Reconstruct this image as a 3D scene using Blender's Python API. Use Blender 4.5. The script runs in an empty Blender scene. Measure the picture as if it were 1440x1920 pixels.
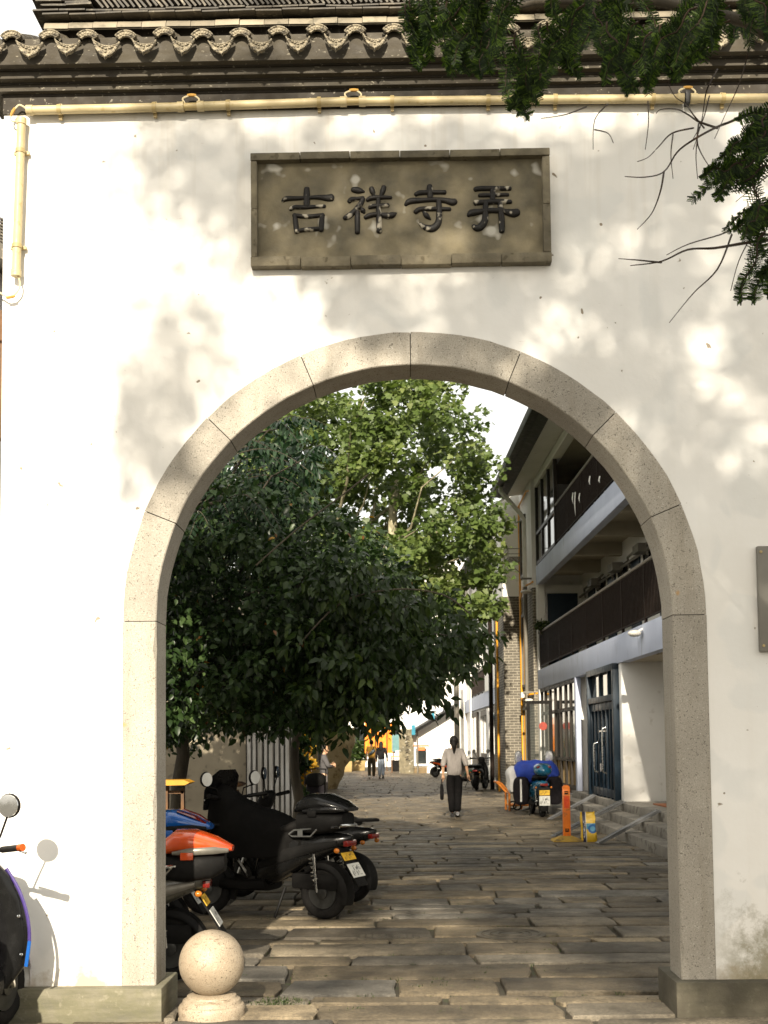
import bpy, bmesh, math, random
import numpy as np
from mathutils import Vector, Matrix
S = bpy.context.scene
COL = S.collection
PI = math.pi
rnd = random.Random(7)
# ---------------------------------------------------------------- camera
FPX, PPV, HORV = 2264.0, 1254.0, 1392.0
CAM = Vector((0.0, -7.2, 1.6))
_yaw, _pit, _rol = math.radians(0.8), math.atan((HORV - PPV) / FPX), 0.0105
_f0 = Vector((-math.sin(_yaw) * math.cos(_pit), math.cos(_yaw) * math.cos(_pit), math.sin(_pit)))
_r0 = Vector((math.cos(_yaw), math.sin(_yaw), 0)); _u0 = _r0.cross(_f0)
CR = _r0 * math.cos(_rol) - _u0 * math.sin(_rol)
CU = _u0 * math.cos(_rol) + _r0 * math.sin(_rol)
CF = _f0
cam_d = bpy.data.cameras.new('camera'); cam = bpy.data.objects.new('camera', cam_d); COL.objects.link(cam)
M = Matrix.Identity(4)
for i in range(3):
    M[i][0], M[i][1], M[i][2], M[i][3] = CR[i], CU[i], -CF[i], CAM[i]
cam.matrix_world = M
cam_d.sensor_fit = 'HORIZONTAL'; cam_d.sensor_width = 36.0; cam_d.lens = FPX / 1440 * 36
cam_d.shift_y = (PPV - 960) / 1440.0
cam_d.clip_start = 0.1; cam_d.clip_end = 1500
cam_d.dof.use_dof = True; cam_d.dof.focus_distance = 7.6; cam_d.dof.aperture_fstop = 10.0
S.camera = cam
# ---------------------------------------------------------------- light
SUN = Vector((0.08, 1.0, -0.52)).normalized()
EL = math.asin(-SUN.z); AZ = math.atan2(-SUN.x, -SUN.y)
W = bpy.data.worlds.new('World'); S.world = W; W.use_nodes = True
nt = W.node_tree; bg = nt.nodes['Background']
sky = nt.nodes.new('ShaderNodeTexSky'); sky.sky_type = 'NISHITA'; sky.sun_disc = False
sky.sun_elevation = EL; sky.sun_rotation = AZ; sky.air_density = 1.0; sky.dust_density = 3.0; sky.ozone_density = 0.6; sky.altitude = 0
hz = nt.nodes.new('ShaderNodeMix'); hz.data_type = 'RGBA'; hz.inputs[0].default_value = 0.82
hz.inputs[7].default_value = (6.3, 6.05, 5.4, 1)      # thin white haze over the whole sky
nt.links.new(sky.outputs[0], hz.inputs[6]); nt.links.new(hz.outputs[2], bg.inputs[0]); bg.inputs[1].default_value = 0.13
sd = bpy.data.lights.new('sun', 'SUN'); sd.energy = 5.0; sd.angle = math.radians(0.7); sd.color = (1.0, 0.90, 0.74)
so = bpy.data.objects.new('sun', sd); COL.objects.link(so)
so.rotation_euler = SUN.to_track_quat('-Z', 'Y').to_euler()
so.location = (-3, -20, 16)
S.view_settings.view_transform = 'Standard'; S.view_settings.look = 'None'
S.view_settings.exposure = 0.95; S.view_settings.gamma = 1.0; S.view_settings.use_curve_mapping = False
S.render.engine = 'CYCLES'
S.cycles.max_bounces = 6; S.cycles.diffuse_bounces = 3; S.cycles.glossy_bounces = 3; S.cycles.transparent_max_bounces = 8
S.cycles.use_denoising = True

# ---------------------------------------------------------------- pixel of the photograph -> point in the place
def ray(u, v):
    return CF + CR * ((u - 720) / FPX) + CU * ((PPV - v) / FPX)
def at_y(u, v, Y):
    d = ray(u, v); return CAM + d * ((Y - CAM.y) / d.y)
def at_z(u, v, Z=0.0):
    d = ray(u, v); return CAM + d * ((Z - CAM.z) / d.z)
def at_x(u, v, X):
    d = ray(u, v); return CAM + d * ((X - CAM.x) / d.x)
# ---------------------------------------------------------------- mesh helpers
def setp(o, label=None, cat=None, group=None, kind=None):
    if label: o['label'] = label
    if cat: o['category'] = cat
    if group: o['group'] = group
    if kind: o['kind'] = kind
    return o
def empty(name, loc=(0, 0, 0), rz=0.0, label=None, cat=None, group=None, kind=None):
    o = bpy.data.objects.new(name, None); COL.objects.link(o)
    o.location = loc; o.rotation_euler = (0, 0, rz); o.empty_display_size = 0.1
    return setp(o, label, cat, group, kind)
def link(name, me, mat, parent=None):
    o = bpy.data.objects.new(name, me); COL.objects.link(o)
    if mat is not None and len(me.materials) == 0:
        for m in (mat if isinstance(mat, (list, tuple)) else [mat]): me.materials.append(m)
    if parent: o.parent = parent
    return o
def copy_tree(o, parent=None):
    c = o.copy(); COL.objects.link(c)
    if parent: c.parent = parent
    for ch in list(o.children): copy_tree(ch, c)
    return c
class MB:
    """collects vertices and faces of one part"""
    def __init__(s): s.v = []; s.f = []; s.m = []
    def add(s, vs, fs, mi=0):
        b = len(s.v); s.v += [tuple(p) for p in vs]; s.f += [tuple(b + i for i in q) for q in fs]; s.m += [mi] * len(fs); return s
    def box(s, c, d, mi=0, rot=None, taper=1.0):
        x, y, z = d[0] / 2, d[1] / 2, d[2] / 2
        P = [Vector((sx * x * (taper if sz > 0 else 1), sy * y * (taper if sz > 0 else 1), sz * z)) for sz in (-1, 1) for sx, sy in ((-1, -1), (1, -1), (1, 1), (-1, 1))]
        if rot is not None: P = [rot @ p for p in P]
        c = Vector(c)
        return s.add([p + c for p in P], [(3, 2, 1, 0), (4, 5, 6, 7), (0, 1, 5, 4), (1, 2, 6, 5), (2, 3, 7, 6), (3, 0, 4, 7)], mi)
    def bar(s, a, b, w, h=None, mi=0, up=(0, 0, 1)):
        a, b = Vector(a), Vector(b); d = (b - a); L = d.length
        if L < 1e-6: return s
        d.normalize(); u = Vector(up)
        if abs(d.dot(u)) > .98: u = Vector((0, 1, 0))
        x = d.cross(u).normalized(); y = x.cross(d)
        R = Matrix((x, d, y)).transposed()
        return s.box((a + b) / 2, (w, L, h or w), mi, R)
    def tube(s, pts, r, n=8, mi=0, cap=True, closed=False, sq=1.0):
        pts = [Vector(p) for p in pts]; k = len(pts)
        rs = r if isinstance(r, (list, tuple)) else [r] * k
        ring = []; t0 = None; nx = None
        for i, p in enumerate(pts):
            if closed: t = (pts[(i + 1) % k] - pts[i - 1])
            else: t = pts[min(i + 1, k - 1)] - pts[max(i - 1, 0)]
            if t.length < 1e-9: t = Vector((0, 0, 1))
            t.normalize()
            if nx is None:
                nx = t.cross(Vector((0, 0, 1)))
                if nx.length < .05: nx = t.cross(Vector((0, 1, 0)))
                nx.normalize()
            else:
                nx = (nx - t * nx.dot(t))
                if nx.length < 1e-6: nx = t.orthogonal()
                nx.normalize()
            ny = t.cross(nx)
            ring.append([p + (nx * math.cos(2 * PI * j / n) + ny * math.sin(2 * PI * j / n) * sq) * rs[i] for j in range(n)])
        vs = [q for rr in ring for q in rr]; fs = []
        m = k if closed else k - 1
        for i in range(m):
            i2 = (i + 1) % k
            for j in range(n):
                j2 = (j + 1) % n
                fs.append((i * n + j, i * n + j2, i2 * n + j2, i2 * n + j))
        if cap and not closed:
            fs.append(tuple(range(n - 1, -1, -1))); fs.append(tuple((k - 1) * n + j for j in range(n)))
        return s.add(vs, fs, mi)
    def lathe(s, prof, c=(0, 0, 0), n=24, mi=0, axis='z'):
        c = Vector(c); vs = []; fs = []
        for (r, h) in prof:
            for j in range(n):
                a = 2 * PI * j / n; x, y = r * math.cos(a), r * math.sin(a)
                q = Vector((x, y, h)) if axis == 'z' else (Vector((x, h, y)) if axis == 'y' else Vector((h, x, y)))
                vs.append(q + c)
        for i in range(len(prof) - 1):
            for j in range(n):
                j2 = (j + 1) % n; q = (i * n + j, i * n + j2, (i + 1) * n + j2, (i + 1) * n + j)
                fs.append(q if axis != 'y' else q[::-1])
        fs.append(tuple(range(n - 1, -1, -1))); fs.append(tuple((len(prof) - 1) * n + j for j in range(n)))
        return s.add(vs, fs, mi)
    def prism(s, poly, lo, hi, axis='z', mi=0):
        """extrude a 2-D outline between lo and hi along an axis"""
        def P(a, b, h): return (a, b, h) if axis == 'z' else ((a, h, b) if axis == 'y' else (h, a, b))
        n = len(poly); vs = [P(a, b, lo) for a, b in poly] + [P(a, b, hi) for a, b in poly]
        fs = [tuple(range(n - 1, -1, -1)), tuple(range(n, 2 * n))] + [(i, (i + 1) % n, n + (i + 1) % n, n + i) for i in range(n)]
        return s.add(vs, fs, mi)
    def loft(s, secs, n=16, mi=0, ax='x'):
        """secs: (t, centre_a, centre_z, half_a, half_z, exponent); superellipse sections along x (a=y) or y (a=x)"""
        vs = []; fs = []
        for (t, ca, cz, ha, hz, e) in secs:
            for j in range(n):
                a = 2 * PI * j / n; c_, s_ = math.cos(a), math.sin(a)
                y = ca + ha * math.copysign(abs(c_) ** (2 / e), c_); z = cz + hz * math.copysign(abs(s_) ** (2 / e), s_)
                vs.append((t, y, z) if ax == 'x' else (y, t, z))
        k = len(secs)
        for i in range(k - 1):
            for j in range(n):
                j2 = (j + 1) % n
                q = (i * n + j, i * n + j2, (i + 1) * n + j2, (i + 1) * n + j)
                fs.append(q[::-1] if ax == 'x' else q)
        fs.append(tuple(range(n))); fs.append(tuple((k - 1) * n + j for j in range(n - 1, -1, -1)))
        return s.add(vs, fs, mi)
    def ball(s, c, r, n=12, mi=0, sc=(1, 1, 1)):
        m = n // 2; vs = []; fs = []
        for i in range(m + 1):
            th = PI * i / m
            for j in range(n):
                ph = 2 * PI * j / n
                vs.append((c[0] + r * sc[0] * math.sin(th) * math.cos(ph), c[1] + r * sc[1] * math.sin(th) * math.sin(ph), c[2] + r * sc[2] * math.cos(th)))
        for i in range(m):
            for j in range(n):
                j2 = (j + 1) % n; fs.append((i * n + j, (i + 1) * n + j, (i + 1) * n + j2, i * n + j2))
        return s.add(vs, fs, mi)
    def mesh(s, name, mats=None, smooth=None, fix=True):
        me = bpy.data.meshes.new(name); me.from_pydata(s.v, [], s.f)
        if mats is not None:
            for m in (mats if isinstance(mats, (list, tuple)) else [mats]): me.materials.append(m)
        if any(s.m): me.polygons.foreach_set('material_index', s.m)
        if fix:
            bm = bmesh.new(); bm.from_mesh(me); bmesh.ops.recalc_face_normals(bm, faces=bm.faces); bm.to_mesh(me); bm.free()
        if smooth:
            me.polygons.foreach_set('use_smooth', [True] * len(me.polygons))
            me.set_sharp_from_angle(angle=math.radians(smooth))
        me.update(); return me
    def build(s, name, mat, parent=None, smooth=None, bevel=0):
        me = s.mesh(name, mat, smooth)
        if bevel:
            bm = bmesh.new(); bm.from_mesh(me)
            bmesh.ops.remove_doubles(bm, verts=bm.verts, dist=1e-5)
            ed = [e for e in bm.edges if len(e.link_faces) == 2 and e.calc_face_angle(0) > .5]
            bmesh.ops.bevel(bm, geom=ed, offset=bevel, segments=2, profile=.6, affect='EDGES', clamp_overlap=True)
            bm.to_mesh(me); bm.free()
            me.polygons.foreach_set('use_smooth', [True] * len(me.polygons)); me.set_sharp_from_angle(angle=math.radians(smooth or 40))
        return link(name, me, None, parent)
# ---------------------------------------------------------------- materials
def new_mat(name):
    m = bpy.data.materials.new(name); m.use_nodes = True
    return m, m.node_tree, m.node_tree.nodes['Principled BSDF']
def L(nt, a, b): nt.links.new(a, b)
def node(nt, t, **kw):
    n = nt.nodes.new(t)
    for k, v in kw.items(): setattr(n, k, v)
    return n
def wpos(nt, scale=(1, 1, 1)):
    g = node(nt, 'ShaderNodeNewGeometry'); mp = node(nt, 'ShaderNodeMapping'); mp.inputs['Scale'].default_value = scale
    L(nt, g.outputs['Position'], mp.inputs[0]); return mp.outputs[0]
def opos(nt, scale=(1, 1, 1)):
    g = node(nt, 'ShaderNodeTexCoord'); mp = node(nt, 'ShaderNodeMapping'); mp.inputs['Scale'].default_value = scale
    L(nt, g.outputs['Object'], mp.inputs[0]); return mp.outputs[0]
def noise(nt, co, scale, detail=4, rough=.55, dist=0):
    n = node(nt, 'ShaderNodeTexNoise'); n.inputs['Scale'].default_value = scale; n.inputs['Detail'].default_value = detail
    n.inputs['Roughness'].default_value = rough; n.inputs['Distortion'].default_value = dist
    L(nt, co, n.inputs['Vector']); return n.outputs[0]
def ramp(nt, fac, lo, hi, a=0.0, b=1.0):
    n = node(nt, 'ShaderNodeMapRange'); n.inputs[1].default_value = lo; n.inputs[2].default_value = hi; n.inputs[3].default_value = a; n.inputs[4].default_value = b
    L(nt, fac, n.inputs[0]); return n.outputs[0]
def math_(nt, op, a, b):
    n = node(nt, 'ShaderNodeMath', operation=op)
    for i, x in enumerate((a, b)):
        if isinstance(x, (int, float)): n.inputs[i].default_value = x
        else: L(nt, x, n.inputs[i])
    return n.outputs[0]
def mix(nt, fac, a, b, mode='MIX'):
    n = node(nt, 'ShaderNodeMix', data_type='RGBA', blend_type=mode)
    for i, x in ((0, fac), (6, a), (7, b)):
        if isinstance(x, (int, float)): n.inputs[i].default_value = x
        elif isinstance(x, tuple): n.inputs[i].default_value = x if len(x) == 4 else (*x, 1)
        else: L(nt, x, n.inputs[i])
    return n.outputs[2]
def bump(nt, b, h, strength=.3, dist=.01, prev=None):
    n = node(nt, 'ShaderNodeBump'); n.inputs['Strength'].default_value = strength; n.inputs['Distance'].default_value = dist
    L(nt, h, n.inputs['Height'])
    if prev is not None: L(nt, prev, n.inputs['Normal'])
    L(nt, n.outputs[0], b.inputs['Normal']); return n.outputs[0]
def pm(name, c1, c2=None, rough=.6, scale=6, speck=None, bumps=None, metal=0.0, var=0.0, coords='w', spec=.5, stretch=(1, 1, 1), coat=0.0, detail=5):
    """procedural paint/stone/cloth: two tones mixed by noise, optional specks (colour, scale, threshold, amount), bump (scale, strength, dist), per-object variation"""
    m, nt, b = new_mat(name)
    co = wpos(nt, stretch) if coords == 'w' else opos(nt, stretch)
    if c2 is None: c2 = tuple(min(1, x * .86) for x in c1)
    f = ramp(nt, noise(nt, co, scale, detail), .34, .66)
    col = mix(nt, f, c1, c2)
    if speck:
        sc, sscale, th, amt = speck
        sp = ramp(nt, noise(nt, co, sscale, 2, .6), th, th + .08, 0, amt)
        col = mix(nt, sp, col, sc)
    if var:
        oi = node(nt, 'ShaderNodeObjectInfo')
        hs = node(nt, 'ShaderNodeHueSaturation'); L(nt, col, hs.inputs['Color'])
        L(nt, ramp(nt, oi.outputs['Random'], 0, 1, 1 - var, 1 + var), hs.inputs['Value']); col = hs.outputs[0]
    L(nt, col, b.inputs['Base Color'])
    rr = ramp(nt, noise(nt, co, scale * 3.1, 3), .3, .7, max(0, rough - .08), min(1, rough + .1)); L(nt, rr, b.inputs['Roughness'])
    b.inputs['Metallic'].default_value = metal; b.inputs['Specular IOR Level'].default_value = spec
    if coat: b.inputs['Coat Weight'].default_value = coat; b.inputs['Coat Roughness'].default_value = .06
    if bumps:
        prev = None
        for (s_, st, d_) in (bumps if isinstance(bumps, list) else [bumps]):
            prev = bump(nt, b, noise(nt, co, s_, 6, .6), st, d_, prev)
    return m
# ================================================================ GROUND AND PAVING
def mat_ground():
    return pm('soil_joint', (.030, .024, .016), (.05, .042, .026), .95, 9, speck=((.035, .045, .014), 14, .56, .7), bumps=(40, .6, .02))
M_soil = mat_ground()
def mat_paving():
    m, nt, b = new_mat('paving_stone')
    co = wpos(nt); oi = node(nt, 'ShaderNodeObjectInfo')
    r = oi.outputs['Random']
    cr = node(nt, 'ShaderNodeValToRGB'); e = cr.color_ramp.elements
    e[0].position = 0; e[0].color = (.064, .049, .030, 1); e[1].position = 1; e[1].color = (.235, .187, .120, 1)
    for p, c in ((.18, (.150, .138, .115, 1)), (.68, (.120, .110, .092, 1)), (.3, (.142, .112, .070, 1)), (.55, (.088, .071, .047, 1)), (.8, (.178, .144, .094, 1))):
        k = e.new(p); k.color = c
    L(nt, r, cr.inputs[0])
    big = ramp(nt, noise(nt, co, 1.7, 4), .35, .65, .5, 1.35)
    col = mix(nt, 1.0, cr.outputs[0], big, 'MULTIPLY')
    fine = ramp(nt, noise(nt, co, 48, 6, .85), .32, .68, .38, 1.65)
    col = mix(nt, 1.0, col, fine, 'MULTIPLY')
    stain = ramp(nt, noise(nt, co, 4.2, 6, .65), .52, .66, 0, .65)
    col = mix(nt, stain, col, (.048, .040, .027))
    moss = ramp(nt, noise(nt, co, 2.3, 6, .7), .60, .70, 0, .45)
    col = mix(nt, moss, col, (.070, .072, .026))
    L(nt, col, b.inputs['Base Color'])
    L(nt, ramp(nt, noise(nt, co, 6, 4), .3, .7, .45, .8), b.inputs['Roughness']); b.inputs['Specular IOR Level'].default_value = .45
    p = bump(nt, b, noise(nt, co, 30, 6, .8), .75, .014); bump(nt, b, noise(nt, co, 95, 3, .8), .7, .006, p)
    return m
M_pave = mat_paving()
g = MB(); g.add([(-60, -30, -.035), (60, -30, -.035), (60, 420, -.035), (-60, 420, -.035)], [(0, 1, 2, 3)])
ground = setp(g.build('ground', M_soil), kind='structure')
paving = setp(empty('alley_paving', (0, 0, 0)), kind='structure')
def stone_mesh(w, d, h, rn, worn=.012):
    """one slab: worn outline, chamfered top"""
    n = [(-w / 2, -d / 2), (0, -d / 2), (w / 2, -d / 2), (w / 2, 0), (w / 2, d / 2), (0, d / 2), (-w / 2, d / 2), (-w / 2, 0)]
    out = [(x + rn.uniform(-worn, worn) * 1.3, y + rn.uniform(-worn, worn)) for x, y in n]
    for i in (0, 2, 4, 6):
        k = rn.random() * .035 if rn.random() < .25 else rn.random() * .010
        out[i] = (out[i][0] - math.copysign(k, n[i][0]), out[i][1] - math.copysign(k * .6, n[i][1]))
    vs = [(x, y, -.05) for x, y in out] + [(x * (1 - .003), y * (1 - .004), -.008) for x, y in out]
    c = .012
    vs += [(x - math.copysign(c, x) if abs(x) > .01 else x, y - math.copysign(c, y) if abs(y) > .01 else y, rn.uniform(-.002, .002)) for x, y in out]
    fs = []
    for a in (0, 8):
        for i in range(8): fs.append((a + i, a + (i + 1) % 8, a + 8 + (i + 1) % 8, a + 8 + i))
    vs.append((rn.uniform(-.1, .1) * w, 0, rn.uniform(-.001, .004)))
    for i in range(8): fs.append((16 + i, 16 + (i + 1) % 8, 24))
    return vs, fs
rs = random.Random(21)
far = MB(); ns = 0
y = -1.35
rows = []
while y < 62:
    d = rs.choice((rs.uniform(.22, .34), rs.uniform(.36, .58))) if y < 26 else rs.uniform(.5, .8)
    rows.append((y, d)); y += d + (.02 if y < 26 else .03)
cands = []
for (y0, d) in rows:
    lo, hi = -4.2, 4.9
    if y0 < -.02: lo, hi = -3.2, 3.6
    x = lo - rs.random() * .8
    while x < hi:
        w = rs.choice((rs.uniform(.4, .8), rs.uniform(.8, 1.7)))
        dd = d * rs.uniform(.84, 1.0); cands.append((x + w / 2, y0 + d / 2 + rs.uniform(-.5, .5) * (d - dd), w, dd)); x += w + rs.uniform(.012, .03)
def in_view(x, y):
    dep = y + 7.2
    if dep < 6.7: return False
    return abs((x + .1) / dep) < .36 and (y < .2 or -1.75 < x * (7.2 / dep) < 1.9)
cands.sort(key=lambda c: (not in_view(c[0], c[1]), c[1]))
covers = [(.42, 1.42), ]
for i, (x, yy, w, d) in enumerate(cands):
    vs, fs = stone_mesh(w, d - .004, .05, rs)
    rz = rs.uniform(-.006, .006); zz = rs.uniform(-.005, .003)
    tx, ty = rs.uniform(-.004, .004), rs.uniform(-.005, .005)
    if i < 292:
        me = bpy.data.meshes.new('paving_stone'); me.from_pydata(vs, [], fs)
        me.polygons.foreach_set('use_smooth', [True] * len(fs)); me.set_sharp_from_angle(angle=.6)
        o = link('paving_stone', me, M_pave, paving); o.location = (x, yy, zz); o.rotation_euler = (tx, ty, rz)
    else:
        far.add([(x + a * math.cos(rz) - b_ * math.sin(rz), yy + b_ + a * rz, zz + c_ + a * -ty) for a, b_, c_ in vs], fs)
setp(far.build('distant_paving_stones', M_pave, paving), kind='stuff')
# ================================================================ GATE WALL
def mat_plaster():
    m, nt, b = new_mat('white_lime_plaster'); co = wpos(nt)
    g = node(nt, 'ShaderNodeNewGeometry'); sx = node(nt, 'ShaderNodeSeparateXYZ'); L(nt, g.outputs['Position'], sx.inputs[0])
    X, Z = sx.outputs[0], sx.outputs[2]
    cl = ramp(nt, noise(nt, co, 1.1, 5, .6), .35, .65)
    col = mix(nt, cl, (.80, .785, .75), (.75, .73, .685))
    patch = ramp(nt, noise(nt, co, 2.6, 3, .4, .6), .54, .60, 0, .55)
    col = mix(nt, patch, col, (.68, .68, .655))
    mpS = node(nt, 'ShaderNodeMapping'); mpS.inputs['Scale'].default_value = (9, 9, .55); L(nt, g.outputs['Position'], mpS.inputs[0])
    streak = ramp(nt, noise(nt, mpS.outputs[0], 1, 4, .6), .52, .72, 0, .42)
    topm = ramp(nt, Z, 4.2, 5.5, .15, 1)
    col = mix(nt, math_(nt, 'MULTIPLY', streak, topm), col, (.52, .46, .36))
    mpH = node(nt, 'ShaderNodeMapping'); mpH.inputs['Scale'].default_value = (3, 3, 16); L(nt, g.outputs['Position'], mpH.inputs[0])
    scr = ramp(nt, noise(nt, mpH.outputs[0], 1.6, 7, .75), .64, .69, 0, .5)
    col = mix(nt, scr, col, (.55, .50, .42))
    vo = node(nt, 'ShaderNodeTexVoronoi', feature='DISTANCE_TO_EDGE'); vo.inputs['Scale'].default_value = .8
    wn = node(nt, 'ShaderNodeTexNoise'); wn.inputs['Scale'].default_value = 5; wn.inputs['Detail'].default_value = 6; L(nt, co, wn.inputs['Vector'])
    L(nt, mix(nt, .10, co, wn.outputs[1], 'ADD'), vo.inputs['Vector'])
    crk = math_(nt, 'MULTIPLY', ramp(nt, vo.outputs['Distance'], .0015, .004, 1, 0), ramp(nt, noise(nt, co, .9, 3), .58, .66, 0, .16))
    col = mix(nt, crk, col, (.34, .30, .23))
    pock = ramp(nt, noise(nt, co, 13, 2, .5), .715, .75, 0, .9)
    col = mix(nt, pock, col, (.22, .17, .11))
    # damp and mould rising from the plinth, stronger on the right
    h = math_(nt, 'ADD', Z, math_(nt, 'MULTIPLY', math_(nt, 'SUBTRACT', noise(nt, co, 3.5, 6, .7), .5), 1.1))
    base = ramp(nt, h, .12, .34, 1, 0)
    col = mix(nt, math_(nt, 'MULTIPLY', base, .8), col, (.36, .27, .16))
    h2 = math_(nt, 'ADD', Z, math_(nt, 'MULTIPLY', math_(nt, 'SUBTRACT', noise(nt, co, 5.5, 7, .75), .5), 1.9))
    right = ramp(nt, X, 1.75, 2.0)
    mo = math_(nt, 'MULTIPLY', ramp(nt, h2, .25, .62, 1, 0), right)
    col = mix(nt, math_(nt, 'MULTIPLY', mo, .75), col, (.20, .18, .105))
    L(nt, col, b.inputs['Base Color']); b.inputs['Roughness'].default_value = .92; b.inputs['Specular IOR Level'].default_value = .25
    p = bump(nt, b, noise(nt, co, 2.2, 4, .55), .25, .03)
    p = bump(nt, b, noise(nt, co, 26, 5, .65), .18, .006, p)
    bump(nt, b, math_(nt, 'ADD', math_(nt, 'MULTIPLY', pock, -1.0), math_(nt, 'MULTIPLY', scr, -.5)), .5, .006, p)
    return m
M_plaster = mat_plaster()
def mat_granite(name, c1, c2, dark, streaks=.35):
    m, nt, b = new_mat(name); co = wpos(nt)
    col = mix(nt, ramp(nt, noise(nt, co, 2.4, 5), .33, .67), c1, c2)
    col = mix(nt, ramp(nt, noise(nt, co, 120, 3, .8), .50, .62, 0, .55), col, dark)
    col = mix(nt, ramp(nt, noise(nt, co, 60, 2, .8), .60, .68, 0, .75), col, tuple(x * .55 for x in dark))
    col = mix(nt, ramp(nt, noise(nt, co, 85, 2, .8), .62, .70, 0, .5), col, (.62, .58, .50))
    mpS = node(nt, 'ShaderNodeMapping'); mpS.inputs['Scale'].default_value = (7, 7, .7)
    gg = node(nt, 'ShaderNodeNewGeometry'); L(nt, gg.outputs['Position'], mpS.inputs[0])
    col = mix(nt, ramp(nt, noise(nt, mpS.outputs[0], 1.2, 5, .65), .5, .72, 0, streaks), col, (.17, .14, .09))
    oi = node(nt, 'ShaderNodeObjectInfo'); hs = node(nt, 'ShaderNodeHueSaturation'); L(nt, col, hs.inputs['Color'])
    L(nt, ramp(nt, oi.outputs['Random'], 0, 1, .82, 1.14), hs.inputs['Value'])
    rust = ramp(nt, noise(nt, co, 5, 2, .5), .74, .78, 0, .8)
    col = mix(nt, rust, hs.outputs[0], (.45, .24, .06))
    L(nt, col, b.inputs['Base Color']); b.inputs['Roughness'].default_value = .8; b.inputs['Specular IOR Level'].default_value = .35
    p = bump(nt, b, noise(nt, co, 7, 5, .6), .25, .02); bump(nt, b, noise(nt, co, 110, 3, .7), .35, .004, p)
    return m
M_granite = mat_granite('arch_granite', (.39, .357, .30), (.315, .288, .242), (.17, .148, .115))
def mat_sand():
    m, nt, b = new_mat('plinth_sandstone'); co = wpos(nt)
    mp = node(nt, 'ShaderNodeMapping'); mp.inputs['Rotation'].default_value = (0, math.radians(24), 0); mp.inputs['Scale'].default_value = (1.2, 1.2, 9)
    gg = node(nt, 'ShaderNodeNewGeometry'); L(nt, gg.outputs['Position'], mp.inputs[0])
    col = mix(nt, ramp(nt, noise(nt, mp.outputs[0], 2.2, 6, .6), .35, .65), (.20, .182, .128), (.115, .108, .076))
    sx = node(nt, 'ShaderNodeSeparateXYZ'); L(nt, gg.outputs['Position'], sx.inputs[0])
    col = mix(nt, ramp(nt, noise(nt, co, 6, 5, .65), .45, .6, 0, .5), col, (.12, .115, .06))
    col = mix(nt, ramp(nt, noise(nt, co, 20, 3, .65), .6, .7, 0, .5), col, (.27, .245, .18))
    mo = math_(nt, 'MULTIPLY', ramp(nt, sx.outputs[0], .9, 1.1, 0, .95), ramp(nt, noise(nt, co, 5, 5, .7), .3, .62, 1, .7))
    col = mix(nt, mo, col, (.050, .042, .028))
    L(nt, col, b.inputs['Base Color']); b.inputs['Roughness'].default_value = .85
    p = bump(nt, b, noise(nt, co, 10, 6, .65), .4, .02); bump(nt, b, noise(nt, co, 60, 4, .7), .3, .005, p)
    return m
M_plinth = mat_sand()
gate = empty('gate_wall', (0, 0, 0), 0, 'white plastered gate wall with a round stone arch under a dark tiled roof', 'gate')
AX, AZc, RI, RO, TH = .08, 2.34, 1.544, 1.747, .29
XL, XR, ZT = -2.41, 5.2, 5.49
def wall_body():
    m = MB(); r = RO - .012; N = 56
    arc = [(AX + r * math.cos(PI - PI * i / N), AZc + r * math.sin(PI - PI * i / N)) for i in range(N + 1)]
    for yy, fl in ((0, 0), (TH, 1)):
        def q(*p): m.add([(x, yy, z) for x, z in p], [(0, 1, 2, 3) if not fl else (3, 2, 1, 0)])
        zs = [.15 + (AZc - .15) * i / 4 for i in range(5)]
        q((XL, .15), (AX - r, .15), (AX - r, AZc), (XL, AZc)); q((AX + r, .15), (XR, .15), (XR, AZc), (AX + r, AZc))
        q((XL, AZc), (AX - r, AZc), (AX - r, ZT + .2), (XL, ZT + .2)); q((AX + r, AZc), (XR, AZc), (XR, ZT + .2), (AX + r, ZT + .2))
        for i in range(N):
            a, b_ = arc[i], arc[i + 1]; q(a, b_, (b_[0], ZT + .2), (a[0], ZT + .2))
    m.add([(XL, 0, .15), (XL, TH, .15), (XL, TH, ZT + .2), (XL, 0, ZT + .2)], [(3, 2, 1, 0)])
    m.add([(XR, 0, .15), (XR, TH, .15), (XR, TH, ZT + .2), (XR, 0, ZT + .2)], [(0, 1, 2, 3)])
    inner = [(AX - r, .15)] + arc + [(AX + r, .15)]
    for i in range(len(inner) - 1):
        a, b_ = inner[i], inner[i + 1]; m.add([(a[0], 0, a[1]), (b_[0], 0, b_[1]), (b_[0], TH, b_[1]), (a[0], TH, a[1])], [(0, 1, 2, 3)])
    me = m.mesh('plaster_wall', M_plaster, None, fix=False)
    return link('plaster_wall', me, None, gate)
wall_body()
ra = random.Random(4)
def arch_stone(a0, a1):
    m = MB(); n = 7; g_ = .0036; vs = []
    yf, yb = -.006 - ra.random() * .004, TH + .006
    secs = []
    for i in range(n + 1):
        a = a0 + (a1 - a0) * i / n
        if i == 0: a -= g_ / 2.2
        if i == n: a += g_ / 2.2
        ch = .006; c_, s_ = math.cos(a), math.sin(a)
        ro, ri = RO + ra.uniform(-.003, .003), RI + ra.uniform(-.002, .002)
        ring = [(ri + ch, yf), (ro - ch, yf), (ro, yf + ch), (ro, yb - ch), (ro - ch, yb), (ri + ch, yb), (ri, yb - ch), (ri, yf + ch)]
        secs.append([(AX + r * c_, yy, AZc + r * s_) for r, yy in ring])
    vs = [p for s_ in secs for p in s_]; fs = []
    for i in range(n):
        for j in range(8): fs.append((i * 8 + j, i * 8 + (j + 1) % 8, (i + 1) * 8 + (j + 1) % 8, (i + 1) * 8 + j))
    fs.append(tuple(range(8))); fs.append(tuple(n * 8 + j for j in range(7, -1, -1)))
    m.add(vs, fs); return m.build('arch_stone', M_granite, gate, smooth=25)
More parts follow.
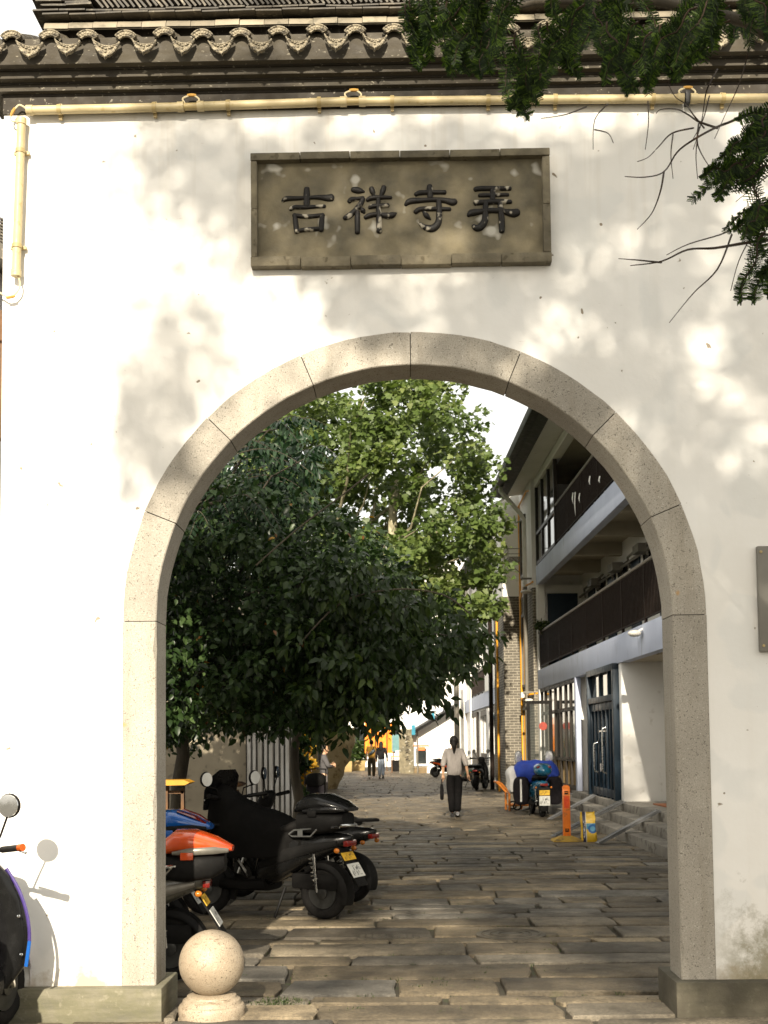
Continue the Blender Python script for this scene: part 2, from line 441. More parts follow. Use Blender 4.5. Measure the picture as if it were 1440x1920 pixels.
m = MB(); vs = []; fs = []
for i in range(41):
    a = PI - PI * i / 40
    for r, yy in ((RI + .012, .006), (RO - .006, .006), (RO - .006, TH - .006), (RI + .012, TH - .006)): vs.append((AX + r * math.cos(a), yy, AZc + r * math.sin(a)))
for i in range(40):
    for j in range(4): fs.append((i * 4 + j, i * 4 + (j + 1) % 4, (i + 1) * 4 + (j + 1) % 4, (i + 1) * 4 + j))
m.add(vs, fs); m.build('joint_mortar', pm('joint_mortar', (.018, .014, .009), (.035, .028, .018), .95, 20), gate)
for i in range(8): arch_stone(PI - PI * i / 8, PI - PI * (i + 1) / 8)
def jamb(sx, z0, z1):
    """a jamb post with a worn inner arris"""
    m = MB(); n = 26; secs = []
    xi, xo = (AX + sx * RI, AX + sx * RO)
    for i in range(n + 1):
        z = z0 + (z1 - z0) * i / n
        ch = .007 + (max(0, ra.gauss(0, .006)) if 0 < i < n else 0)
        if sx > 0 and .95 < z < 1.5: ch += .012 * abs(math.sin(z * 11))
        yf, yb = -.008, TH + .006
        ring = [(xi + sx * ch, yf), (xo - sx * .006, yf), (xo, yf + .006), (xo, yb - .006), (xo - sx * .006, yb), (xi + sx * .008, yb), (xi, yb - .008), (xi, yf + ch * 1.2)]
        secs.append([(x, yy, z) for x, yy in ring])
    vs = [p for s_ in secs for p in s_]; fs = []
    for i in range(n):
        for j in range(8): fs.append((i * 8 + j, i * 8 + (j + 1) % 8, (i + 1) * 8 + (j + 1) % 8, (i + 1) * 8 + j))
    fs.append(tuple(range(8))); fs.append(tuple(n * 8 + j for j in range(8)))
    m.add(vs, fs); return m.build('arch_jamb', M_granite, gate, smooth=25)
jamb(-1, .185, AZc - .002); jamb(1, .195, AZc - .002)
def plinth(x0, x1, h):
    m = MB(); m.box(((x0 + x1) / 2, .175, h / 2 - .02), (x1 - x0, .51, h + .04)); o = m.build('plinth_stone', M_plinth, gate, bevel=.012)
    return o
plinth(-2.44, -1.415, .183); plinth(1.575, 3.0, .193); plinth(3.006, 5.2, .193)
M_dark = pm('dark_lime_wash', (.019, .015, .010), (.032, .025, .016), .8, 5, speck=((.42, .38, .30), 30, .66, .5), bumps=(20, .25, .01))
M_mould = pm('grey_moulding', (.060, .050, .033), (.038, .031, .021), .8, 4, speck=((.32, .29, .22), 26, .64, .6), bumps=(14, .3, .015), stretch=(1, 1, 2))
zf = ZT
m = MB(); m.box(((XL + XR) / 2, .14, (ZT + 5.66) / 2), (XR - XL + .008, .3, 5.66 - ZT)); m.build('frieze_band', M_dark, gate)
def zat(v, Y): return at_y(100, v, Y).z
def course(name, yf, v_lo, v_hi, mt, zhi=None):
    z0, z1 = zat(v_lo, yf), zhi or zat(v_hi, yf)
    m = MB(); o = -yf
    m.box(((XL - o + XR) / 2, (yf + TH + o) / 2, (z0 + z1) / 2), (XR - XL + o, TH + 2 * o, z1 - z0))
    return m.build(name, mt, gate, bevel=.004), z0, z1
_, c10, c11 = course('lower_moulding', -.05, 170, 158, M_mould)
_, c20, c21 = course('middle_moulding', -.105, 146, 133, M_mould)
_, c30, c31 = course('fascia_course', -.172, 120, 72, M_mould)
m = MB()
for z0, z1, o in ((5.6, c10, .015), (c11, c20, .06), (c21, c30, .125)):
    m.box(((XL - o + XR) / 2, TH / 2, (z0 + z1) / 2), (XR - XL + o - .002, TH + 2 * o - .002, z1 - z0 + .004))
m.build('moulding_core', M_dark, gate)
# ---------------------------------------------------------------- tiled roof
def mat_tile():
    m, nt, b = new_mat('grey_clay_tile'); co = wpos(nt)
    oi = node(nt, 'ShaderNodeObjectInfo')
    col = mix(nt, ramp(nt, noise(nt, co, 9, 5, .6), .35, .65), (.062, .051, .034), (.032, .026, .018))
    col = mix(nt, ramp(nt, noise(nt, co, 24, 4, .7), .56, .70, 0, .6), col, (.21, .185, .13))
    hs = node(nt, 'ShaderNodeHueSaturation'); L(nt, col, hs.inputs['Color']); L(nt, ramp(nt, oi.outputs['Random'], 0, 1, .6, 1.5), hs.inputs['Value'])
    L(nt, hs.outputs[0], b.inputs['Base Color']); b.inputs['Roughness'].default_value = .62
    bump(nt, b, noise(nt, co, 40, 5, .65), .4, .008)
    return m
M_tile = mat_tile()
M_tilel = pm('pale_ridge_tile', (.30, .255, .18), (.19, .165, .12), .75, 5, speck=((.10, .09, .06), 12, .58, .5), bumps=(25, .3, .01), var=.3)
M_relief = pm('tile_relief_face', (.42, .36, .25), (.16, .135, .09), .5, 30, speck=((.06, .05, .035), 42, .52, .9), bumps=[(45, .9, .02), (90, .5, .006)], coords='o')
roof = MB()
YE = -.17; ze = zat(74, -.16); pit = .56
zr = ze + pit * (.145 - YE)
xl, xr = XL - .32, XR
roof.add([(xl, YE + .03, ze - .012), (xr, YE + .03, ze - .012), (xr, .145, zr), (xl, .145, zr), (xr, .62, ze + .02), (xl, .62, ze + .02),
          (xl, YE + .03, ze - .05), (xr, YE + .03, ze - .05), (xr, .62, ze - .05), (xl, .62, ze - .05)],
         [(0, 1, 2, 3), (3, 2, 4, 5), (0, 6, 7, 1), (6, 9, 8, 7), (4, 8, 9, 5), (0, 3, 5, 9, 6), (1, 7, 8, 4, 2)])
roof_o = roof.build('tile_roof', M_tile, gate)
sl = Vector((0, 1, pit)).normalized(); sn = Vector((0, -pit, 1)).normalized()
def P3(x, along, up): return Vector((x, 0, 0)) + sl * along + sn * up
def arc_tile(R, half, th, ln, n=8):
    m = MB(); vs = []; fs = []
    for s_ in (0, ln):
        for r in (R, R - th):
            for i in range(n + 1):
                a = PI / 2 + half - 2 * half * i / n; vs.append(P3(r * math.cos(a), s_, r * math.sin(a) - R * math.cos(half)))
    k = n + 1
    for i in range(n):
        fs += [(i, i + 1, 2 * k + i + 1, 2 * k + i), (k + i + 1, k + i, 3 * k + i, 3 * k + i + 1), (i + 1, i, k + i, k + i + 1), (2 * k + i, 2 * k + i + 1, 3 * k + i + 1, 3 * k + i)]
    fs += [(0, 2 * k, 3 * k, k), (n, k + n, 3 * k + n, 2 * k + n)]
    return m.add(vs, fs)
cov = arc_tile(.079, 1.05, .016, .44)
for s_ in (.11, .22, .33):       # overlapping tile lips along the run
    b_ = arc_tile(.083, 1.05, .010, .012); cov.add([tuple(Vector(p) + sl * s_) for p in b_.v], b_.f)
cov_me = cov.mesh('cover_tile', M_tile, 40)
def arc_face():
    """raised relief band closing the end of a cover tile, with a beaded pattern"""
    m = MB(); n = 14; R0, R1, hf = .042, .078, .98; vs = []; fs = []
    for yy in (-.012, .004):
        for r in (R0, R1):
            for i in range(n + 1):
                a = PI / 2 + hf - 2 * hf * i / n; vs.append((r * math.cos(a), yy, r * math.sin(a) - .030))
    k = n + 1
    for i in range(n): fs += [(i, i + 1, k + i + 1, k + i), (2 * k + i, 3 * k + i, 3 * k + i + 1, 2 * k + i + 1), (i, 2 * k + i, 2 * k + i + 1, i + 1), (k + i, k + i + 1, 3 * k + i + 1, 3 * k + i)]
    fs += [(0, k, 3 * k, 2 * k), (n, 2 * k + n, 3 * k + n, k + n)]
    m.add(vs, fs)
    for i in range(7):
        a = PI / 2 + .82 - 1.64 * i / 6
        m.ball((.060 * math.cos(a), -.013, .060 * math.sin(a) - .030), .011 if i % 2 else .008, 6, 0, (1, .6, 1))
    rp = [(R1 * .985 * math.cos(PI / 2 + hf - 2 * hf * i / 12), -.014, R1 * .985 * math.sin(PI / 2 + hf - 2 * hf * i / 12) - .030) for i in range(13)]
    m.tube(rp, .0045, 5)
    rp = [(R0 * 1.03 * math.cos(PI / 2 + hf - 2 * hf * i / 12), -.014, R0 * 1.03 * math.sin(PI / 2 + hf - 2 * hf * i / 12) - .030) for i in range(13)]
    m.tube(rp, .0035, 5)
    return m.mesh('tile_end_relief', M_relief, 40)
face_me = arc_face()
def drip():
    """trough tile with its pendant drip plate"""
    m = MB(); n = 12; w = .079
    top = [(w * (2 * i / n - 1), -.028 * (1 - (2 * i / n - 1) ** 2)) for i in range(n + 1)]
    bot = []
    for i in range(n + 1):
        t = 2 * i / n - 1; bot.append((w * t * .97, -.098 + .088 * abs(t) ** 2.5 - (.014 if i == n // 2 else 0) + (.004 if i % 2 else 0)))
    vs = [(x, -.008, z) for x, z in top] + [(x, -.008 - .012, z) for x, z in bot] + [(x, .006, z) for x, z in top] + [(x, -.002, z) for x, z in bot]
    k = n + 1; fs = []
    for i in range(n): fs += [(i, i + 1, k + i + 1, k + i), (2 * k + i, 3 * k + i, 3 * k + i + 1, 2 * k + i + 1), (i, 2 * k + i, 2 * k + i + 1, i + 1), (k + i, k + i + 1, 3 * k + i + 1, 3 * k + i)]
    m.add(vs, fs)
    m.tube([(x * .98, -.016 - .010, z + .004) for x, z in bot], .0045, 5)
    m.tube([(x * .98, -.011, z - .004) for x, z in top], .004, 5)
    for dx, dz in ((0, -.05), (-.02, -.042), (.02, -.042), (0, -.068), (-.035, -.034), (.035, -.034)): m.ball((dx, -.017, dz), .009, 6, 0, (1, .6, 1))
    me = m.mesh('drip_tile', M_relief, 40)
    t = MB(); vs = []; fs = []
    for s_ in (.0, .42):
        for r in (.075, .062):
            for i in range(9):
                a = PI + .42 + (PI - .84) * i / 8; vs.append(P3(r * math.cos(a), s_, r * math.sin(a) * .55 + .012))
    for i in range(8): fs += [(i, i + 1, 18 + i + 1, 18 + i), (9 + i + 1, 9 + i, 27 + i, 27 + i + 1), (i, 9 + i, 9 + i + 1, i + 1)]
    t.add(vs, fs)
    return me, t.mesh('trough_tile', M_tile, 40)
drip_me, trough_me = drip()
rt = random.Random(3)
x0 = at_y(20, 84, -.22).x; pitch_t = at_y(738, 60, -.22).x - at_y(20, 70, -.22).x; pitch_t /= 10
k = -2
zc = at_y(100, 69, -.22).z; zd = at_y(100, 77, -.22).z
while True:
    x = x0 + k * pitch_t
    if x > XR - .1: break
    zz = rt.uniform(-.011, .011)
    o = link('cover_tile', cov_me, None, roof_o); o.location = (x + rt.uniform(-.006, .006), -.192, zc + zz - .004); o.rotation_euler = (0, rt.uniform(-.05, .05), rt.uniform(-.04, .04))
    o = link('tile_end_relief', face_me, None, roof_o); o.location = (x, -.200, zc + zz - .004); o.rotation_euler = (rt.uniform(-.1, .05), rt.uniform(-.06, .06), 0)
    xd = x + pitch_t * .5
    o = link('drip_tile', drip_me, None, roof_o); o.location = (xd, -.206, zd + zz * .5); o.rotation_euler = (rt.uniform(-.16, .16), rt.uniform(-.10, .10), rt.uniform(-.12, .12)); o.scale = (rt.uniform(.9, 1.06), 1, rt.uniform(.85, 1.12))
    o = link('trough_tile', trough_me, None, roof_o); o.location = (xd, -.196, zd + zz * .5 + .008)
    k += 1
# ridge: pale half-round course, two thin courses, leaning standing tiles
YR = -.02
def zr_(v): return at_y(150, v, YR).z
za, zb, zc_ = zr_(60), zr_(37), zr_(24)
m = MB(); m.box(((-2.2 + XR) / 2, .145, (za + zb) / 2 - .05), (XR + 2.15, .22, zb - za + .14)); m.build('ridge_core', M_dark, roof_o)
x = at_y(85, 48, YR).x; pl = .151
rid = MB(); n = 7; vs = []; fs = []
for s_ in (0, pl - .003):
    for i in range(n + 1):
        a = PI / 2 + 1.45 * i / n + .05; vs.append((s_, .085 * math.cos(a) + .06, (zb - za) * .98 * math.sin(a) * 1.0))
for i in range(n): fs.append((i, i + 1, n + 2 + i, n + 1 + i))
fs.append(tuple(range(n, -1, -1)) + ()); rid.add(vs, fs); rid.add([(p[0], p[1] + .012, p[2] - .006) for p in vs], [f[::-1] for f in fs])
rid_me = rid.mesh('ridge_tile', M_tilel, 40)
while x < XR:
    o = link('ridge_tile', rid_me, None, roof_o); o.location = (x, YR - .01 + rt.uniform(-.003, .003), za); o.rotation_euler = (rt.uniform(-.03, .03), rt.uniform(-.012, .012), rt.uniform(-.02, .02)); x += pl
flat = MB(); flat.box((.08, .10, .0065), (.160, .24, .011), taper=.985); flat_me = flat.mesh('flat_tile', M_tile)
for j in range(2):
    x = at_y(84, 30, YR).x - j * .06
    while x < XR:
        o = link('flat_tile', flat_me, None, roof_o); o.location = (x, YR - .035 + rt.uniform(-.008, .008), zb + .001 + j * (zc_ - zb) / 2 + rt.uniform(0, .003)); o.rotation_euler = (0, rt.uniform(-.02, .02), rt.uniform(-.03, .03)); x += .164
# stacked flat tiles at the left end of the ridge
x_l = at_y(68, 0, YR).x
for j in range(11):
    zz = zc_ + .004 + j * .0165
    x = x_l + .045 - j * .011
    for q in range(2):
        o = link('flat_tile', flat_me, None, roof_o); o.location = (x + q * .166 + rt.uniform(-.012, .012), YR - .04 + rt.uniform(-.012, .012), zz + rt.uniform(0, .003)); o.rotation_euler = (0, rt.uniform(-.025, .025), rt.uniform(-.04, .04))
st = MB(); st.box((0, .09, .105), (.013, .20, .21)); st_me = st.mesh('standing_tile', M_tile)
x = at_y(196, 20, YR).x; c = 0
while x < 2.75 and c < 290:
    lean = -.66 + rt.uniform(-.06, .06)
    if 3.0 < (x + 2.1) / .9 < 3.25: lean -= .25
    o = link('standing_tile', st_me, None, roof_o); o.location = (x, YR - .03 + rt.uniform(-.008, .01), zc_ + .008); o.rotation_euler = (0, lean, rt.uniform(-.03, .03))
    x += rt.uniform(.029, .038); c += 1
m = MB(); m.box(((x_l + XR) / 2 + .1, .15, zc_ + .1), (XR - x_l - .25, .10, .17)); m.build('ridge_bed', M_dark, roof_o)
# ================================================================ NAME PLAQUE
M_slab = pm('plaque_stone', (.205, .172, .105), (.090, .078, .050), .8, 4.5, speck=((.50, .48, .42), 6, .62, .75), bumps=[(9, .3, .02), (45, .3, .006)], detail=8)
M_pfr = pm('plaque_brick', (.19, .162, .105), (.105, .09, .06), .85, 7, speck=((.07, .055, .03), 16, .58, .8), bumps=(30, .45, .012), var=.22)
plaque = empty('name_plaque', (.03, 0, 4.84), 0, 'weathered stone name plaque with four black carved characters above the arch', 'plaque')
def inpl(o): o.location = -plaque.location; return o
px0, px1, pz0, pz1 = -.882, .941, 4.485, 5.188; fw = .046
m = MB(); m.box(((px0 + px1) / 2, -.006, (pz0 + pz1) / 2), (px1 - px0 - .03, .02, pz1 - pz0 - .03)); inpl(m.build('slab', M_slab, plaque))
rp = random.Random(9)
def fbrick(x0, x1, z0, z1, yf=-.066):
    m = MB(); m.box(((x0 + x1) / 2, (yf + .01) / 2, (z0 + z1) / 2), (x1 - x0 - .003, .01 - yf, z1 - z0 - .003))
    o = inpl(m.build('frame_brick', M_pfr, plaque, bevel=.005))
    o.rotation_euler = (0, rp.uniform(-.004, .004), 0) if False else (0, 0, 0)
    o.location += Vector((0, rp.uniform(-.005, .003), rp.uniform(-.003, .003)))
for i in range(6):
    a = px0 + (px1 - px0) * i / 6; b_ = px0 + (px1 - px0) * (i + 1) / 6
    fbrick(a, b_, pz1 - fw + .002, pz1 + .004); fbrick(a, b_, pz0 - .004, pz0 + fw + .012)
zm = pz0 + .36
for z0, z1 in ((pz0 + fw + .012, zm), (zm, pz1 - fw)):
    fbrick(px0 + .002, px0 + .042, z0, z1); fbrick(px1 - .05, px1 - .002, z0, z1)
GL = {
 'ji': (520, 335, 6.261, [[(60, 268, 34), (105, 238, 58), (230, 232, 50), (350, 226, 42), (480, 220, 52), (590, 228, 78), (645, 222, 84)], [(345, 112, 58), (345, 200, 72), (345, 330, 68)],
   [(150, 366, 40), (200, 338, 52), (330, 338, 46), (450, 330, 42), (560, 325, 40)], [(203, 418, 44), (215, 520, 58), (228, 636, 54)], [(188, 430, 46), (350, 447, 48), (544, 428, 46)],
   [(530, 420, 46), (520, 520, 58), (514, 616, 50)], [(220, 616, 44), (370, 598, 50), (532, 588, 48)]]),
 'xiang': (520, 335, 6.261, [[(880, 130, 58), (950, 140, 74), (1022, 156, 24)], [(838, 276, 44), (870, 247, 56), (950, 235, 44), (1012, 226, 42)], [(1008, 232, 50), (970, 310, 60), (900, 388, 56), (840, 440, 66), (785, 468, 50)],
   [(940, 385, 55), (940, 500, 62), (940, 640, 56)], [(985, 348, 36), (1005, 378, 56), (1022, 406, 26)], [(1103, 110, 54), (1118, 156, 60), (1140, 205, 30)], [(1254, 92, 48), (1240, 140, 60), (1218, 205, 40)],
   [(1052, 256, 40), (1100, 232, 54), (1200, 222, 48), (1338, 224, 36)], [(1078, 348, 34), (1120, 326, 50), (1305, 315, 42)], [(1028, 462, 42), (1080, 437, 56), (1180, 420, 50), (1280, 437, 66), (1350, 430, 66), (1398, 404, 16)],
   [(1185, 240, 50), (1185, 330, 50), (1193, 450, 62), (1195, 628, 62)]]),
 'si': (745, 335, 6.0, [[(363, 78, 54), (365, 130, 70), (370, 220, 60)], [(203, 184, 44), (250, 162, 54), (400, 155, 48), (540, 155, 48)], [(90, 300, 34), (140, 256, 66), (280, 245, 54), (420, 238, 50), (540, 248, 60), (620, 266, 78), (655, 252, 60)],
   [(200, 380, 50), (260, 345, 52), (400, 342, 50), (596, 345, 42)], [(465, 245, 58), (470, 340, 62), (470, 440, 64), (450, 515, 74), (390, 562, 80), (310, 548, 60), (255, 508, 34), (230, 486, 8)], [(295, 372, 32), (330, 420, 56), (378, 464, 12)]]),
 'nong': (745, 335, 6.0, [[(872, 124, 52), (950, 112, 56), (1272, 112, 48)], [(920, 190, 42), (1000, 188, 46), (1248, 182, 38)], [(1075, 112, 66), (1072, 170, 58), (1072, 240, 58)], [(872, 275, 60), (960, 268, 56), (1100, 262, 58), (1278, 262, 46)],
   [(795, 420, 36), (840, 386, 74), (960, 370, 56), (1080, 360, 58), (1200, 372, 60), (1300, 390, 92), (1358, 374, 76)], [(995, 265, 58), (990, 370, 60), (985, 470, 70), (940, 540, 76), (890, 558, 68), (850, 528, 40)], [(1155, 265, 52), (1165, 370, 60), (1175, 480, 64), (1175, 600, 58)]])}
M_ink = pm('black_carved_paint', (.007, .006, .005), (.014, .011, .008), .45, 20, speck=((.40, .36, .28), 15, .60, .9), bumps=(60, .5, .006), spec=.25)
def catmull(P, n):
    out = []
    for i in range(len(P) - 1):
        p0, p1, p2, p3 = P[max(i - 1, 0)], P[i], P[i + 1], P[min(i + 2, len(P) - 1)]
        for j in range(n):
            t = j / n
            out.append(tuple(.5 * (2 * b + (c - a) * t + (2 * a - 5 * b + 4 * c - d) * t * t + (3 * b - a - 3 * c + d) * t ** 3) for a, b, c, d in zip(p0, p1, p2, p3)))
    out.append(tuple(P[-1])); return out
def stroke(m, pts, lift):
    """rounded raised brush stroke on the slab, pts = (x, z, width) in metres"""
    P = catmull(pts, 5); k = len(P); n = 7; vs = []; fs = []
    L0 = [0]
    for a, b in zip(P, P[1:]): L0.append(L0[-1] + math.hypot(b[0] - a[0], b[1] - a[1]))
    def ring(x, z, w, tx, tz, h):
        for j in range(n + 1):
            a = PI * j / n; o = math.cos(a) * w / 2; vs.append((x - tz * o, -.014 - lift - h * math.sin(a) ** .8, z + tx * o))
    for i, (x, z, w) in enumerate(P):
        a, b = P[max(i - 1, 0)], P[min(i + 1, k - 1)]; tx, tz = b[0] - a[0], b[1] - a[1]; l = math.hypot(tx, tz) or 1; tx /= l; tz /= l
        h = min(.016, w * .5)
        if i == 0:
            ring(x - tx * w * .28, z - tz * w * .28, w * .25, tx, tz, h * .1); ring(x - tx * w * .16, z - tz * w * .16, w * .75, tx, tz, h * .7)
        ring(x, z, w, tx, tz, h)
        if i == k - 1:
            ring(x + tx * w * .16, z + tz * w * .16, w * .75, tx, tz, h * .7); ring(x + tx * w * .28, z + tz * w * .28, w * .25, tx, tz, h * .1)
    r = len(vs) // (n + 1)
    for i in range(r - 1):
        for j in range(n): fs.append((i * (n + 1) + j, i * (n + 1) + j + 1, (i + 1) * (n + 1) + j + 1, (i + 1) * (n + 1) + j))
    m.add(vs, fs)
for key, (ox, oy, sc, sts) in GL.items():
    m = MB()
    for i, s_ in enumerate(sts):
        q = []
        for (a, b, w) in s_:
            p = at_y(ox + a / sc, oy + b / sc, -.016); q.append((p.x, p.z, w * 1.13 / sc * 7.18 / FPX))
        stroke(m, q, .0004 * i)
    inpl(m.build('carved_character', M_ink, plaque, smooth=60))
# ================================================================ LIGHT TUBES UNDER THE EAVES
M_tube = pm('aged_cream_plastic', (.50, .41, .23), (.43, .35, .19), .5, 8, speck=((.34, .24, .08), 26, .60, .5), coords='w')
M_clip = pm('aged_clip', (.42, .32, .14), (.33, .25, .11), .5, 12)
M_cable = pm('cream_cable', (.60, .52, .34), (.5, .43, .27), .55, 20)
M_brass = pm('cable_joint', (.48, .27, .06), (.40, .22, .05), .4, 20)
def tube_seg(a, b, lab, loop_at_start):
    a, b = Vector(a), Vector(b); t = empty('light_tube', (a + b) / 2, 0, lab, 'light tube', 'cream light tubes along the eaves')
    o_ = (a + b) / 2; d = (b - a).normalized()
    def bl(m, nm, mt, sm=40): o = m.build(nm, mt, t, smooth=sm); o.location = -o_; return o
    m = MB(); m.tube([a + d * .03, b - d * .03], .0265, 14); bl(m, 'tube_body', M_tube)
    for p, q in ((a, a + d * .04), (b - d * .04, b)):
        m = MB(); m.tube([p, q], .031, 14); bl(m, 'end_cap', M_tube)
    L_ = (b - a).length; k = max(2, int(L_ / .62))
    for i in range(k):
        p = a + d * (L_ * (i + .5) / k + (.06 if i % 2 else -.04))
        m = MB(); m.tube([p - d * .012, p + d * .012], .0315, 12)
        s_ = Vector((0, 0, 1)) if abs(d.x) > .5 else Vector((1, 0, 0))
        m.bar(p - s_ * .048 + Vector((0, .03, 0)), p + s_ * .048 + Vector((0, .03, 0)), .02, .02, up=(0, 1, 0)); bl(m, 'clamp', M_clip)
    if loop_at_start is not None:
        for i, pts in enumerate(loop_at_start):
            m = MB(); m.tube([Vector(q[:3]) for q in catmull([tuple(p) for p in pts], 6)], .0055, 6); bl(m, 'cable', M_cable)
            mid = len(pts) // 2
            m = MB(); dd = (Vector(pts[mid + 1]) - Vector(pts[mid - 1])).normalized(); c_ = Vector(pts[mid]); m.tube([c_ - dd * .028, c_ - dd * .01, c_ + dd * .01, c_ + dd * .028], [.007, .010, .010, .007], 8); bl(m, 'cable_joint', M_brass)
    return t
YT = -.052
def tp(u, v, y=YT): return tuple(at_y(u, v, y))
segs = [(50, 207, 345, 200.5), (370, 199.5, 650, 190.5), (673, 190, 972, 187.5), (978, 187, 1282, 185), (1294, 185, 1590, 183)]
labs = ['cream light tube running from the wall corner to the first cable loop', 'cream light tube above the left end of the plaque between two cable loops', 'cream light tube above the right half of the plaque', 'cream light tube beneath the hanging conifer sprays', 'cream light tube beyond the black gap near the frame edge']
for i, (u0, v0, u1, v1) in enumerate(segs):
    lp = None
    if i in (1, 2, 4):
        uc = (segs[i - 1][2] + u0) / 2; vc = (v1 + v0) / 2 if i != 4 else v0
        vv = v0 + 6
        lp = [[tp(uc - 7, vv), tp(uc - 10, vv - 10), tp(uc - 15, vv - 20), tp(uc - 6, vv - 25), tp(uc + 2, vv - 27), tp(uc + 9, vv - 25), tp(uc + 16, vv - 18), tp(uc + 9, vv - 8), tp(uc + 7, vv)]]
    if i == 0:
        lp = [[tp(52, 206), tp(44, 200), tp(36, 197), tp(29, 203), tp(24, 210), tp(20, 220), tp(23, 227), tp(32, 227)]]
    tube_seg(tp(u0, v0), tp(u1, v1), labs[i], lp)
for i in (0, 1):
    m = MB(); a, b = Vector(tp(segs[i][2], segs[i][3])), Vector(tp(segs[i + 1][0], segs[i + 1][1])); m.tube([a, b], .022, 12); o = m.build('tube_joint', M_clip, None, smooth=40)
    setp(o, ['cream joint under the cable loop left of the plaque', 'cream joint under the cable loop above the plaque'][i], 'joint')
for i in range(1):
    m = MB(); a, b = Vector(tp(1283.5, 185, -.03)), Vector(tp(1292.5, 185, -.03)); m.box((a + b) / 2, ((b - a).length, .06, .075)); o = m.build('tube_coupling', pm('black_plastic', (.012, .012, .012), None, .5), None, bevel=.004)
    setp(o, 'small black coupling box between two cream light tubes', 'coupling')
tube_seg(tp(40.5, 222), tp(30, 518), 'upright cream tube clamped to the wall left of the arch', [[tp(32, 512), tp(37, 528), tp(36, 541), tp(29, 551), tp(20, 557), tp(10, 555), tp(0, 549), tp(-12, 546)]])
# wall box at the right
m = MB(); p0, p1 = at_y(1428, 1222, -.03), at_y(1436, 1024, -.03)
wp = setp(empty('wall_panel', (p0.x + .2, 0, (p0.z + p1.z) / 2), 0, 'dark grey metal notice panel fixed to the shaded plaster beside the right jamb', 'panel'))
M_pan = pm('grey_painted_metal', (.17, .16, .135), (.14, .13, .11), .5, 4)
m.box((0, -.022, 0), (.42, .04, p1.z - p0.z)); m.build('panel_plate', M_pan, wp, bevel=.006)
m = MB()
for dx in (-.19, .19):
    for dz in (-.28, .28): m.lathe([(.008, -.048), (.009, -.042)], (dx, 0, dz), 8, axis='y')
m.build('screws', M_clip, wp)
# ================================================================ STONE BALL
def mat_ball():
    m = mat_granite('ball_granite', (.46, .375, .275), (.36, .295, .21), (.15, .11, .075), .15); nt = m.node_tree; b = nt.nodes['Principled BSDF']
    src = b.inputs['Base Color'].links[0].from_socket; co = wpos(nt, (5, 5, 22))
    pit = ramp(nt, noise(nt, co, 1.6, 6, .7), .60, .66, 0, .8); col = mix(nt, pit, src, (.13, .09, .055))
    col = mix(nt, ramp(nt, noise(nt, wpos(nt), 4.5, 5, .6), .45, .65, 0, .5), col, (.24, .185, .125)); L(nt, col, b.inputs['Base Color']); b.inputs['Roughness'].default_value = .5; return m
M_ball = mat_ball()
bp = at_z(397, 1882); bp = Vector((bp.x * 7.25 / (bp.y + 7.2), .05, 0))
ball = empty('stone_ball_bollard', bp, 0, 'speckled granite ball on a stepped round base at the left foot of the arch', 'bollard')
m = MB(); m.lathe([(.19, -.02), (.196, .02), (.196, .052), (.188, .064), (.176, .068), (.172, .080), (.170, .092), (.158, .098), (.148, .104), (.145, .116), (.13, .122), (.11, .126)], n=40); m.build('ball_base', M_ball, ball, smooth=35)
m = MB(); m.ball((0, 0, .305), .193, 48); m.build('ball', M_ball, ball, smooth=60)
# ================================================================ RIGHT-HAND APARTMENT BLOCK (local x = across the alley, local y = along it)
_d = ray(704, 1385); ALA = math.atan2(-_d.x, _d.y)
A0 = Vector((0, -7.2, 0))
def al(x, s, z=0):
    """alley coordinates -> place"""
    return Vector((x * math.cos(ALA) - s * math.sin(ALA), x * math.sin(ALA) + s * math.cos(ALA), z)) + A0
M_white = pm('white_render', (.78, .76, .715), (.72, .70, .655), .85, 1.3, speck=((.42, .38, .31), 5, .64, .35), bumps=(30, .12, .006))
M_blue = pm('pale_blue_paint', (.43, .47, .575), (.38, .415, .52), .7, 1.2, speck=((.22, .23, .27), 3, .62, .4), stretch=(1, 1, .35))
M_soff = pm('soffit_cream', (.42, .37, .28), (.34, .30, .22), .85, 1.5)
M_rail = pm('brown_railing', (.014, .009, .007), (.02, .013, .010), .7, 8, spec=.12)
M_railtop = pm('railing_top', (.15, .125, .095), (.10, .085, .065), .5, 6)
M_navy = pm('navy_door_paint', (.006, .016, .027), (.008, .020, .033), .42, 3, spec=.3)
M_frame = pm('bronze_frame', (.018, .014, .010), (.026, .02, .014), .5, 6, spec=.2)
M_gutter = pm('dark_green_gutter', (.026, .026, .017), (.018, .019, .013), .65, 3, spec=.2)
M_conc = pm('concrete_step', (.235, .215, .18), (.165, .15, .125), .85, 2.2, speck=((.07, .06, .045), 7, .56, .7), bumps=[(12, .3, .01), (50, .3, .004)])
M_metal = pm('galvanised_strip', (.30, .305, .31), (.2, .2, .2), .42, 5, metal=.5)
M_pipew = pm('white_plastic_pipe', (.66, .63, .56), (.58, .55, .49), .45, 4)
M_pipeg = pm('grey_pipe', (.155, .14, .11), (.12, .108, .085), .55, 4)
M_gas = pm('yellow_gas_pipe', (.72, .33, .015), (.62, .27, .01), .42, 5)
M_steel = pm('bright_steel', (.62, .62, .60), (.5, .5, .48), .25, 12, metal=1.0)
M_black = pm('matt_black', (.008, .007, .006), (.012, .011, .010), .7, 10, spec=.12)
def mat_glass():
    m, nt, b = new_mat('window_glass'); b.inputs['Base Color'].default_value = (.018, .022, .022, 1)
    b.inputs['Roughness'].default_value = .06; b.inputs['Specular IOR Level'].default_value = .9; return m
M_glass = mat_glass()
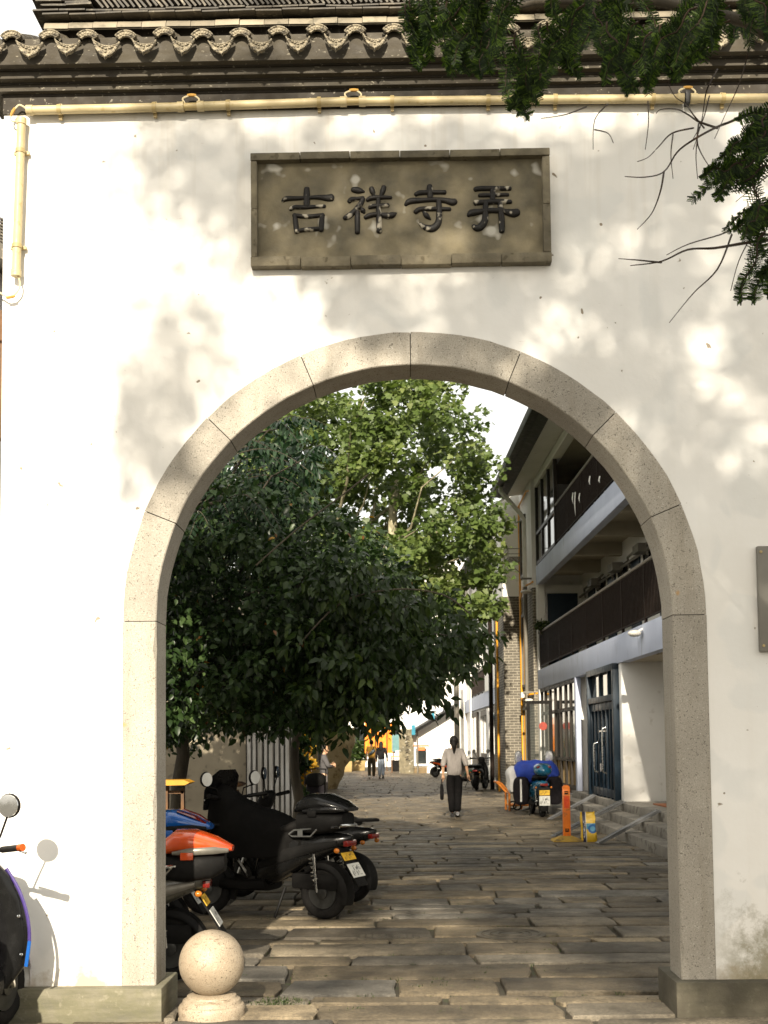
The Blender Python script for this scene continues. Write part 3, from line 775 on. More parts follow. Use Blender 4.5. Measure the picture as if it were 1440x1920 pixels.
def mat_brick():
    m, nt, b = new_mat('grey_brick_facing'); co = opos(nt)
    g = node(nt, 'ShaderNodeSeparateXYZ'); L(nt, co, g.inputs[0]); cb = node(nt, 'ShaderNodeCombineXYZ')
    L(nt, math_(nt, 'ADD', g.outputs[0], g.outputs[1]), cb.inputs[0]); L(nt, g.outputs[2], cb.inputs[1])
    t = node(nt, 'ShaderNodeTexBrick'); L(nt, cb.outputs[0], t.inputs['Vector'])
    t.inputs['Color1'].default_value = (.085, .074, .056, 1); t.inputs['Color2'].default_value = (.125, .110, .085, 1); t.inputs['Mortar'].default_value = (.30, .27, .21, 1)
    t.inputs['Scale'].default_value = 1; t.inputs['Brick Width'].default_value = .25; t.inputs['Row Height'].default_value = .083; t.inputs['Mortar Size'].default_value = .009; t.inputs['Bias'].default_value = 0
    col = mix(nt, 1.0, t.outputs[0], ramp(nt, noise(nt, co, 2.5, 5), .3, .7, .75, 1.25), 'MULTIPLY')
    L(nt, col, b.inputs['Base Color']); b.inputs['Roughness'].default_value = .85; bump(nt, b, math_(nt, 'SUBTRACT', 1.0, t.outputs[1]), .6, .01); return m
M_brick = mat_brick()
def B(*boxes):
    m = MB()
    for (x0, x1, y0, y1, z0, z1) in boxes: m.box(((x0 + x1) / 2, (y0 + y1) / 2, (z0 + z1) / 2), (abs(x1 - x0), abs(y1 - y0), abs(z1 - z0)))
    return m
blk = empty('apartment_block', A0, ALA, 'three storey apartment block with pale blue balcony fascias and brown railings along the alley', 'building')
XF = 4.6; SN, SF = 11.0, 34.0
B((5.9, 6.1, SN, SF, .45, 9.4), (5.9, 9.5, SF, SF + .2, .45, 9.4)).build('inner_wall', M_white, blk)
for zz in (3.05, 6.0):
    B((XF, XF + .18, SN, SF, zz, zz + .53)).build('balcony_fascia', M_blue, blk, bevel=.008)
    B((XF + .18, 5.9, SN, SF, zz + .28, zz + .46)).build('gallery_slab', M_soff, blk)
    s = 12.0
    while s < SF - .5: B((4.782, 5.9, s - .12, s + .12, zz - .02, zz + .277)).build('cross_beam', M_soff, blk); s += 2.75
def railing(s0, s1, zb, name='balcony_railing', x=XF + .05, parent=blk):
    m = MB(); n = int((s1 - s0) / .105)
    for i in range(n + 1): m.box((x, s0 + (s1 - s0) * i / n, zb + .56), (.030, .032, .92))
    m.box((x, (s0 + s1) / 2, zb + .10), (.035, s1 - s0, .03))
    k = max(1, int((s1 - s0) / 1.8))
    for i in range(k + 1): m.box((x, s0 + (s1 - s0) * i / k, zb + .50), (.05, .05, 1.0))
    o = m.build(name, M_rail, parent)
    m = MB(); m.tube([(x, s0, zb + 1.06), (x, s1, zb + 1.06)], .034, 8); m.build('handrail', M_railtop, o, smooth=40)
railing(SN, SF - .1, 3.58); railing(SN, 30.4, 6.53)
for b_ in ((XF, XF + .22, SF - .2, SF + .1, 3.58, 6.0), (XF + .0, XF + .2, SF - .25, SF + .1, .3, 3.05)): B(b_).build('corner_pillar', M_white, blk)
# frontal end wall of the gallery with a dark blue door
B((XF + .22, 5.9, SF - .05, SF + .15, 3.5, 6.0)).build('gallery_end_wall', M_white, blk)
B((XF + .30, 5.75, SF - .12, SF - .06, 3.58, 5.75)).build('gallery_door', M_navy, blk)
def window(s0, s1, z0, z1, x=5.9, bars=2):
    f = B((x - .03, x + .02, s0, s1, z0, z0 + .06), (x - .03, x + .02, s0, s1, z1 - .06, z1), (x - .03, x + .02, s0, s0 + .06, z0 + .06, z1 - .06), (x - .03, x + .02, s1 - .06, s1, z0 + .06, z1 - .06))
    for i in range(1, bars): f.box((x - .005, s0 + (s1 - s0) * i / bars, (z0 + z1) / 2), (.05, .05, z1 - z0 - .12))
    o = f.build('window', M_frame, blk); B((x - .012, x - .004, s0 + .05, s1 - .05, z0 + .05, z1 - .05)).build('pane', M_glass, o)
for fz in (3.55, 6.5):
    s = 14.0
    while s < 32.5:
        window(s, s + 1.1, fz + 1.0, fz + 2.2)
        o = B((5.86, 5.93, s + 1.45, s + 2.35, fz, fz + 2.15)).build('gallery_door', M_navy, blk)
        s += 2.75
m = MB()
for s in np.arange(13, 33, 1.9): m.tube([(5.75, s, 5.75), (5.75, s + .8, 5.72), (5.8, s + .9, 5.5)], .03, 5)
m.tube([(5.78, SN, 5.62), (5.78, SF - .3, 5.62)], .035, 6)
for s in np.arange(14, 32, 2.75): m.box((5.7, s + .5, 5.66), (.25, .55, .18))
m.build('ceiling_services', M_pipeg, blk)
# upper glazed bay at the far end
f = MB()
for s in (30.45, 31.6, 32.8, 33.95): f.box((XF + .05, s, 7.72), (.09, .09, 2.3))
for z in (6.6, 7.45, 8.85): f.box((XF + .05, 32.2, z), (.088, 3.5, .09))
o = f.build('glazed_bay_frame', M_frame, blk)
for s0, s1 in ((30.5, 31.55), (31.65, 32.75), (32.85, 33.9)):
    B((XF + .045, XF + .055, s0, s1, 6.65, 7.40), (XF + .045, XF + .055, s0, s1, 7.50, 8.80)).build('pane', M_glass, o)
# eaves
B((3.56, 3.76, SN, 36.3, 8.98, 9.17)).build('gutter', M_gutter, blk, bevel=.02)
m = MB(); m.add([(3.76, SN, 8.99), (4.02, SN, 8.93), (4.02, 36.3, 8.93), (3.76, 36.3, 8.99), (3.76, SN, 9.1), (4.02, SN, 9.1), (4.02, 36.3, 9.1), (3.76, 36.3, 9.1)],
    [(0, 1, 2, 3), (7, 6, 5, 4), (0, 4, 5, 1), (3, 2, 6, 7), (0, 3, 7, 4), (1, 5, 6, 2)]); m.build('eave_board', M_gutter, blk)
m = MB(); m.add([(4.02, SN, 8.98), (4.9, SN, 9.12), (4.9, 36.2, 9.12), (4.02, 36.2, 8.98), (4.02, SN, 9.1), (4.9, SN, 9.3), (4.9, 36.2, 9.3), (4.02, 36.2, 9.1)],
    [(0, 1, 2, 3), (7, 6, 5, 4), (0, 4, 5, 1), (3, 2, 6, 7), (0, 3, 7, 4), (1, 5, 6, 2)]); m.build('eave_soffit', M_white, blk)
B((XF - .02, XF + .20, SN, SF, 8.78, 9.02)).build('top_beam', M_white, blk)
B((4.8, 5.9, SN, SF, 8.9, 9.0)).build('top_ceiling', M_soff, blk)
m = MB(); m.add([(3.6, SN, 9.18), (8.5, SN, 11.2), (8.5, 36.3, 11.2), (3.6, 36.3, 9.18), (3.6, SN, 9.28), (8.5, SN, 11.3), (8.5, 36.3, 11.3), (3.6, 36.3, 9.28)],
    [(0, 1, 2, 3), (7, 6, 5, 4), (0, 4, 5, 1), (3, 2, 6, 7), (0, 3, 7, 4), (1, 5, 6, 2)]); m.build('roof', M_gutter, blk)
# ground floor: cross walls, blue panelled door, glazed shopfront
B((XF + .03, 5.9, 22.62, 22.86, .44, 3.07)).build('cross_wall', M_white, blk, bevel=.006)
B((XF + .06, 5.9, 27.7, 27.95, .40, 3.07)).build('cross_wall', M_white, blk, bevel=.006)
B((XF, XF + .12, 27.62, 27.84, .32, 3.05)).build('blue_pilaster', M_blue, blk, bevel=.006)
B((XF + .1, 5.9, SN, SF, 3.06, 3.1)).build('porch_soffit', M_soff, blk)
dr = B((XF + .02, XF + .10, 22.9, 25.8, .45, 2.36)).build('panelled_door', M_navy, blk)
f = MB()
for s in (22.96, 25.74): f.box((XF - .01, s, 1.74), (.14, .14, 2.62))
f.box((XF - .005, 24.35, 3.0), (.15, 2.92, .13)); f.box((XF - .005, 24.35, 2.42), (.13, 2.66, .12))
f.build('door_frame', M_navy, dr, bevel=.008)
f = MB()
for i in range(7): f.box((XF - .005, 23.12 + i * .41, 1.40), (.05, .06, 1.90))
f.box((XF - .002, 24.35, .56), (.045, 2.6, .16)); f.box((XF - .002, 24.35, 2.27), (.045, 2.6, .14))
f.build('door_battens', M_navy, dr, bevel=.006)
B((XF + .02, XF + .04, 23.05, 23.68, 2.48, 2.93), (XF + .02, XF + .04, 23.74, 24.6, 2.48, 2.93), (XF + .02, XF + .04, 24.66, 25.66, 2.48, 2.93)).build('pane', M_glass, dr)
for s in (23.71, 24.63): B((XF - .025, XF + .035, s - .03, s + .03, 2.48, 2.935)).build('transom_bar', M_navy, dr)
B((XF + .012, XF + .018, 23.95, 24.28, 1.55, 2.18), (XF + .012, XF + .018, 24.6, 24.93, 1.55, 2.18)).build('pane', M_glass, dr)
for s, z0, z1 in ((23.92, .95, 1.85), (24.86, .95, 1.55)):
    m = MB(); m.tube([(XF - .03, s, z0), (XF - .10, s, z0 + .02), (XF - .11, s, z0 + .08), (XF - .11, s, z1 - .08), (XF - .10, s, z1 - .02), (XF - .03, s, z1)], .018, 8); m.build('pull_handle', M_steel, dr, smooth=50)
m = MB(); m.box((XF - .055, 24.38, 1.05), (.02, .16, .16)); m.box((XF - .06, 24.1, 1.78), (.03, .62, .03)); m.build('lock_plate', M_steel, dr)
f = MB(); s = 27.98; gl = []
ss = [27.98, 28.75, 29.5, 30.35, 31.2, 32.1, 33.0, 33.75]
for s in ss: f.box((XF + .08, s, 1.75), (.09, .10, 2.6))
for z in (.5, 1.15, 2.35, 3.0): f.box((XF + .08, 30.86, z), (.08, 5.8, .09))
shop = f.build('shopfront_frame', M_frame, blk)
for a, b_ in zip(ss, ss[1:]):
    B((XF + .07, XF + .08, a + .06, b_ - .06, 1.2, 2.3), (XF + .07, XF + .08, a + .06, b_ - .06, 2.4, 2.95)).build('pane', M_glass, shop)
m = MB()
for i, s in enumerate(np.arange(28.05, 33.7, .115)): m.box((XF + .10, float(s), .82), (.03, .045 + .02 * (i % 3), .6))
m.build('timber_slat_panel', pm('golden_timber', (.30, .20, .07), (.16, .10, .035), .5, 7, var=0), shop)
m = MB()
for s in (28.4, 29.1, 30.8, 31.7, 32.6): m.box((XF + .16, s, 1.75), (.02, .26, 1.08))
m.build('pale_curtain', M_white, shop)
B((XF + .3, 5.85, 27.95, 34, .3, .4)).build('shop_floor', M_conc, blk)
# outward opened glazed door
od = MB(); xo0, xo1, so = 3.98, 4.56, 31.4
for x in (xo0, xo1): od.box((x, so, 1.48), (.085, .05, 2.3))
for z in (.38, 2.6): od.box(((xo0 + xo1) / 2, so, z), (xo1 - xo0 + .08, .048, .085))
odo = od.build('opened_glass_door', M_black, blk)
def mat_clear():
    m, nt, b = new_mat('thin_clear_glass'); b.inputs['Base Color'].default_value = (.10, .11, .10, 1); b.inputs['Roughness'].default_value = .03; b.inputs['Specular IOR Level'].default_value = .3
    b.inputs['Alpha'].default_value = .18; return m
M_clear = mat_clear()
B((xo0 + .04, xo1 - .04, so - .006, so + .006, .43, 2.55)).build('pane', M_clear, odo)
M_red = pm('red_paper', (.30, .03, .010), (.18, .022, .01), .6, 15)
m = MB(); m.lathe([(.02, so - .016), (.10, so - .016), (.108, so - .012)], (xo0 + .38, 0, 1.98), 20, axis='y'); m.build('round_red_paper', M_red, odo)
# stair block: brick below, white above, narrow stair windows
B((4.5, 5.9, SF + .1, 37, .0, 5.95)).build('brick_wall', M_brick, blk)
B((4.5, 5.9, SF + .1, 37, 5.95, 9.2)).build('upper_white_wall', M_white, blk)
m = B((3.97, 5.9, 37, 40, 0, 6.05)).build('brick_pier', M_brick, blk)
m = MB(); m.prism([(3.97, 6.05), (5.9, 6.05), (5.9, 9.9), (4.55, 9.35), (3.97, 9.0)], 37, 40, 'y'); m.build('upper_pier_wall', M_white, blk)
def nwin(s0, s1, z0, z1):
    o = B((4.44, 4.5, s0, s1, z0, z0 + .08), (4.44, 4.5, s0, s1, z1 - .08, z1), (4.44, 4.5, s0, s0 + .08, z0, z1), (4.44, 4.5, s1 - .08, s1, z0, z1)).build('stair_window', M_pipeg, blk)
    B((4.47, 4.48, s0 + .06, s1 - .06, z0 + .06, z1 - .06)).build('pane', M_glass, o)
nwin(35.3, 36.4, 6.5, 8.3); nwin(35.3, 36.4, 3.2, 5.4); nwin(35.3, 36.5, .9, 2.6)
def ppipe(pts, r, mt, name, n=8):
    m = MB(); m.tube(pts, r, n); return m.build(name, mt, blk, smooth=50)
ppipe([(3.72, 34.75, 9.0), (3.72, 34.75, 8.85), (3.9, 34.75, 8.65), (4.28, 34.75, 8.2), (4.38, 34.75, 8.0), (4.38, 34.75, 6.05)], .065, M_pipew, 'white_downpipe')
ppipe([(4.38, 34.75, 6.05), (4.38, 34.75, .1)], .062, M_pipeg, 'grey_downpipe')
ppipe([(4.44, 36.45, 8.75), (4.44, 36.45, 3.2), (4.44, 36.45, .3)], .036, M_gas, 'yellow_gas_pipe')
ppipe([(4.44, 36.45, 8.75), (4.44, 34.6, 8.82), (4.75, 34.1, 8.82)], .03, M_gas, 'yellow_gas_pipe')
ppipe([(4.44, 36.4, 5.9), (4.36, 35, 6.08), (4.5, 34.0, 6.1)], .03, M_gas, 'yellow_gas_pipe')
ppipe([(4.44, 36.4, 2.85), (4.40, 34.2, 2.92), (4.75, 34.0, 2.95)], .03, M_gas, 'yellow_gas_pipe')
ppipe([(3.93, 38.6, 5.6), (3.93, 38.6, 0)], .034, M_gas, 'orange_gas_pipe')
ppipe([(3.86, 40.15, 9.0), (3.86, 40.15, 0)], .07, M_rail, 'dark_downpipe')
m = MB()
for z in (7.0, 7.25):
    m.tube([(4.48, 35.2, z), (3.95, 35.2, z), (3.95, 36.2, z), (4.48, 36.2, z)], .012, 5)
for i in range(6): m.tube([(3.95 + i * .1, 35.2, 7.0), (3.95 + i * .1, 36.2, 7.0)], .009, 4)
for i in range(7): m.tube([(3.95, 35.2 + i * .166, 7.0), (4.48, 35.2 + i * .166, 7.0)], .009, 4)
for p in ((3.95, 35.2), (3.95, 36.2)): m.tube([(*p, 7.0), (*p, 7.25)], .012, 5); m.tube([(p[0] + .1, p[1], 7.0), (4.49, p[1], 6.6)], .012, 5)
m.build('air_conditioner_rack', M_pipeg, blk)
for x, s, z in ((4.42, 34.2, 6.22), (4.42, 34.2, 2.98)):
    m = MB(); m.box((x, s, z), (.42, .06, .05)); m.tube([(x - .2, s, z - .05), (x - .2, s, z)], .02, 5); m.build('arm_lamp', M_pipeg, blk)
m = MB(); m.ball((4.36, 34.3, 5.86), .16, 12, 0, (1.1, 1, .35)); m.build('white_lamp_shade', M_pipew, blk, smooth=60)
m = MB(); m.ball((4.38, 34.3, 2.75), .09, 12, 0, (1.4, 1, .6)); m.build('white_lamp_shade', M_pipew, blk, smooth=60)
m = MB(); m.ball((4.46, 20.6, 3.42), .12, 10, 0, (1, 1, .5)); m.tube([(4.6, 20.6, 3.5), (4.46, 20.6, 3.42)], .02, 6); m.build('security_camera', M_pipew, blk, smooth=60)
m = MB(); m.box((4.36, 35.6, 2.95), (.12, .3, .16)); m.build('junction_box', M_pipew, blk)
# far section of the row
B((4.72, 9, 40, 66, 0, 9.5)).build('far_section_wall', M_white, blk)
B((4.62, 4.75, 40, 66, 3.05, 3.66)).build('balcony_fascia', M_blue, blk)
for a, b_ in ((40.2, 46.5), (50.5, 58)): railing(a, b_, 3.66, 'balcony_railing', 4.66)
for b_ in ((4.60, 4.74, 46.5, 50.5, 3.66, 4.75), (4.58, 4.75, 58, 58.6, 0, 9), (4.6, 4.75, 42.5, 43.2, .2, 3.0)): B(b_).build('white_pier', M_white, blk)
for s0 in (41, 44.5, 51, 54, 60):
    o = B((4.66, 4.73, s0, s0 + 2.2, 4.7, 6.4)).build('far_window', M_frame, blk)
    B((4.64, 4.66, s0 + .1, s0 + 1.0, 4.8, 6.3), (4.64, 4.66, s0 + 1.2, s0 + 2.1, 4.8, 6.3)).build('pane', M_glass, o)
for s0, w, mt in ((44.0, 1.6, M_navy), (46.5, 2.4, M_frame), (50, 3, M_frame), (55, 3, M_frame)):
    o = B((4.62, 4.73, s0, s0 + w, .2, 2.95)).build('far_door', mt, blk)
    B((4.60, 4.62, s0 + .15, s0 + w * .45, 1.1, 2.7), (4.60, 4.62, s0 + w * .55, s0 + w - .15, 1.1, 2.7)).build('pane', M_glass, o)
B((4.6, 4.74, 48.95, 49.9, .2, 2.95)).build('white_door_reveal', M_white, blk)
for s, x in ((47, 5.6), (62, 5.4)):
    m = B((x, x + .7, s, s + .9, 11.2, 12.3), (x - .15, x + .85, s - .15, s + 1.05, 12.3, 12.55)); m.build('chimney', M_soff, blk)
m = MB(); m.add([(4.0, 40, 9.3), (7.5, 40, 11.6), (7.5, 66, 11.6), (4.0, 66, 9.3), (4.0, 40, 9.5), (7.5, 40, 11.8), (7.5, 66, 11.8), (4.0, 66, 9.5)], [(0, 1, 2, 3), (7, 6, 5, 4), (0, 4, 5, 1), (3, 2, 6, 7), (0, 3, 7, 4), (1, 5, 6, 2)]); m.build('roof', M_gutter, blk)
m = MB()
for s, z, h in ((27.2, 7.25, .55), (27.5, 7.3, .25), (26.6, 7.1, .2), (25.3, 7.2, .18), (24.2, 6.95, .12)):
    m.add([(XF + .02, s, z), (XF + .02, s + .14, z + .03), (XF + .01, s + .2, z - h * .4), (XF + .02, s + .09, z - h), (XF + .01, s + .03, z - h * .5)], [(0, 1, 2, 3, 4)])
m.build('torn_paper', M_white, blk)
for s in (15.5, 21.0, 26.4):
    q = B((XF + .55, XF + .90, s, s + .85, 4.15, 4.75)).build('air_conditioner', M_pipew, blk, bevel=.02); m = MB(); m.lathe([(.22, -.012), (.23, .0)], (XF + .545, s + .36, 4.45), 20, axis='x'); m.build('fan_grille', M_pipeg, q)
# ---------------------------------------------------------------- steps and ramps
stp = empty('entrance_steps', A0, ALA, 'grey concrete entrance steps in front of the blue door with pale ramp strips', 'steps')
for x0, z in ((3.9, .15), (4.2, .30), (4.5, .45)):
    B((x0, 6.0 if z > .4 else x0 + .34, 12, 27.9, z - .15 - (.1 if z < .2 else .05), z)).build('step', M_conc, stp, bevel=.012)
B((4.5, 6, 27.9, 34, -.05, .30)).build('step', M_conc, stp, bevel=.01)
B((4.25, 4.5, 27.9, 33, -.05, .14)).build('step', M_conc, stp, bevel=.01)
Rinv = Matrix.Rotation(-ALA, 3, 'Z')
def loc(p): return Rinv @ (p - A0)
for (u0, v0, u1, v1, w) in ((1122, 1581, 1234, 1520, .16), (1040, 1568, 1166, 1503, .17), (1030, 1536, 1114, 1491, .17), (980, 1520, 1068, 1488, .17)):
    a = loc(at_z(u0, v0, .02)); b_ = loc(at_z(u1, v1, .47)); m = MB(); d = (b_ - a)
    m.bar(a, b_, w, .012); m.bar(a + Vector((0, -w / 2, .012)), b_ + Vector((0, -w / 2, .012)), .012, .03); m.bar(a + Vector((0, w / 2, .012)), b_ + Vector((0, w / 2, .012)), .012, .03)
    m.build('ramp_strip', M_metal, stp)
m = MB(); m.box((5.35, 20.9, .462), (.9, 1.1, .02)); o = m.build('door_mat', pm('rust_mat', (.26, .09, .03), (.2, .07, .025), .95, 30)); o.location = A0; o.rotation_euler = (0, 0, ALA)
setp(o, 'rust brown door mat on the landing beside the right jamb', 'mat')
# ================================================================ FAR END OF THE ALLEY
fw_ = empty('far_white_house', (0, 0, 0), 0, 'tall blank white house wall closing the right of the far alley', 'house')
Yw = 55.2
def wx(u, Y): return at_y(u, 1400, Y).x
def wz(v, Y, u=800): return at_y(u, v, Y).z
m = B((wx(750, Yw), wx(862, Yw) + 1, Yw, Yw + 6, -.1, 11)); m.build('wall', M_white, fw_)
wf = B((wx(776, Yw), wx(803, Yw), Yw - .09, Yw, wz(1436, Yw), wz(1432, Yw)), (wx(776, Yw), wx(803, Yw), Yw - .09, Yw, wz(1403, Yw), wz(1399, Yw)), (wx(776, Yw), wx(780, Yw), Yw - .09, Yw, wz(1432, Yw), wz(1403, Yw)), (wx(799, Yw), wx(803, Yw), Yw - .09, Yw, wz(1432, Yw), wz(1403, Yw))).build('window', M_white, fw_)
B((wx(779.5, Yw), wx(799.5, Yw), Yw - .05, Yw - .03, wz(1432.5, Yw), wz(1402.5, Yw))).build('pane', M_glass, wf)
B((wx(783, Yw), wx(797, Yw), Yw - .12, Yw - .06, wz(1407, Yw), wz(1400.5, Yw)), (wx(775, Yw), wx(804, Yw), Yw - .14, Yw - .02, wz(1398.8, Yw), wz(1397, Yw))).build('orange_sign_strip', pm('orange_red_paint', (.75, .16, .03), (.6, .12, .02), .5, 9), wf)
B((wx(775, Yw), wx(800, Yw), Yw - .03, Yw, 0, wz(1438, Yw))).build('brown_dado', pm('brown_dado', (.2, .14, .07), (.14, .1, .05), .8, 6), fw_)
B((wx(750, Yw) - .05, wx(775, Yw), Yw - .35, Yw - .01, 0, wz(1367, Yw))).build('stone_pier', M_slab, fw_)
def glyphs():
    m = MB()
    for k, v in enumerate((1384, 1396, 1409, 1422)):
        c = at_y(764, v, Yw - .36)
        for a, b_, w in (((-.13, .05), (.10, .10), .022), ((.02, .14), (-.06, -.10), .02), ((-.08, -.02), (.12, -.12), .022), ((.08, .02), (-.10, -.14 + .02 * k), .02)):
            m.bar((c.x + a[0], c.y, c.z + a[1]), (c.x + b_[0], c.y, c.z + b_[1]), w * 1.3, .02, up=(0, 1, 0))
    return m
glyphs().build('carved_glyphs', M_dark, fw_)
# lean-to awning
aw = empty('lean_to_awning', (0, 0, 0), 0, 'pale sloping lean-to awning with blue cloth ends against the white house wall', 'awning')
a, b_ = at_y(777, 1362, 54.5), at_y(860, 1312, 54.5)
m = MB(); dv = Vector((0, .6, 0)); th = Vector((0, 0, -.16))
vs = [a, b_, b_ + dv, a + dv]; m.add(vs + [p + th * .5 for p in vs], [(0, 1, 2, 3), (7, 6, 5, 4), (0, 4, 5, 1), (1, 5, 6, 2), (2, 6, 7, 3), (3, 7, 4, 0)])
m.build('awning_sheet', pm('faded_awning', (.46, .50, .60), (.6, .6, .6), .6, 2), aw)
m = MB(); off = Vector((0, .05, -.2)); vs = [a + off, b_ + off, b_ + dv + off, a + dv + off]; m.add(vs + [p + th for p in vs], [(0, 1, 2, 3), (7, 6, 5, 4), (0, 4, 5, 1), (1, 5, 6, 2), (2, 6, 7, 3), (3, 7, 4, 0)]); m.build('awning_frame', M_black, aw)
M_teal = pm('teal_cloth', (.015, .16, .24), (.02, .2, .28), .7, 9)
m = MB(); m.box(a + Vector((-.05, .1, -.18)), (.18, .25, .5)); c_ = a.lerp(b_, .42); m.box(c_ + Vector((0, -.05, 0)), (.14, .1, .42)); m.build('blue_cloth_end', M_teal, aw)
m = MB(); m.tube([a + Vector((.15, .5, -.2)), a + Vector((.15, .5, -a.z))], .04, 6); m.build('awning_post', M_pipeg, aw)
# street lamp bracket and far post by the second block
ut = empty('utility_pole', at_z(858, 1458), 0, 'slim grey utility pole with a bracket lamp at the far balcony corner', 'pole')
m = MB(); m.tube([(0, 0, 0), (0, 0, 8.6)], [.13, .10], 10); m.build('pole_shaft', M_pipeg, ut, smooth=50)
m = MB(); m.tube([(0, 0, 4.55), (-.9, 0, 4.75)], .04, 6); m.box((-.85, 0, 4.85), (.5, .14, .16)); m.tube([(0, 0, 4.1), (-.6, 0, 4.65)], .025, 6); m.build('bracket_lamp', M_pipew, ut)
# far houses and the left row
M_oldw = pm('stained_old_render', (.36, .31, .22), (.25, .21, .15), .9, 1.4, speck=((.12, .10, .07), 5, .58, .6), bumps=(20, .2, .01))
hb = empty('far_left_house', (0, 0, 0), 0, 'white house far down the left side half hidden by foliage', 'house')
m = B((-9, -3.3, 24, 46, -.1, 4.6)); m.build('wall', M_white, hb)
m = MB(); m.prism([(-9.3, 4.6), (-2.9, 4.6), (-3.1, 4.85), (-6, 6.6), (-9.3, 4.9)], 23.7, 46.2, 'y'); m.build('roof', M_gutter, hb)
for y in (25.5, 29, 33, 38): o = B((-3.3, -3.24, y, y + 1.2, 1.0, 2.4)).build('window', M_frame, hb); B((-3.245, -3.235, y + .1, y + 1.1, 1.1, 2.3)).build('pane', M_glass, o)
hc = empty('end_house', (0, 0, 0), 0, 'pale house across the far end of the alley behind the shop counter', 'house')
m = B((-12, 2.6, 74, 82, -.1, 6.5)); m.build('wall', M_white, hc)
m = MB(); m.prism([(73.4, 6.5), (82.5, 6.5), (78, 8.9)], -12.4, 3.0, 'x'); m.build('roof', M_gutter, hc)
for x in (-6, -3.2, -.6): o = B((x, x + 1.5, 73.93, 74, .9, 2.7)).build('window', M_frame, hc); B((x + .12, x + 1.38, 73.9, 73.93, 1.0, 2.6)).build('pane', M_glass, o)
# nearer left shed wall and white ribbed shutter
sh = empty('left_shed', (0, 0, 0), 0, 'old stained shed wall in the shade behind the parked scooters', 'shed')
Ys = 13.4
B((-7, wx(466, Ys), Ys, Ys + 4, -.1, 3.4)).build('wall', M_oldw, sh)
m = MB(); m.prism([(Ys - .4, 3.3), (Ys + 4.4, 3.3), (Ys + 2, 4.6)], -7.3, wx(466, Ys) + .2, 'x'); m.build('roof', M_tile, sh)
B((wx(470, Ys), wx(492, Ys), Ys - .05, Ys, 1.55, 2.6)).build('dark_window', M_frame, sh)
rbs = empty('white_ribbed_shutter', (0, 0, 0), 0, 'dirty white ribbed metal shutter standing upright beyond the black scooter', 'shutter')
M_rib = pm('dirty_white_metal', (.60, .58, .55), (.36, .33, .28), .5, 3, stretch=(3, 3, .5))
x = wx(463, Ys - .2); xe = wx(546, Ys - .2); i = 0
while x < xe:
    w = rnd.uniform(.075, .13); m = MB()
    m.prism([(x, Ys - .2), (x + w * .15, Ys - .27), (x + w * .7, Ys - .27), (x + w * .85, Ys - .2)], -.02, 2.45, 'z'); m.build('rib', M_rib, rbs); x += w
B((wx(463, Ys - .2) - .02, xe + .02, Ys - .2, Ys - .15, -.02, 2.5)).build('backing_sheet', M_frame, rbs)
# pale leaning rock
rk = MB(); cen = at_z(630, 1480); Yr = cen.y + .5
pr = random.Random(5); vs = []; fs = []; NV, NU = 9, 14
for i in range(NV):
    t = i / (NV - 1); z = -.05 + 2.15 * t; cx = at_y(600, 1400, Yr).x + .15 + .42 * t; hx = (.42 + .50 * t - .55 * max(0, t - .8) * 2); 
    for j in range(NU):
        a = 2 * PI * j / NU; r = 1 + pr.uniform(-.09, .09)
        vs.append((cx + hx * r * math.cos(a), Yr + (.35 + .1 * t) * r * math.sin(a), z + pr.uniform(-.03, .03)))
for i in range(NV - 1):
    for j in range(NU): fs.append((i * NU + j, i * NU + (j + 1) % NU, (i + 1) * NU + (j + 1) % NU, (i + 1) * NU + j))
fs.append(tuple((NV - 1) * NU + j for j in range(NU)))
rk.add(vs, fs); o = rk.build('standing_rock', pm('pale_ochre_rock', (.62, .50, .30), (.48, .36, .19), .9, 3.5, speck=((.22, .14, .06), 5, .58, .7), bumps=[(6, .6, .05), (25, .4, .01)]), None, smooth=60)
setp(o, 'pale ochre rock leaning outward behind the woman by the stroller', 'rock')
# ================================================================ TREES
npr = np.random.default_rng(11)
def mat_leaf(name, c1, c2, c3, rough=.42, trans=.30, spec=.5):
    m, nt, b = new_mat(name)
    a = node(nt, 'ShaderNodeAttribute'); a.attribute_name = 'tone'
    cr = node(nt, 'ShaderNodeValToRGB'); e = cr.color_ramp.elements
    e[0].position = 0; e[0].color = (*c1, 1); e[1].position = 1; e[1].color = (*c3, 1); k = e.new(.6); k.color = (*c2, 1)
    L(nt, a.outputs['Fac'], cr.inputs[0]); L(nt, cr.outputs[0], b.inputs['Base Color'])
    b.inputs['Roughness'].default_value = rough; b.inputs['Specular IOR Level'].default_value = spec
    t = node(nt, 'ShaderNodeBsdfTranslucent'); hs = node(nt, 'ShaderNodeHueSaturation'); hs.inputs['Value'].default_value = 1.7; hs.inputs['Saturation'].default_value = 1.1
    L(nt, cr.outputs[0], hs.inputs['Color']); L(nt, hs.outputs[0], t.inputs['Color'])
    mx = node(nt, 'ShaderNodeMixShader'); mx.inputs[0].default_value = trans
    L(nt, b.outputs[0], mx.inputs[1]); L(nt, t.outputs[0], mx.inputs[2]); L(nt, mx.outputs[0], nt.nodes['Material Output'].inputs[0])
    return m
def SH(P, du, dv, vmin=1250):
    return [(u + (du if u > 820 else 0), v + (dv if v > vmin else 0)) for u, v in P]
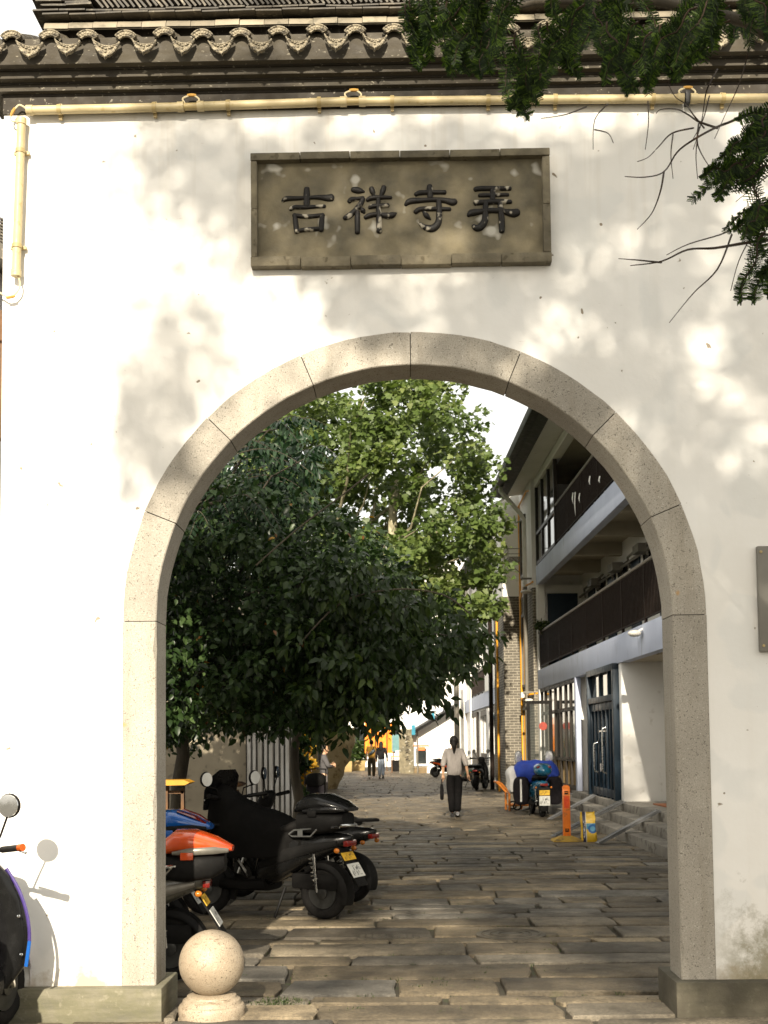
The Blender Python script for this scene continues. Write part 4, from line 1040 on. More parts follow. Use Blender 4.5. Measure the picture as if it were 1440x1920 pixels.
def cloud(name, tv, tf, pos, X, Y, sc, mat, parent, tone=None, smooth=False):
    """many leaves joined: template vertices tv (k,3) and faces tf (one size), placed with tip axis X and normal ~ Y x ..."""
    tv = np.asarray(tv, float); tf = np.asarray(tf, int); N = len(pos); k = len(tv)
    X = X / np.linalg.norm(X, axis=1, keepdims=True); Y = Y - X * (X * Y).sum(1, keepdims=True); Y = Y / (np.linalg.norm(Y, axis=1, keepdims=True) + 1e-9)
    Z = np.cross(X, Y)
    V = pos[:, None, :] + sc[:, None, None] * (tv[None, :, 0:1] * X[:, None, :] + tv[None, :, 1:2] * Y[:, None, :] + tv[None, :, 2:3] * Z[:, None, :])
    F = (tf[None] + (np.arange(N) * k)[:, None, None]).reshape(-1, tf.shape[1])
    me = bpy.data.meshes.new(name); nf = len(F); w = tf.shape[1]
    me.vertices.add(N * k); me.vertices.foreach_set('co', V.reshape(-1))
    me.loops.add(nf * w); me.loops.foreach_set('vertex_index', F.reshape(-1).astype(np.int32))
    me.polygons.add(nf); me.polygons.foreach_set('loop_start', np.arange(0, nf * w, w, dtype=np.int32)); me.polygons.foreach_set('loop_total', np.full(nf, w, dtype=np.int32))
    me.update(calc_edges=True)
    at = me.attributes.new('tone', 'FLOAT', 'POINT')
    tone = npr.random(N) if tone is None else tone
    at.data.foreach_set('value', np.repeat(tone, k).astype(np.float32))
    if smooth: me.polygons.foreach_set('use_smooth', [True] * nf)
    return link(name, me, mat, parent)
# leaf shapes: x towards the tip, y across, z out of the leaf
def oval(w=.42, fold=.10, droop=.12):
    return ([(0, 0, 0), (.28, w * .5, fold), (.28, 0, 0), (.28, -w * .5, fold), (.66, w * .42, fold * .9 - droop * .4), (.66, 0, -droop * .4), (.66, -w * .42, fold * .9 - droop * .4), (1, 0, -droop)],
            [(0, 2, 1), (0, 3, 2), (1, 2, 5), (1, 5, 4), (2, 3, 6), (2, 6, 5), (4, 5, 7), (5, 6, 7)])
def maple():
    pts = [(0, 0), (.10, .34), (.02, .52), (.30, .42), (.42, .62), (.55, .26), (.74, .30), (1, 0), (.74, -.30), (.55, -.26), (.42, -.62), (.30, -.42), (.02, -.52), (.10, -.34)]
    v = [(x, y, .10 * abs(y) - .14 * x * x) for x, y in pts] + [(.3, 0, -.01)]
    return v, [(14, (i + 1) % 14, i) for i in range(14)]
def inpoly(u, v, P):
    c = np.zeros(len(u), bool); n = len(P)
    for i in range(n):
        (x0, y0), (x1, y1) = P[i], P[(i + 1) % n]
        c ^= ((y0 > v) != (y1 > v)) & (u < (x1 - x0) * (v - y0) / (y1 - y0 + 1e-9) + x0)
    return c
CRn, CUn, CFn, CAMn = (np.array(v[:]) for v in (CR, CU, CF, CAM))
def pts_y(u, v, Y):
    d = CFn + CRn * ((u - 720) / FPX)[:, None] + CUn * ((PPV - v) / FPX)[:, None]
    return CAMn + d * ((Y - CAMn[1]) / d[:, 1])[:, None]
def tones(n, per, lo=.0, k=.55):
    return np.clip(np.repeat(npr.random(n), per) * k + npr.random(n * per) * (1 - k) * 1.15 + lo, 0, 1)
def sample_poly(P, n, y0, y1):
    P = np.array(P, float); lo, hi = P.min(0), P.max(0); U = []; V = []
    while sum(map(len, U)) < n:
        u = npr.uniform(lo[0], hi[0], n * 2); v = npr.uniform(lo[1], hi[1], n * 2); k = inpoly(u, v, P); U.append(u[k]); V.append(v[k])
    u = np.concatenate(U)[:n]; v = np.concatenate(V)[:n]
    return pts_y(u, v, npr.uniform(y0, y1, n))
def around(cen, per, rad, flat=.8):
    """leaf positions gathered in clumps round the centres, thicker towards each clump's skin"""
    N = len(cen) * per; c = np.repeat(cen, per, 0); d = npr.normal(size=(N, 3)); d /= np.linalg.norm(d, axis=1, keepdims=True)
    r = np.repeat(rad if np.ndim(rad) else np.full(len(cen), rad), per) * npr.random(N) ** .45
    d[:, 2] *= flat; return c + d * r[:, None], d
M_bark = pm('grey_brown_bark', (.10, .082, .055), (.055, .045, .032), .9, 6, bumps=[(14, .6, .03), (50, .4, .01)], stretch=(1, 1, .3))
M_barkp = pm('plane_tree_bark', (.30, .27, .17), (.15, .13, .08), .85, 5, speck=((.42, .38, .26), 7, .55, .8), bumps=(14, .4, .02), stretch=(1, 1, .5))
def wander(a, b, n, amp, rn):
    a, b = Vector(a), Vector(b); out = []
    for i in range(n + 1):
        t = i / n; p = a.lerp(b, t) + Vector((rn.gauss(0, amp), rn.gauss(0, amp), rn.gauss(0, amp))) * math.sin(PI * t); out.append(p)
    return out
def wood(tree, base, fork, r, cen, nl, mat, rn, amp=.12):
    """trunk and limbs reaching into the crown"""
    base, fork = Vector(base), Vector(fork)
    m = MB(); P = wander(base, fork, 7, amp * .6, rn); m.tube(P, [r * (1.35 if i == 0 else 1 - .4 * i / 7) for i in range(8)], 10); m.build('trunk', mat, tree, smooth=60)
    idx = npr.choice(len(cen), min(nl, len(cen)), replace=False)
    m = MB()
    for q in idx:
        e = Vector(cen[q]); s_ = base.lerp(fork, rn.uniform(.75, 1)); mid = s_.lerp(e, .5) + Vector((0, 0, rn.uniform(0, .4)))
        P = wander(s_, mid, 3, amp, rn) + wander(mid, e, 3, amp, rn)[1:]; m.tube(P, [max(.006, r * .38 * (1 - .92 * i / 6)) for i in range(7)], 6)
    o = m.build('limbs', mat, tree, smooth=60); o['kind'] = 'stuff'
rt3 = random.Random(12)
M_leaf_plane = mat_leaf('plane_tree_leaf', (.052, .084, .017), (.092, .134, .030), (.165, .198, .058), .5, .34)
M_leaf_dark = mat_leaf('dark_shrub_leaf', (.010, .022, .006), (.025, .048, .013), (.085, .130, .045), .36, .26, .3)
M_leaf_gloss = mat_leaf('glossy_oval_leaf', (.010, .021, .004), (.025, .046, .010), (.078, .115, .025), .38, .28, .3)
M_leaf_ail = mat_leaf('pinnate_leaf', (.009, .024, .009), (.018, .042, .017), (.040, .076, .032), .38, .24, .3)
# ---- big plane tree beyond
plt = empty('plane_tree', (-3.3, 25, 0), 0, 'tall sunlit plane tree with pale green lobed leaves filling the middle of the arch', 'tree')
Pp = [(330, 640), (870, 640), (900, 700), (895, 740), (912, 790), (905, 820), (940, 850), (945, 905), (960, 985), (945, 1010), (968, 1060), (950, 1090), (955, 1120), (925, 1170), (880, 1150), (760, 1180), (560, 1230), (380, 1240), (300, 1000)]
cen = np.concatenate([sample_poly(SH(Pp, -26, 0), 520, 19.5, 27), sample_poly(SH(Pp, -40, 0), 130, 27, 30)])
keep = (npr.random(len(cen)) < .94); cen = cen[keep]
pos, d = around(cen, 84, npr.uniform(.30, .60, len(cen)), .75)
tipd = d * .7 + np.array((0, -.45, -.35)) + npr.normal(size=d.shape) * .55
nor = np.array((-.1, -.55, .9)) + npr.normal(size=d.shape) * .55
tv, tf = maple()
def place(off, *objs):
    for o in objs: o.location = -off
c_ = cloud('crown', tv, tf, pos, tipd, np.cross(nor, tipd), npr.uniform(.09, .185, len(pos)), M_leaf_plane, plt, tones(len(cen), 84)); place(plt.location, c_)
wood(plt, (0, 0, 0), (.9, -.2, 4.6), .26, cen - np.array(plt.location), 44, M_barkp, rt3, .2)
m = MB(); a = Vector(at_y(716, 1100, 21.5)) - plt.location; b_ = Vector(at_y(742, 900, 22)) - plt.location; m.tube(wander((.9, -.2, 4.4), a, 3, .1, rt3) + wander(a, b_, 4, .04, rt3)[1:], [.17, .16, .15, .14, .13, .12, .10, .08], 10); m.build('limb', M_barkp, plt, smooth=60)
# ---- dark leafy tree on the left
dk = empty('dark_leafy_tree', (-2.9, 8.2, 0), 0, 'dark dense broadleaf tree hanging low over the parked scooters on the left', 'tree')
Pd = [(250, 930), (330, 985), (395, 985), (470, 985), (560, 1025), (640, 1062), (700, 1115), (720, 1160), (735, 1260), (742, 1330), (720, 1362), (655, 1360), (600, 1385), (560, 1400), (520, 1385), (440, 1392), (330, 1420), (250, 1440)]
cen = np.concatenate([sample_poly(SH(Pd, 0, -34), 620, 4.6, 10.5), sample_poly([(u + rnd.uniform(-25, 25), v + rnd.uniform(-34, 20)) for u, v in Pd], 90, 4.4, 9), sample_poly([(320, 930), (400, 900), (520, 930), (640, 970), (720, 1030), (780, 1080), (760, 1120), (600, 1050), (400, 1010)], 70, 4.6, 9)])
pos, d = around(cen, 52, npr.uniform(.14, .46, len(cen)), .7)
tipd = d * .6 + np.array((0, -.3, -.45)) + npr.normal(size=d.shape) * .5
nor = np.array((0, -.35, .9)) + npr.normal(size=d.shape) * .5
tv, tf = oval(.56, .08, .16)
ye = npr.random(len(pos))
c_ = cloud('crown', tv, tf, pos, tipd, np.cross(nor, tipd), npr.uniform(.05, .125, len(pos)), M_leaf_dark, dk, tones(len(cen), 52, -.04)); place(dk.location, c_)
k = npr.choice(len(pos), 260, replace=False)
M_leaf_old = mat_leaf('withered_leaf', (.14, .055, .010), (.22, .10, .016), (.28, .16, .03), .5, .3)
c_ = cloud('withered_leaves', tv, tf, pos[k] + np.array((0, -.06, 0)), tipd[k], np.cross(nor[k], tipd[k]), npr.uniform(.05, .085, len(k)), M_leaf_old, dk); place(dk.location, c_)
wood(dk, (0, 0, 0), (.1, 0, 2.6), .11, cen - np.array(dk.location), 60, M_bark, rt3)
# trailing ivy-like strands at its lower edge
# ---- glossy drooping tree in the middle
gl = empty('drooping_glossy_tree', (-1.64, 10.8, 0), 0, 'glossy dark tree with drooping oval leaves reaching over the middle of the alley', 'tree')
Pg = [(560, 1080), (690, 1085), (760, 1105), (830, 1125), (895, 1150), (925, 1185), (915, 1225), (880, 1250), (870, 1275), (835, 1285), (850, 1320), (828, 1345), (800, 1325), (775, 1340), (752, 1358), (742, 1375), (720, 1360), (690, 1378), (650, 1375), (600, 1395), (570, 1390), (560, 1200)]
cen = sample_poly(SH(Pg, -24, -36), 380, 4.2, 9.4)
spr = []
for (u0, v0, u1, v1) in ((800, 1255, 850, 1322), (770, 1270, 800, 1335), (840, 1215, 880, 1262), (720, 1300, 748, 1368), (860, 1180, 915, 1225), (690, 1310, 705, 1366), (650, 1320, 640, 1380), (600, 1330, 590, 1392), (850, 1160, 930, 1185), (780, 1130, 860, 1105), (700, 1100, 770, 1070), (640, 1100, 690, 1045)):
    for q in range(7):
        t = q / 6; spr.append(at_y(u0 + (u1 - u0) * t, v0 + (v1 - v0) * t + 10 * t * t, 4.6 + .4 * math.sin(u0))[:])
cen = np.concatenate([cen, np.array(spr)]); grad = np.concatenate([npr.uniform(.10, .34, len(cen) - len(spr)), np.full(len(spr), .10)])
gper = 30
pos, d = around(cen, 30, grad, .8)
tn = tones(len(cen), 30, -.04); kk = np.ones(len(pos), bool); kk[-len(spr) * 30:] = npr.random(len(spr) * 30) < .22; pos, d, tn = pos[kk], d[kk], tn[kk]
tipd = d * .55 + np.array((.15, -.25, -.85)) + npr.normal(size=d.shape) * .4
nor = np.array((.1, -.6, .7)) + npr.normal(size=d.shape) * .5
tv, tf = oval(.42, .07, .12)
c_ = cloud('crown', tv, tf, pos, tipd, np.cross(nor, tipd), npr.uniform(.065, .14, len(pos)), M_leaf_gloss, gl, tn); place(gl.location, c_)
wood(gl, (0, 0, 0), (.15, -.1, 2.7), .09, cen - np.array(gl.location), 46, M_bark, rt3)
m = MB()
for pl in ([(560, 1210), (640, 1130), (740, 1105), (830, 1115), (880, 1150)], [(480, 1060), (560, 990), (640, 930), (690, 890)]):
    m.tube([Vector(at_y(u, v, 4.4)) - gl.location for u, v in [q[:2] for q in catmull([tuple(p) for p in pl], 4)]], .008, 5)
m.build('bare_twigs', M_bark, gl)
# ---- pinnate tree at the upper left
ai = empty('pinnate_leaved_tree', (-3.1, 6.2, 0), 0, 'tree with long drooping pinnate fronds behind the left of the arch', 'tree')
LP, LX, LY, LS = [], [], [], []
rach = MB(); ra3 = random.Random(8)
fr = [(480, 800, 555, 842), (440, 865, 590, 892), (470, 905, 592, 958), (430, 895, 360, 945), (420, 850, 500, 830), (395, 900, 470, 985), (520, 812, 600, 800), (400, 870, 345, 900), (500, 870, 560, 850), (380, 960, 350, 1010), (440, 930, 500, 1000), (560, 850, 620, 870), (410, 940, 440, 1010), (450, 835, 540, 865), (360, 960, 410, 1000), (480, 960, 540, 985)]
cen_f = []
for (u0, v0, u1, v1) in fr * 2:
    Y0 = ra3.uniform(4.6, 7.0); j = lambda: ra3.uniform(-14, 14)
    a = at_y(u0 + j(), v0 + j(), Y0 + .3); b_ = at_y(u1 + j(), v1 + j(), Y0 - ra3.uniform(-.1, .45)); cen_f.append(a)
    sag = (b_ - a).length * .16; n = 11; P = []
    for i in range(n + 1):
        t = i / n; p = a.lerp(b_, t) + Vector((0, 0, sag * math.sin(PI * t))); P.append(p)
    rach.tube([p - ai.location for p in P], [.006 * (1 - .7 * i / n) for i in range(n + 1)], 5)
    for i in range(1, n + 1):
        t = (P[i] - P[i - 1]).normalized(); side = t.cross(Vector((0, 0, 1))).normalized()
        for sgn in (-1, 1):
            dr = (t * .35 + side * sgn * .75 + Vector((0, 0, -.75)) + Vector((ra3.gauss(0, .12), ra3.gauss(0, .12), ra3.gauss(0, .1)))).normalized()
            LP.append(P[i]); LX.append(dr); LY.append(t); LS.append(ra3.uniform(.10, .145) * (1 - .35 * (i / n) ** 3))
tv, tf = oval(.34, .05, .14)
c_ = cloud('fronds', tv, tf, np.array([p[:] for p in LP]), np.array([p[:] for p in LX]), np.array([p[:] for p in LY]), np.array(LS), M_leaf_ail, ai); place(ai.location, c_)
rach.build('frond_stalks', M_bark, ai)
cen = np.array([c[:] for c in cen_f]); extra = sample_poly([(260, 860), (420, 780), (520, 790), (600, 850), (560, 960), (420, 1010), (280, 1000)], 110, 5.2, 8.5)
pos, d = around(extra, 26, npr.uniform(.2, .4, len(extra)), .8)
c_ = cloud('inner_leaves', tv, tf, pos, d * .5 + np.array((0, -.2, -.7)) + npr.normal(size=d.shape) * .4, npr.normal(size=d.shape) + np.array((0, 0, .5)), npr.uniform(.10, .15, len(pos)), M_leaf_ail, ai); place(ai.location, c_)
wood(ai, (0, 0, 0), (-.1, .1, 3.6), .10, cen - np.array(ai.location), 20, M_bark, rt3)
# ---- shrubs and far greenery
def bush(name, lab, base, rx, rz, n, mat, leaf, sc, cat='shrub', per=30, group=None):
    b0 = empty(name, base, 0, lab, cat, group)
    c = npr.normal(size=(n, 3)); c /= np.linalg.norm(c, axis=1, keepdims=True); c *= npr.random((n, 1)) ** .4; c *= np.array((rx, rx * .8, rz)); c[:, 2] += rz * 1.02
    pos, d = around(c, per, rx * .32, .8)
    pos[:, 2] = np.maximum(pos[:, 2], .03)
    tip = d + np.array((0, 0, .1)) + npr.normal(size=d.shape) * .5; nor = npr.normal(size=d.shape) * .6 + np.array((0, -.3, .8))
    tv, tf = leaf; cloud('foliage', tv, tf, pos, tip, np.cross(nor, tip), npr.uniform(sc * .7, sc * 1.2, len(pos)), mat, b0)
    m = MB()
    for i in range(7): e = c[npr.integers(len(c))]; m.tube(wander((rt3.uniform(-.06, .06), rt3.uniform(-.06, .06), 0), Vector(e), 3, .05, rt3), [.022, .016, .011, .005], 5)
    m.build('stems', M_bark, b0); return b0
M_leaf_yel = mat_leaf('yellowing_leaf', (.22, .13, .012), (.42, .25, .02), (.62, .40, .03), .5, .4)
b0 = at_y(552, 1500, 13.9); bush('climbing_shrub', 'dark shrub growing beside the white ribbed shutter', (b0.x, 13.9, 0), .20, 1.15, 44, M_leaf_dark, oval(.5), .13)
b0 = at_y(570, 1450, 22.5); bush('yellow_shrub', 'shrub with bright yellow autumn leaves behind the black stroller', (b0.x, 22.5, 0), .30, 1.0, 46, M_leaf_yel, oval(.6), .14)
for i, (u, v, r, h, lab) in enumerate(((643, 1447, .62, .78, 'broad leafy plant in an ochre planter beside the standing rock'), (668, 1445, .55, .85, 'upright palm-like plant in an ochre planter nearest the couple'))):
    p = at_z(u, v); o = bush('potted_plant', lab, p, r, h * .7, 40, M_leaf_gloss, oval(.3), .30, 'potted plant', 22, 'potted plants along the far left of the alley')
    for ch in o.children: ch.location.z += .55
    m = MB(); m.box((0, 0, .29), (1.0, .6, .58), taper=1.06); m.build('planter', pm('ochre_planter_%d' % i, (.34, .25, .10), (.24, .17, .07), .8, 4), o, bevel=.02)
# ---- big conifer in front of the gate: its crown shades the wall, its lowest sprays hang into view
cf = empty('conifer', (4.2, -8.2, 0), 0, 'tall conifer whose dark feathery sprays hang in front of the eaves at the upper right', 'tree')
Sv = np.array(SUN[:])
def shade(P3_, y0, y1):
    """points up the sun's rays from places on the wall plane"""
    t = npr.uniform(y0, y1, len(P3_)); return P3_ - Sv * (t / Sv[1])[:, None]
blobs = [  # u, v, ru, rv, clumps, radius  (in the picture's wall plane)
 (640, 290, 340, 80, 30, .46), (600, 430, 230, 80, 16, .42), (350, 330, 70, 110, 7, .42), (370, 560, 70, 90, 4, .36), (255, 800, 45, 70, 4, .26), (310, 720, 40, 60, 3, .26), (420, 650, 90, 50, 4, .34), (640, 560, 120, 24, 5, .28),
 (860, 600, 150, 40, 11, .26), (1010, 420, 150, 160, 32, .34), (1240, 330, 150, 130, 26, .24), (1200, 560, 140, 80, 9, .19), (1130, 720, 100, 80, 10, .19), (1250, 800, 60, 140, 13, .2), (1410, 700, 30, 160, 8, .2),
 (1380, 1000, 70, 110, 26, .28), (1400, 1350, 80, 220, 52, .32), (1300, 1300, 70, 220, 44, .30), (1300, 1650, 90, 130, 36, .30), (1420, 1700, 70, 140, 30, .30)]
allc = []; allr = []
for (u, v, ru, rv, n, r) in blobs:
    uu = u + npr.normal(size=n) * ru * .62; vv = v + npr.normal(size=n) * rv * .62
    kk = (uu > 195) & (vv > 215); uu, vv = uu[kk], vv[kk]
    p = pts_y(uu, vv, np.zeros(len(uu))); allc.append(shade(p, 8.0, 12.5)); allr.append(np.full(len(uu), r))
def rect(x0, x1, z0, z1, n, r):
    p = np.stack([npr.uniform(x0, x1, n), np.zeros(n), npr.uniform(z0, z1, n)], 1); allc.append(shade(p, 8.0, 12.5)); allr.append(np.full(n, r))
rect(-.75, 1.5, .5, 3.7, 92, .34); rect(-1.3, -.7, 2.1, 3.3, 10, .25)      # what would shine through the arch
rect(-.4, 4.6, 6.0, 8.3, 135, .36); rect(-3.4, -.4, 6.3, 8.2, 40, .27); rect(-.6, 4.2, 8.6, 11.6, 130, .42)  # what would shine over the roof
rect(2.2, 5, .2, 6, 60, .4)
cen = np.concatenate(allc); rad = np.concatenate(allr)
pos, d = around(cen, 64, rad, .75)
kk = npr.random(len(pos)) < np.where(np.repeat(rad, 64) > .3, .74, 1.0); kk[len(cen[:int(sum(len(a) for a in allc[:len(blobs)]))]) * 64:] = True; pos, d = pos[kk], d[kk]
M_leaf_con = mat_leaf('conifer_needle', (.006, .013, .003), (.014, .027, .006), (.060, .10, .015), .5, .34, .15)
tv, tf = oval(.42, .03, .1)
tip = d + np.array((0, 0, -.5)) + npr.normal(size=d.shape) * .5
c_ = cloud('crown', tv, tf, pos, tip, npr.normal(size=d.shape), npr.uniform(.07, .15, len(pos)), M_leaf_con, cf); place(cf.location, c_)
m = MB(); m.tube([(0, 0, -.1), (0, 0, .4), (-.1, -.3, 4), (-.3, -.8, 8), (-.5, -1.2, 12.5)], [.34, .27, .22, .15, .05], 12); m.build('trunk', M_bark, cf, smooth=60)
m = MB(); sel = npr.choice(len(cen), 90, replace=False)
for q in sel:
    e = Vector(cen[q]) - cf.location; z0 = max(2.8, e.z - 1.0); s_ = Vector((-.1 - .04 * z0 / 2, -.1 * z0, z0)); mid = s_.lerp(e, .5) + Vector((0, 0, .3))
    m.tube([s_, s_.lerp(mid, .6), mid, mid.lerp(e, .6) + Vector((0, 0, .05)), e], [.045, .035, .026, .016, .006], 5)
o = m.build('limbs', M_bark, cf); o['kind'] = 'stuff'
M_twig = pm('bare_twig_bark', (.045, .028, .016), (.025, .016, .010), .7, 20, spec=.2)
# sprays hanging in front of the eaves
NP, NX, NY, NS = [], [], [], []
twig = MB(); rc = random.Random(31)
def spray(a, b, wid, npair=16):
    """a feathery branchlet from a to b: side twiglets carrying needles in two ranks"""
    a, b = Vector(a), Vector(b); Lh = (b - a).length; ax = (b - a).normalized(); view = (CAM - a).normalized()
    side = ax.cross((view + Vector((rc.gauss(0, .4), rc.gauss(0, .4), rc.gauss(0, .4)))).normalized()).normalized()
    P = [a.lerp(b, i / 8) + Vector((0, 0, -Lh * .10 * (i / 8) ** 2)) + side * .012 * math.sin(i * 1.3) for i in range(9)]
    twig.tube([p - cf.location for p in P], [.0045 * (1 - .75 * i / 8) for i in range(9)], 4)
    for i in range(npair):
        t = (i + .5) / npair; q = P[int(t * 7.99)].lerp(P[int(t * 7.99) + 1], t * 7.99 % 1)
        for sg in (-1, 1):
            l2 = wid * (.45 + .55 * math.sin(PI * min(1, t * 1.1 + .12))) * rc.uniform(.75, 1.15)
            d2 = (ax * .75 + side * sg * .8 + Vector((0, 0, -.25)) + Vector((rc.gauss(0, .12), rc.gauss(0, .12), rc.gauss(0, .12)))).normalized()
            nn = max(4, int(l2 / .0105))
            for k in range(nn):
                p = q + d2 * (l2 * (k + .5) / nn) + Vector((0, 0, -.15 * l2 * (k / nn) ** 2))
                for s2 in (-1, 1):
                    NP.append(p); NX.append((d2 * .7 + (d2.cross(view)).normalized() * s2 * .9 + view * rc.gauss(0, .25)).normalized()); NY.append(d2); NS.append(rc.uniform(.022, .034) * (1 - .5 * k / nn))
low = [(765, 70), (785, 132), (800, 95), (830, 168), (850, 118), (880, 150), (905, 135), (930, 150), (955, 205), (980, 228), (1005, 195), (1015, 130), (1050, 140), (1100, 165), (1140, 165), (1180, 178), (1220, 165), (1270, 150), (1292, 120), (1330, 90), (1380, 75), (1440, 70), (1500, 60)]
for i in range(86):
    u = rc.uniform(775, 1500); vl = float(np.interp(u, [a for a, b in low], [b for a, b in low])); vl -= 14
    v1 = vl - abs(rc.gauss(0, 1)) * 62 if i > 40 else vl - rc.uniform(0, 14)
    Yd = rc.uniform(-3.3, -2.3); Ln = rc.uniform(70, 150)
    ang = rc.uniform(-.55, .9) + (.25 if u < 850 else 0)
    spray(at_y(u + Ln * math.sin(ang), v1 - Ln * math.cos(ang), Yd + rc.uniform(-.12, .12)), at_y(u, v1, Yd), rc.uniform(.035, .062))
for (u0, v0, u1, v1, n) in ((1450, 255, 1360, 325, 5), (1440, 290, 1345, 340, 4), (1470, 205, 1395, 225, 3), (1475, 395, 1395, 425, 4), (1470, 440, 1425, 530, 4), (1470, 350, 1405, 430, 3), (1490, 210, 1415, 260, 3)):
    for i in range(n):
        Yd = rc.uniform(-3.0, -2.6); spray(at_y(u0 + rc.gauss(0, 26), v0 + rc.gauss(0, 26), Yd), at_y(u1 + rc.gauss(0, 20), min(v1 + rc.gauss(0, 20), 548), Yd - .05), rc.uniform(.032, .05))
nv = [(0, .5, 0), (0, -.5, 0), (6, -.42, .2), (6.6, 0, .1), (6, .42, .2)]
nv = [(x / 6.6, y * .18, z * .1) for x, y, z in nv]
c_ = cloud('needle_sprays', nv, [(0, 1, 2, 4)], np.array([p[:] for p in NP]), np.array([p[:] for p in NX]), np.array([p[:] for p in NY]), np.array(NS), M_leaf_con, cf); place(cf.location, c_)
twig.build('spray_twigs', M_twig, cf)
# bare twigs
bt = MB()
for r0, pts in ((.011, [(1460, 205), (1400, 215), (1370, 228), (1340, 240), (1300, 262), (1270, 285), (1245, 322), (1210, 332), (1172, 331)]), (.007, [(1245, 322), (1238, 360), (1222, 400), (1195, 430)]), (.008, [(1345, 240), (1310, 228), (1290, 215), (1270, 205), (1240, 205), (1230, 213)]),
    (.006, [(1300, 240), (1260, 250), (1235, 275), (1215, 295), (1195, 303)]), (.006, [(1320, 240), (1300, 215), (1285, 195), (1265, 180), (1250, 150)]), (.006, [(1310, 232), (1308, 270), (1325, 305), (1345, 330)]), (.005, [(1310, 240), (1305, 290), (1308, 335)]),
    (.005, [(1262, 252), (1258, 290), (1262, 335)]), (.005, [(1330, 180), (1318, 225), (1300, 260)]), (.005, [(1215, 190), (1216, 230), (1210, 280)]), (.005, [(1140, 195), (1115, 225), (1112, 280)]), (.005, [(1115, 243), (1140, 250), (1150, 268)]), (.005, [(1100, 200), (1060, 215), (1015, 222)]),
    (.012, [(1460, 448), (1400, 455), (1340, 465), (1290, 468), (1240, 490), (1182, 498)]), (.007, [(1240, 492), (1200, 488), (1160, 485)]), (.009, [(1440, 440), (1395, 435), (1385, 425), (1350, 440), (1290, 458), (1250, 478)]), (.007, [(1372, 440), (1345, 505), (1300, 550), (1255, 605)]), (.005, [(1410, 440), (1385, 490), (1370, 545)]),
    (.006, [(1410, 60), (1400, 110), (1385, 160), (1360, 215), (1340, 260)]), (.006, [(1345, 130), (1325, 170), (1315, 230), (1300, 280)]), (.005, [(1440, 330), (1420, 345), (1380, 378)])):
    q = catmull([tuple(p) for p in pts], 5); n = len(q)
    bt.tube([Vector(at_y(u, v, -2.55 - .15 * math.sin(i * .4))) - cf.location for i, (u, v) in enumerate(q)], [max(.0016, r0 * .62 * (1 - .78 * i / n)) for i in range(n)], 5)
bt.build('bare_twigs', M_twig, cf, smooth=60)
m = MB()
m.tube(wander((-.1, -.25, 3.6), Vector(at_y(1540, 130, -2.7)) - cf.location, 4, .05, rc) + [Vector(at_y(u, v, -2.7)) - cf.location for u, v in ((1400, 40), (1200, -5), (1000, 5), (860, 40))], [.06, .05, .045, .04, .032, .024, .018, .012, .006], 7)
m.tube(wander((-.1, -.25, 3.3), Vector(at_y(1500, 430, -2.6)) - cf.location, 4, .05, rc), [.05, .04, .03, .02, .013], 7)
m.tube(wander((-.1, -.25, 3.5), Vector(at_y(1480, 210, -2.6)) - cf.location, 4, .05, rc), [.05, .04, .03, .02, .012], 7)
m.build('low_branches', M_bark, cf, smooth=60)
# ================================================================ SCOOTERS
def paint(name, c, rough=.25, coat=.6, metal=0.0): return pm(name, c, tuple(x * .8 for x in c), rough, 6, coat=coat, metal=metal, coords='o')
M_tyre = pm('tyre_rubber', (.008, .0075, .007), (.014, .013, .012), .85, 20, spec=.15, bumps=(60, .3, .004), coords='o')
M_rim = pm('dark_alloy', (.07, .07, .066), (.04, .04, .038), .4, 10, metal=.6, coords='o')
M_chrome = pm('chrome_tube', (.72, .72, .70), (.6, .6, .58), .14, 10, metal=1.0, coords='o')
M_blackp = pm('gloss_black_plastic', (.006, .006, .006), (.008, .008, .008), .22, 6, coords='o', spec=.28, coat=.08)
M_blackm = pm('matt_black_plastic', (.005, .0047, .0044), (.008, .0075, .007), .6, 14, coords='o', spec=.14)
M_seat = pm('black_vinyl', (.007, .0065, .006), (.010, .009, .008), .5, 12, bumps=(90, .2, .003), coords='o', spec=.18)
M_mirror = pm('mirror_glass', (.85, .86, .86), (.82, .83, .83), .03, 3, metal=1.0, coords='o')
M_amber = pm('amber_lens', (.50, .16, .012), (.4, .12, .01), .18, 14, coat=.5, coords='o')
M_tail = pm('red_lens', (.16, .010, .007), (.12, .008, .006), .15, 14, coat=.5, coords='o')
def mat_plate(name, base, ink):
    m, nt, b = new_mat(name); g = node(nt, 'ShaderNodeTexCoord'); sx = node(nt, 'ShaderNodeSeparateXYZ'); L(nt, g.outputs['Generated'], sx.inputs[0])
    cb = node(nt, 'ShaderNodeCombineXYZ'); L(nt, sx.outputs[1], cb.inputs[0]); L(nt, sx.outputs[2], cb.inputs[1])
    mp = node(nt, 'ShaderNodeMapping'); mp.inputs['Scale'].default_value = (7, 2.2, 1); L(nt, cb.outputs[0], mp.inputs[0])
    v = node(nt, 'ShaderNodeTexVoronoi', distance='CHEBYCHEV'); v.inputs['Scale'].default_value = 1.6; v.inputs['Randomness'].default_value = .55; L(nt, mp.outputs[0], v.inputs['Vector'])
    k = math_(nt, 'MULTIPLY', ramp(nt, v.outputs['Distance'], .16, .2), ramp(nt, v.outputs['Distance'], .34, .38, 1, 0))
    for o_, lo, hi in ((sx.outputs[1], .08, .92), (sx.outputs[2], .14, .86)):
        k = math_(nt, 'MULTIPLY', k, math_(nt, 'MULTIPLY', ramp(nt, o_, lo, lo + .02), ramp(nt, o_, hi - .02, hi, 1, 0)))
    L(nt, mix(nt, k, base, ink), b.inputs['Base Color']); b.inputs['Roughness'].default_value = .4; return m
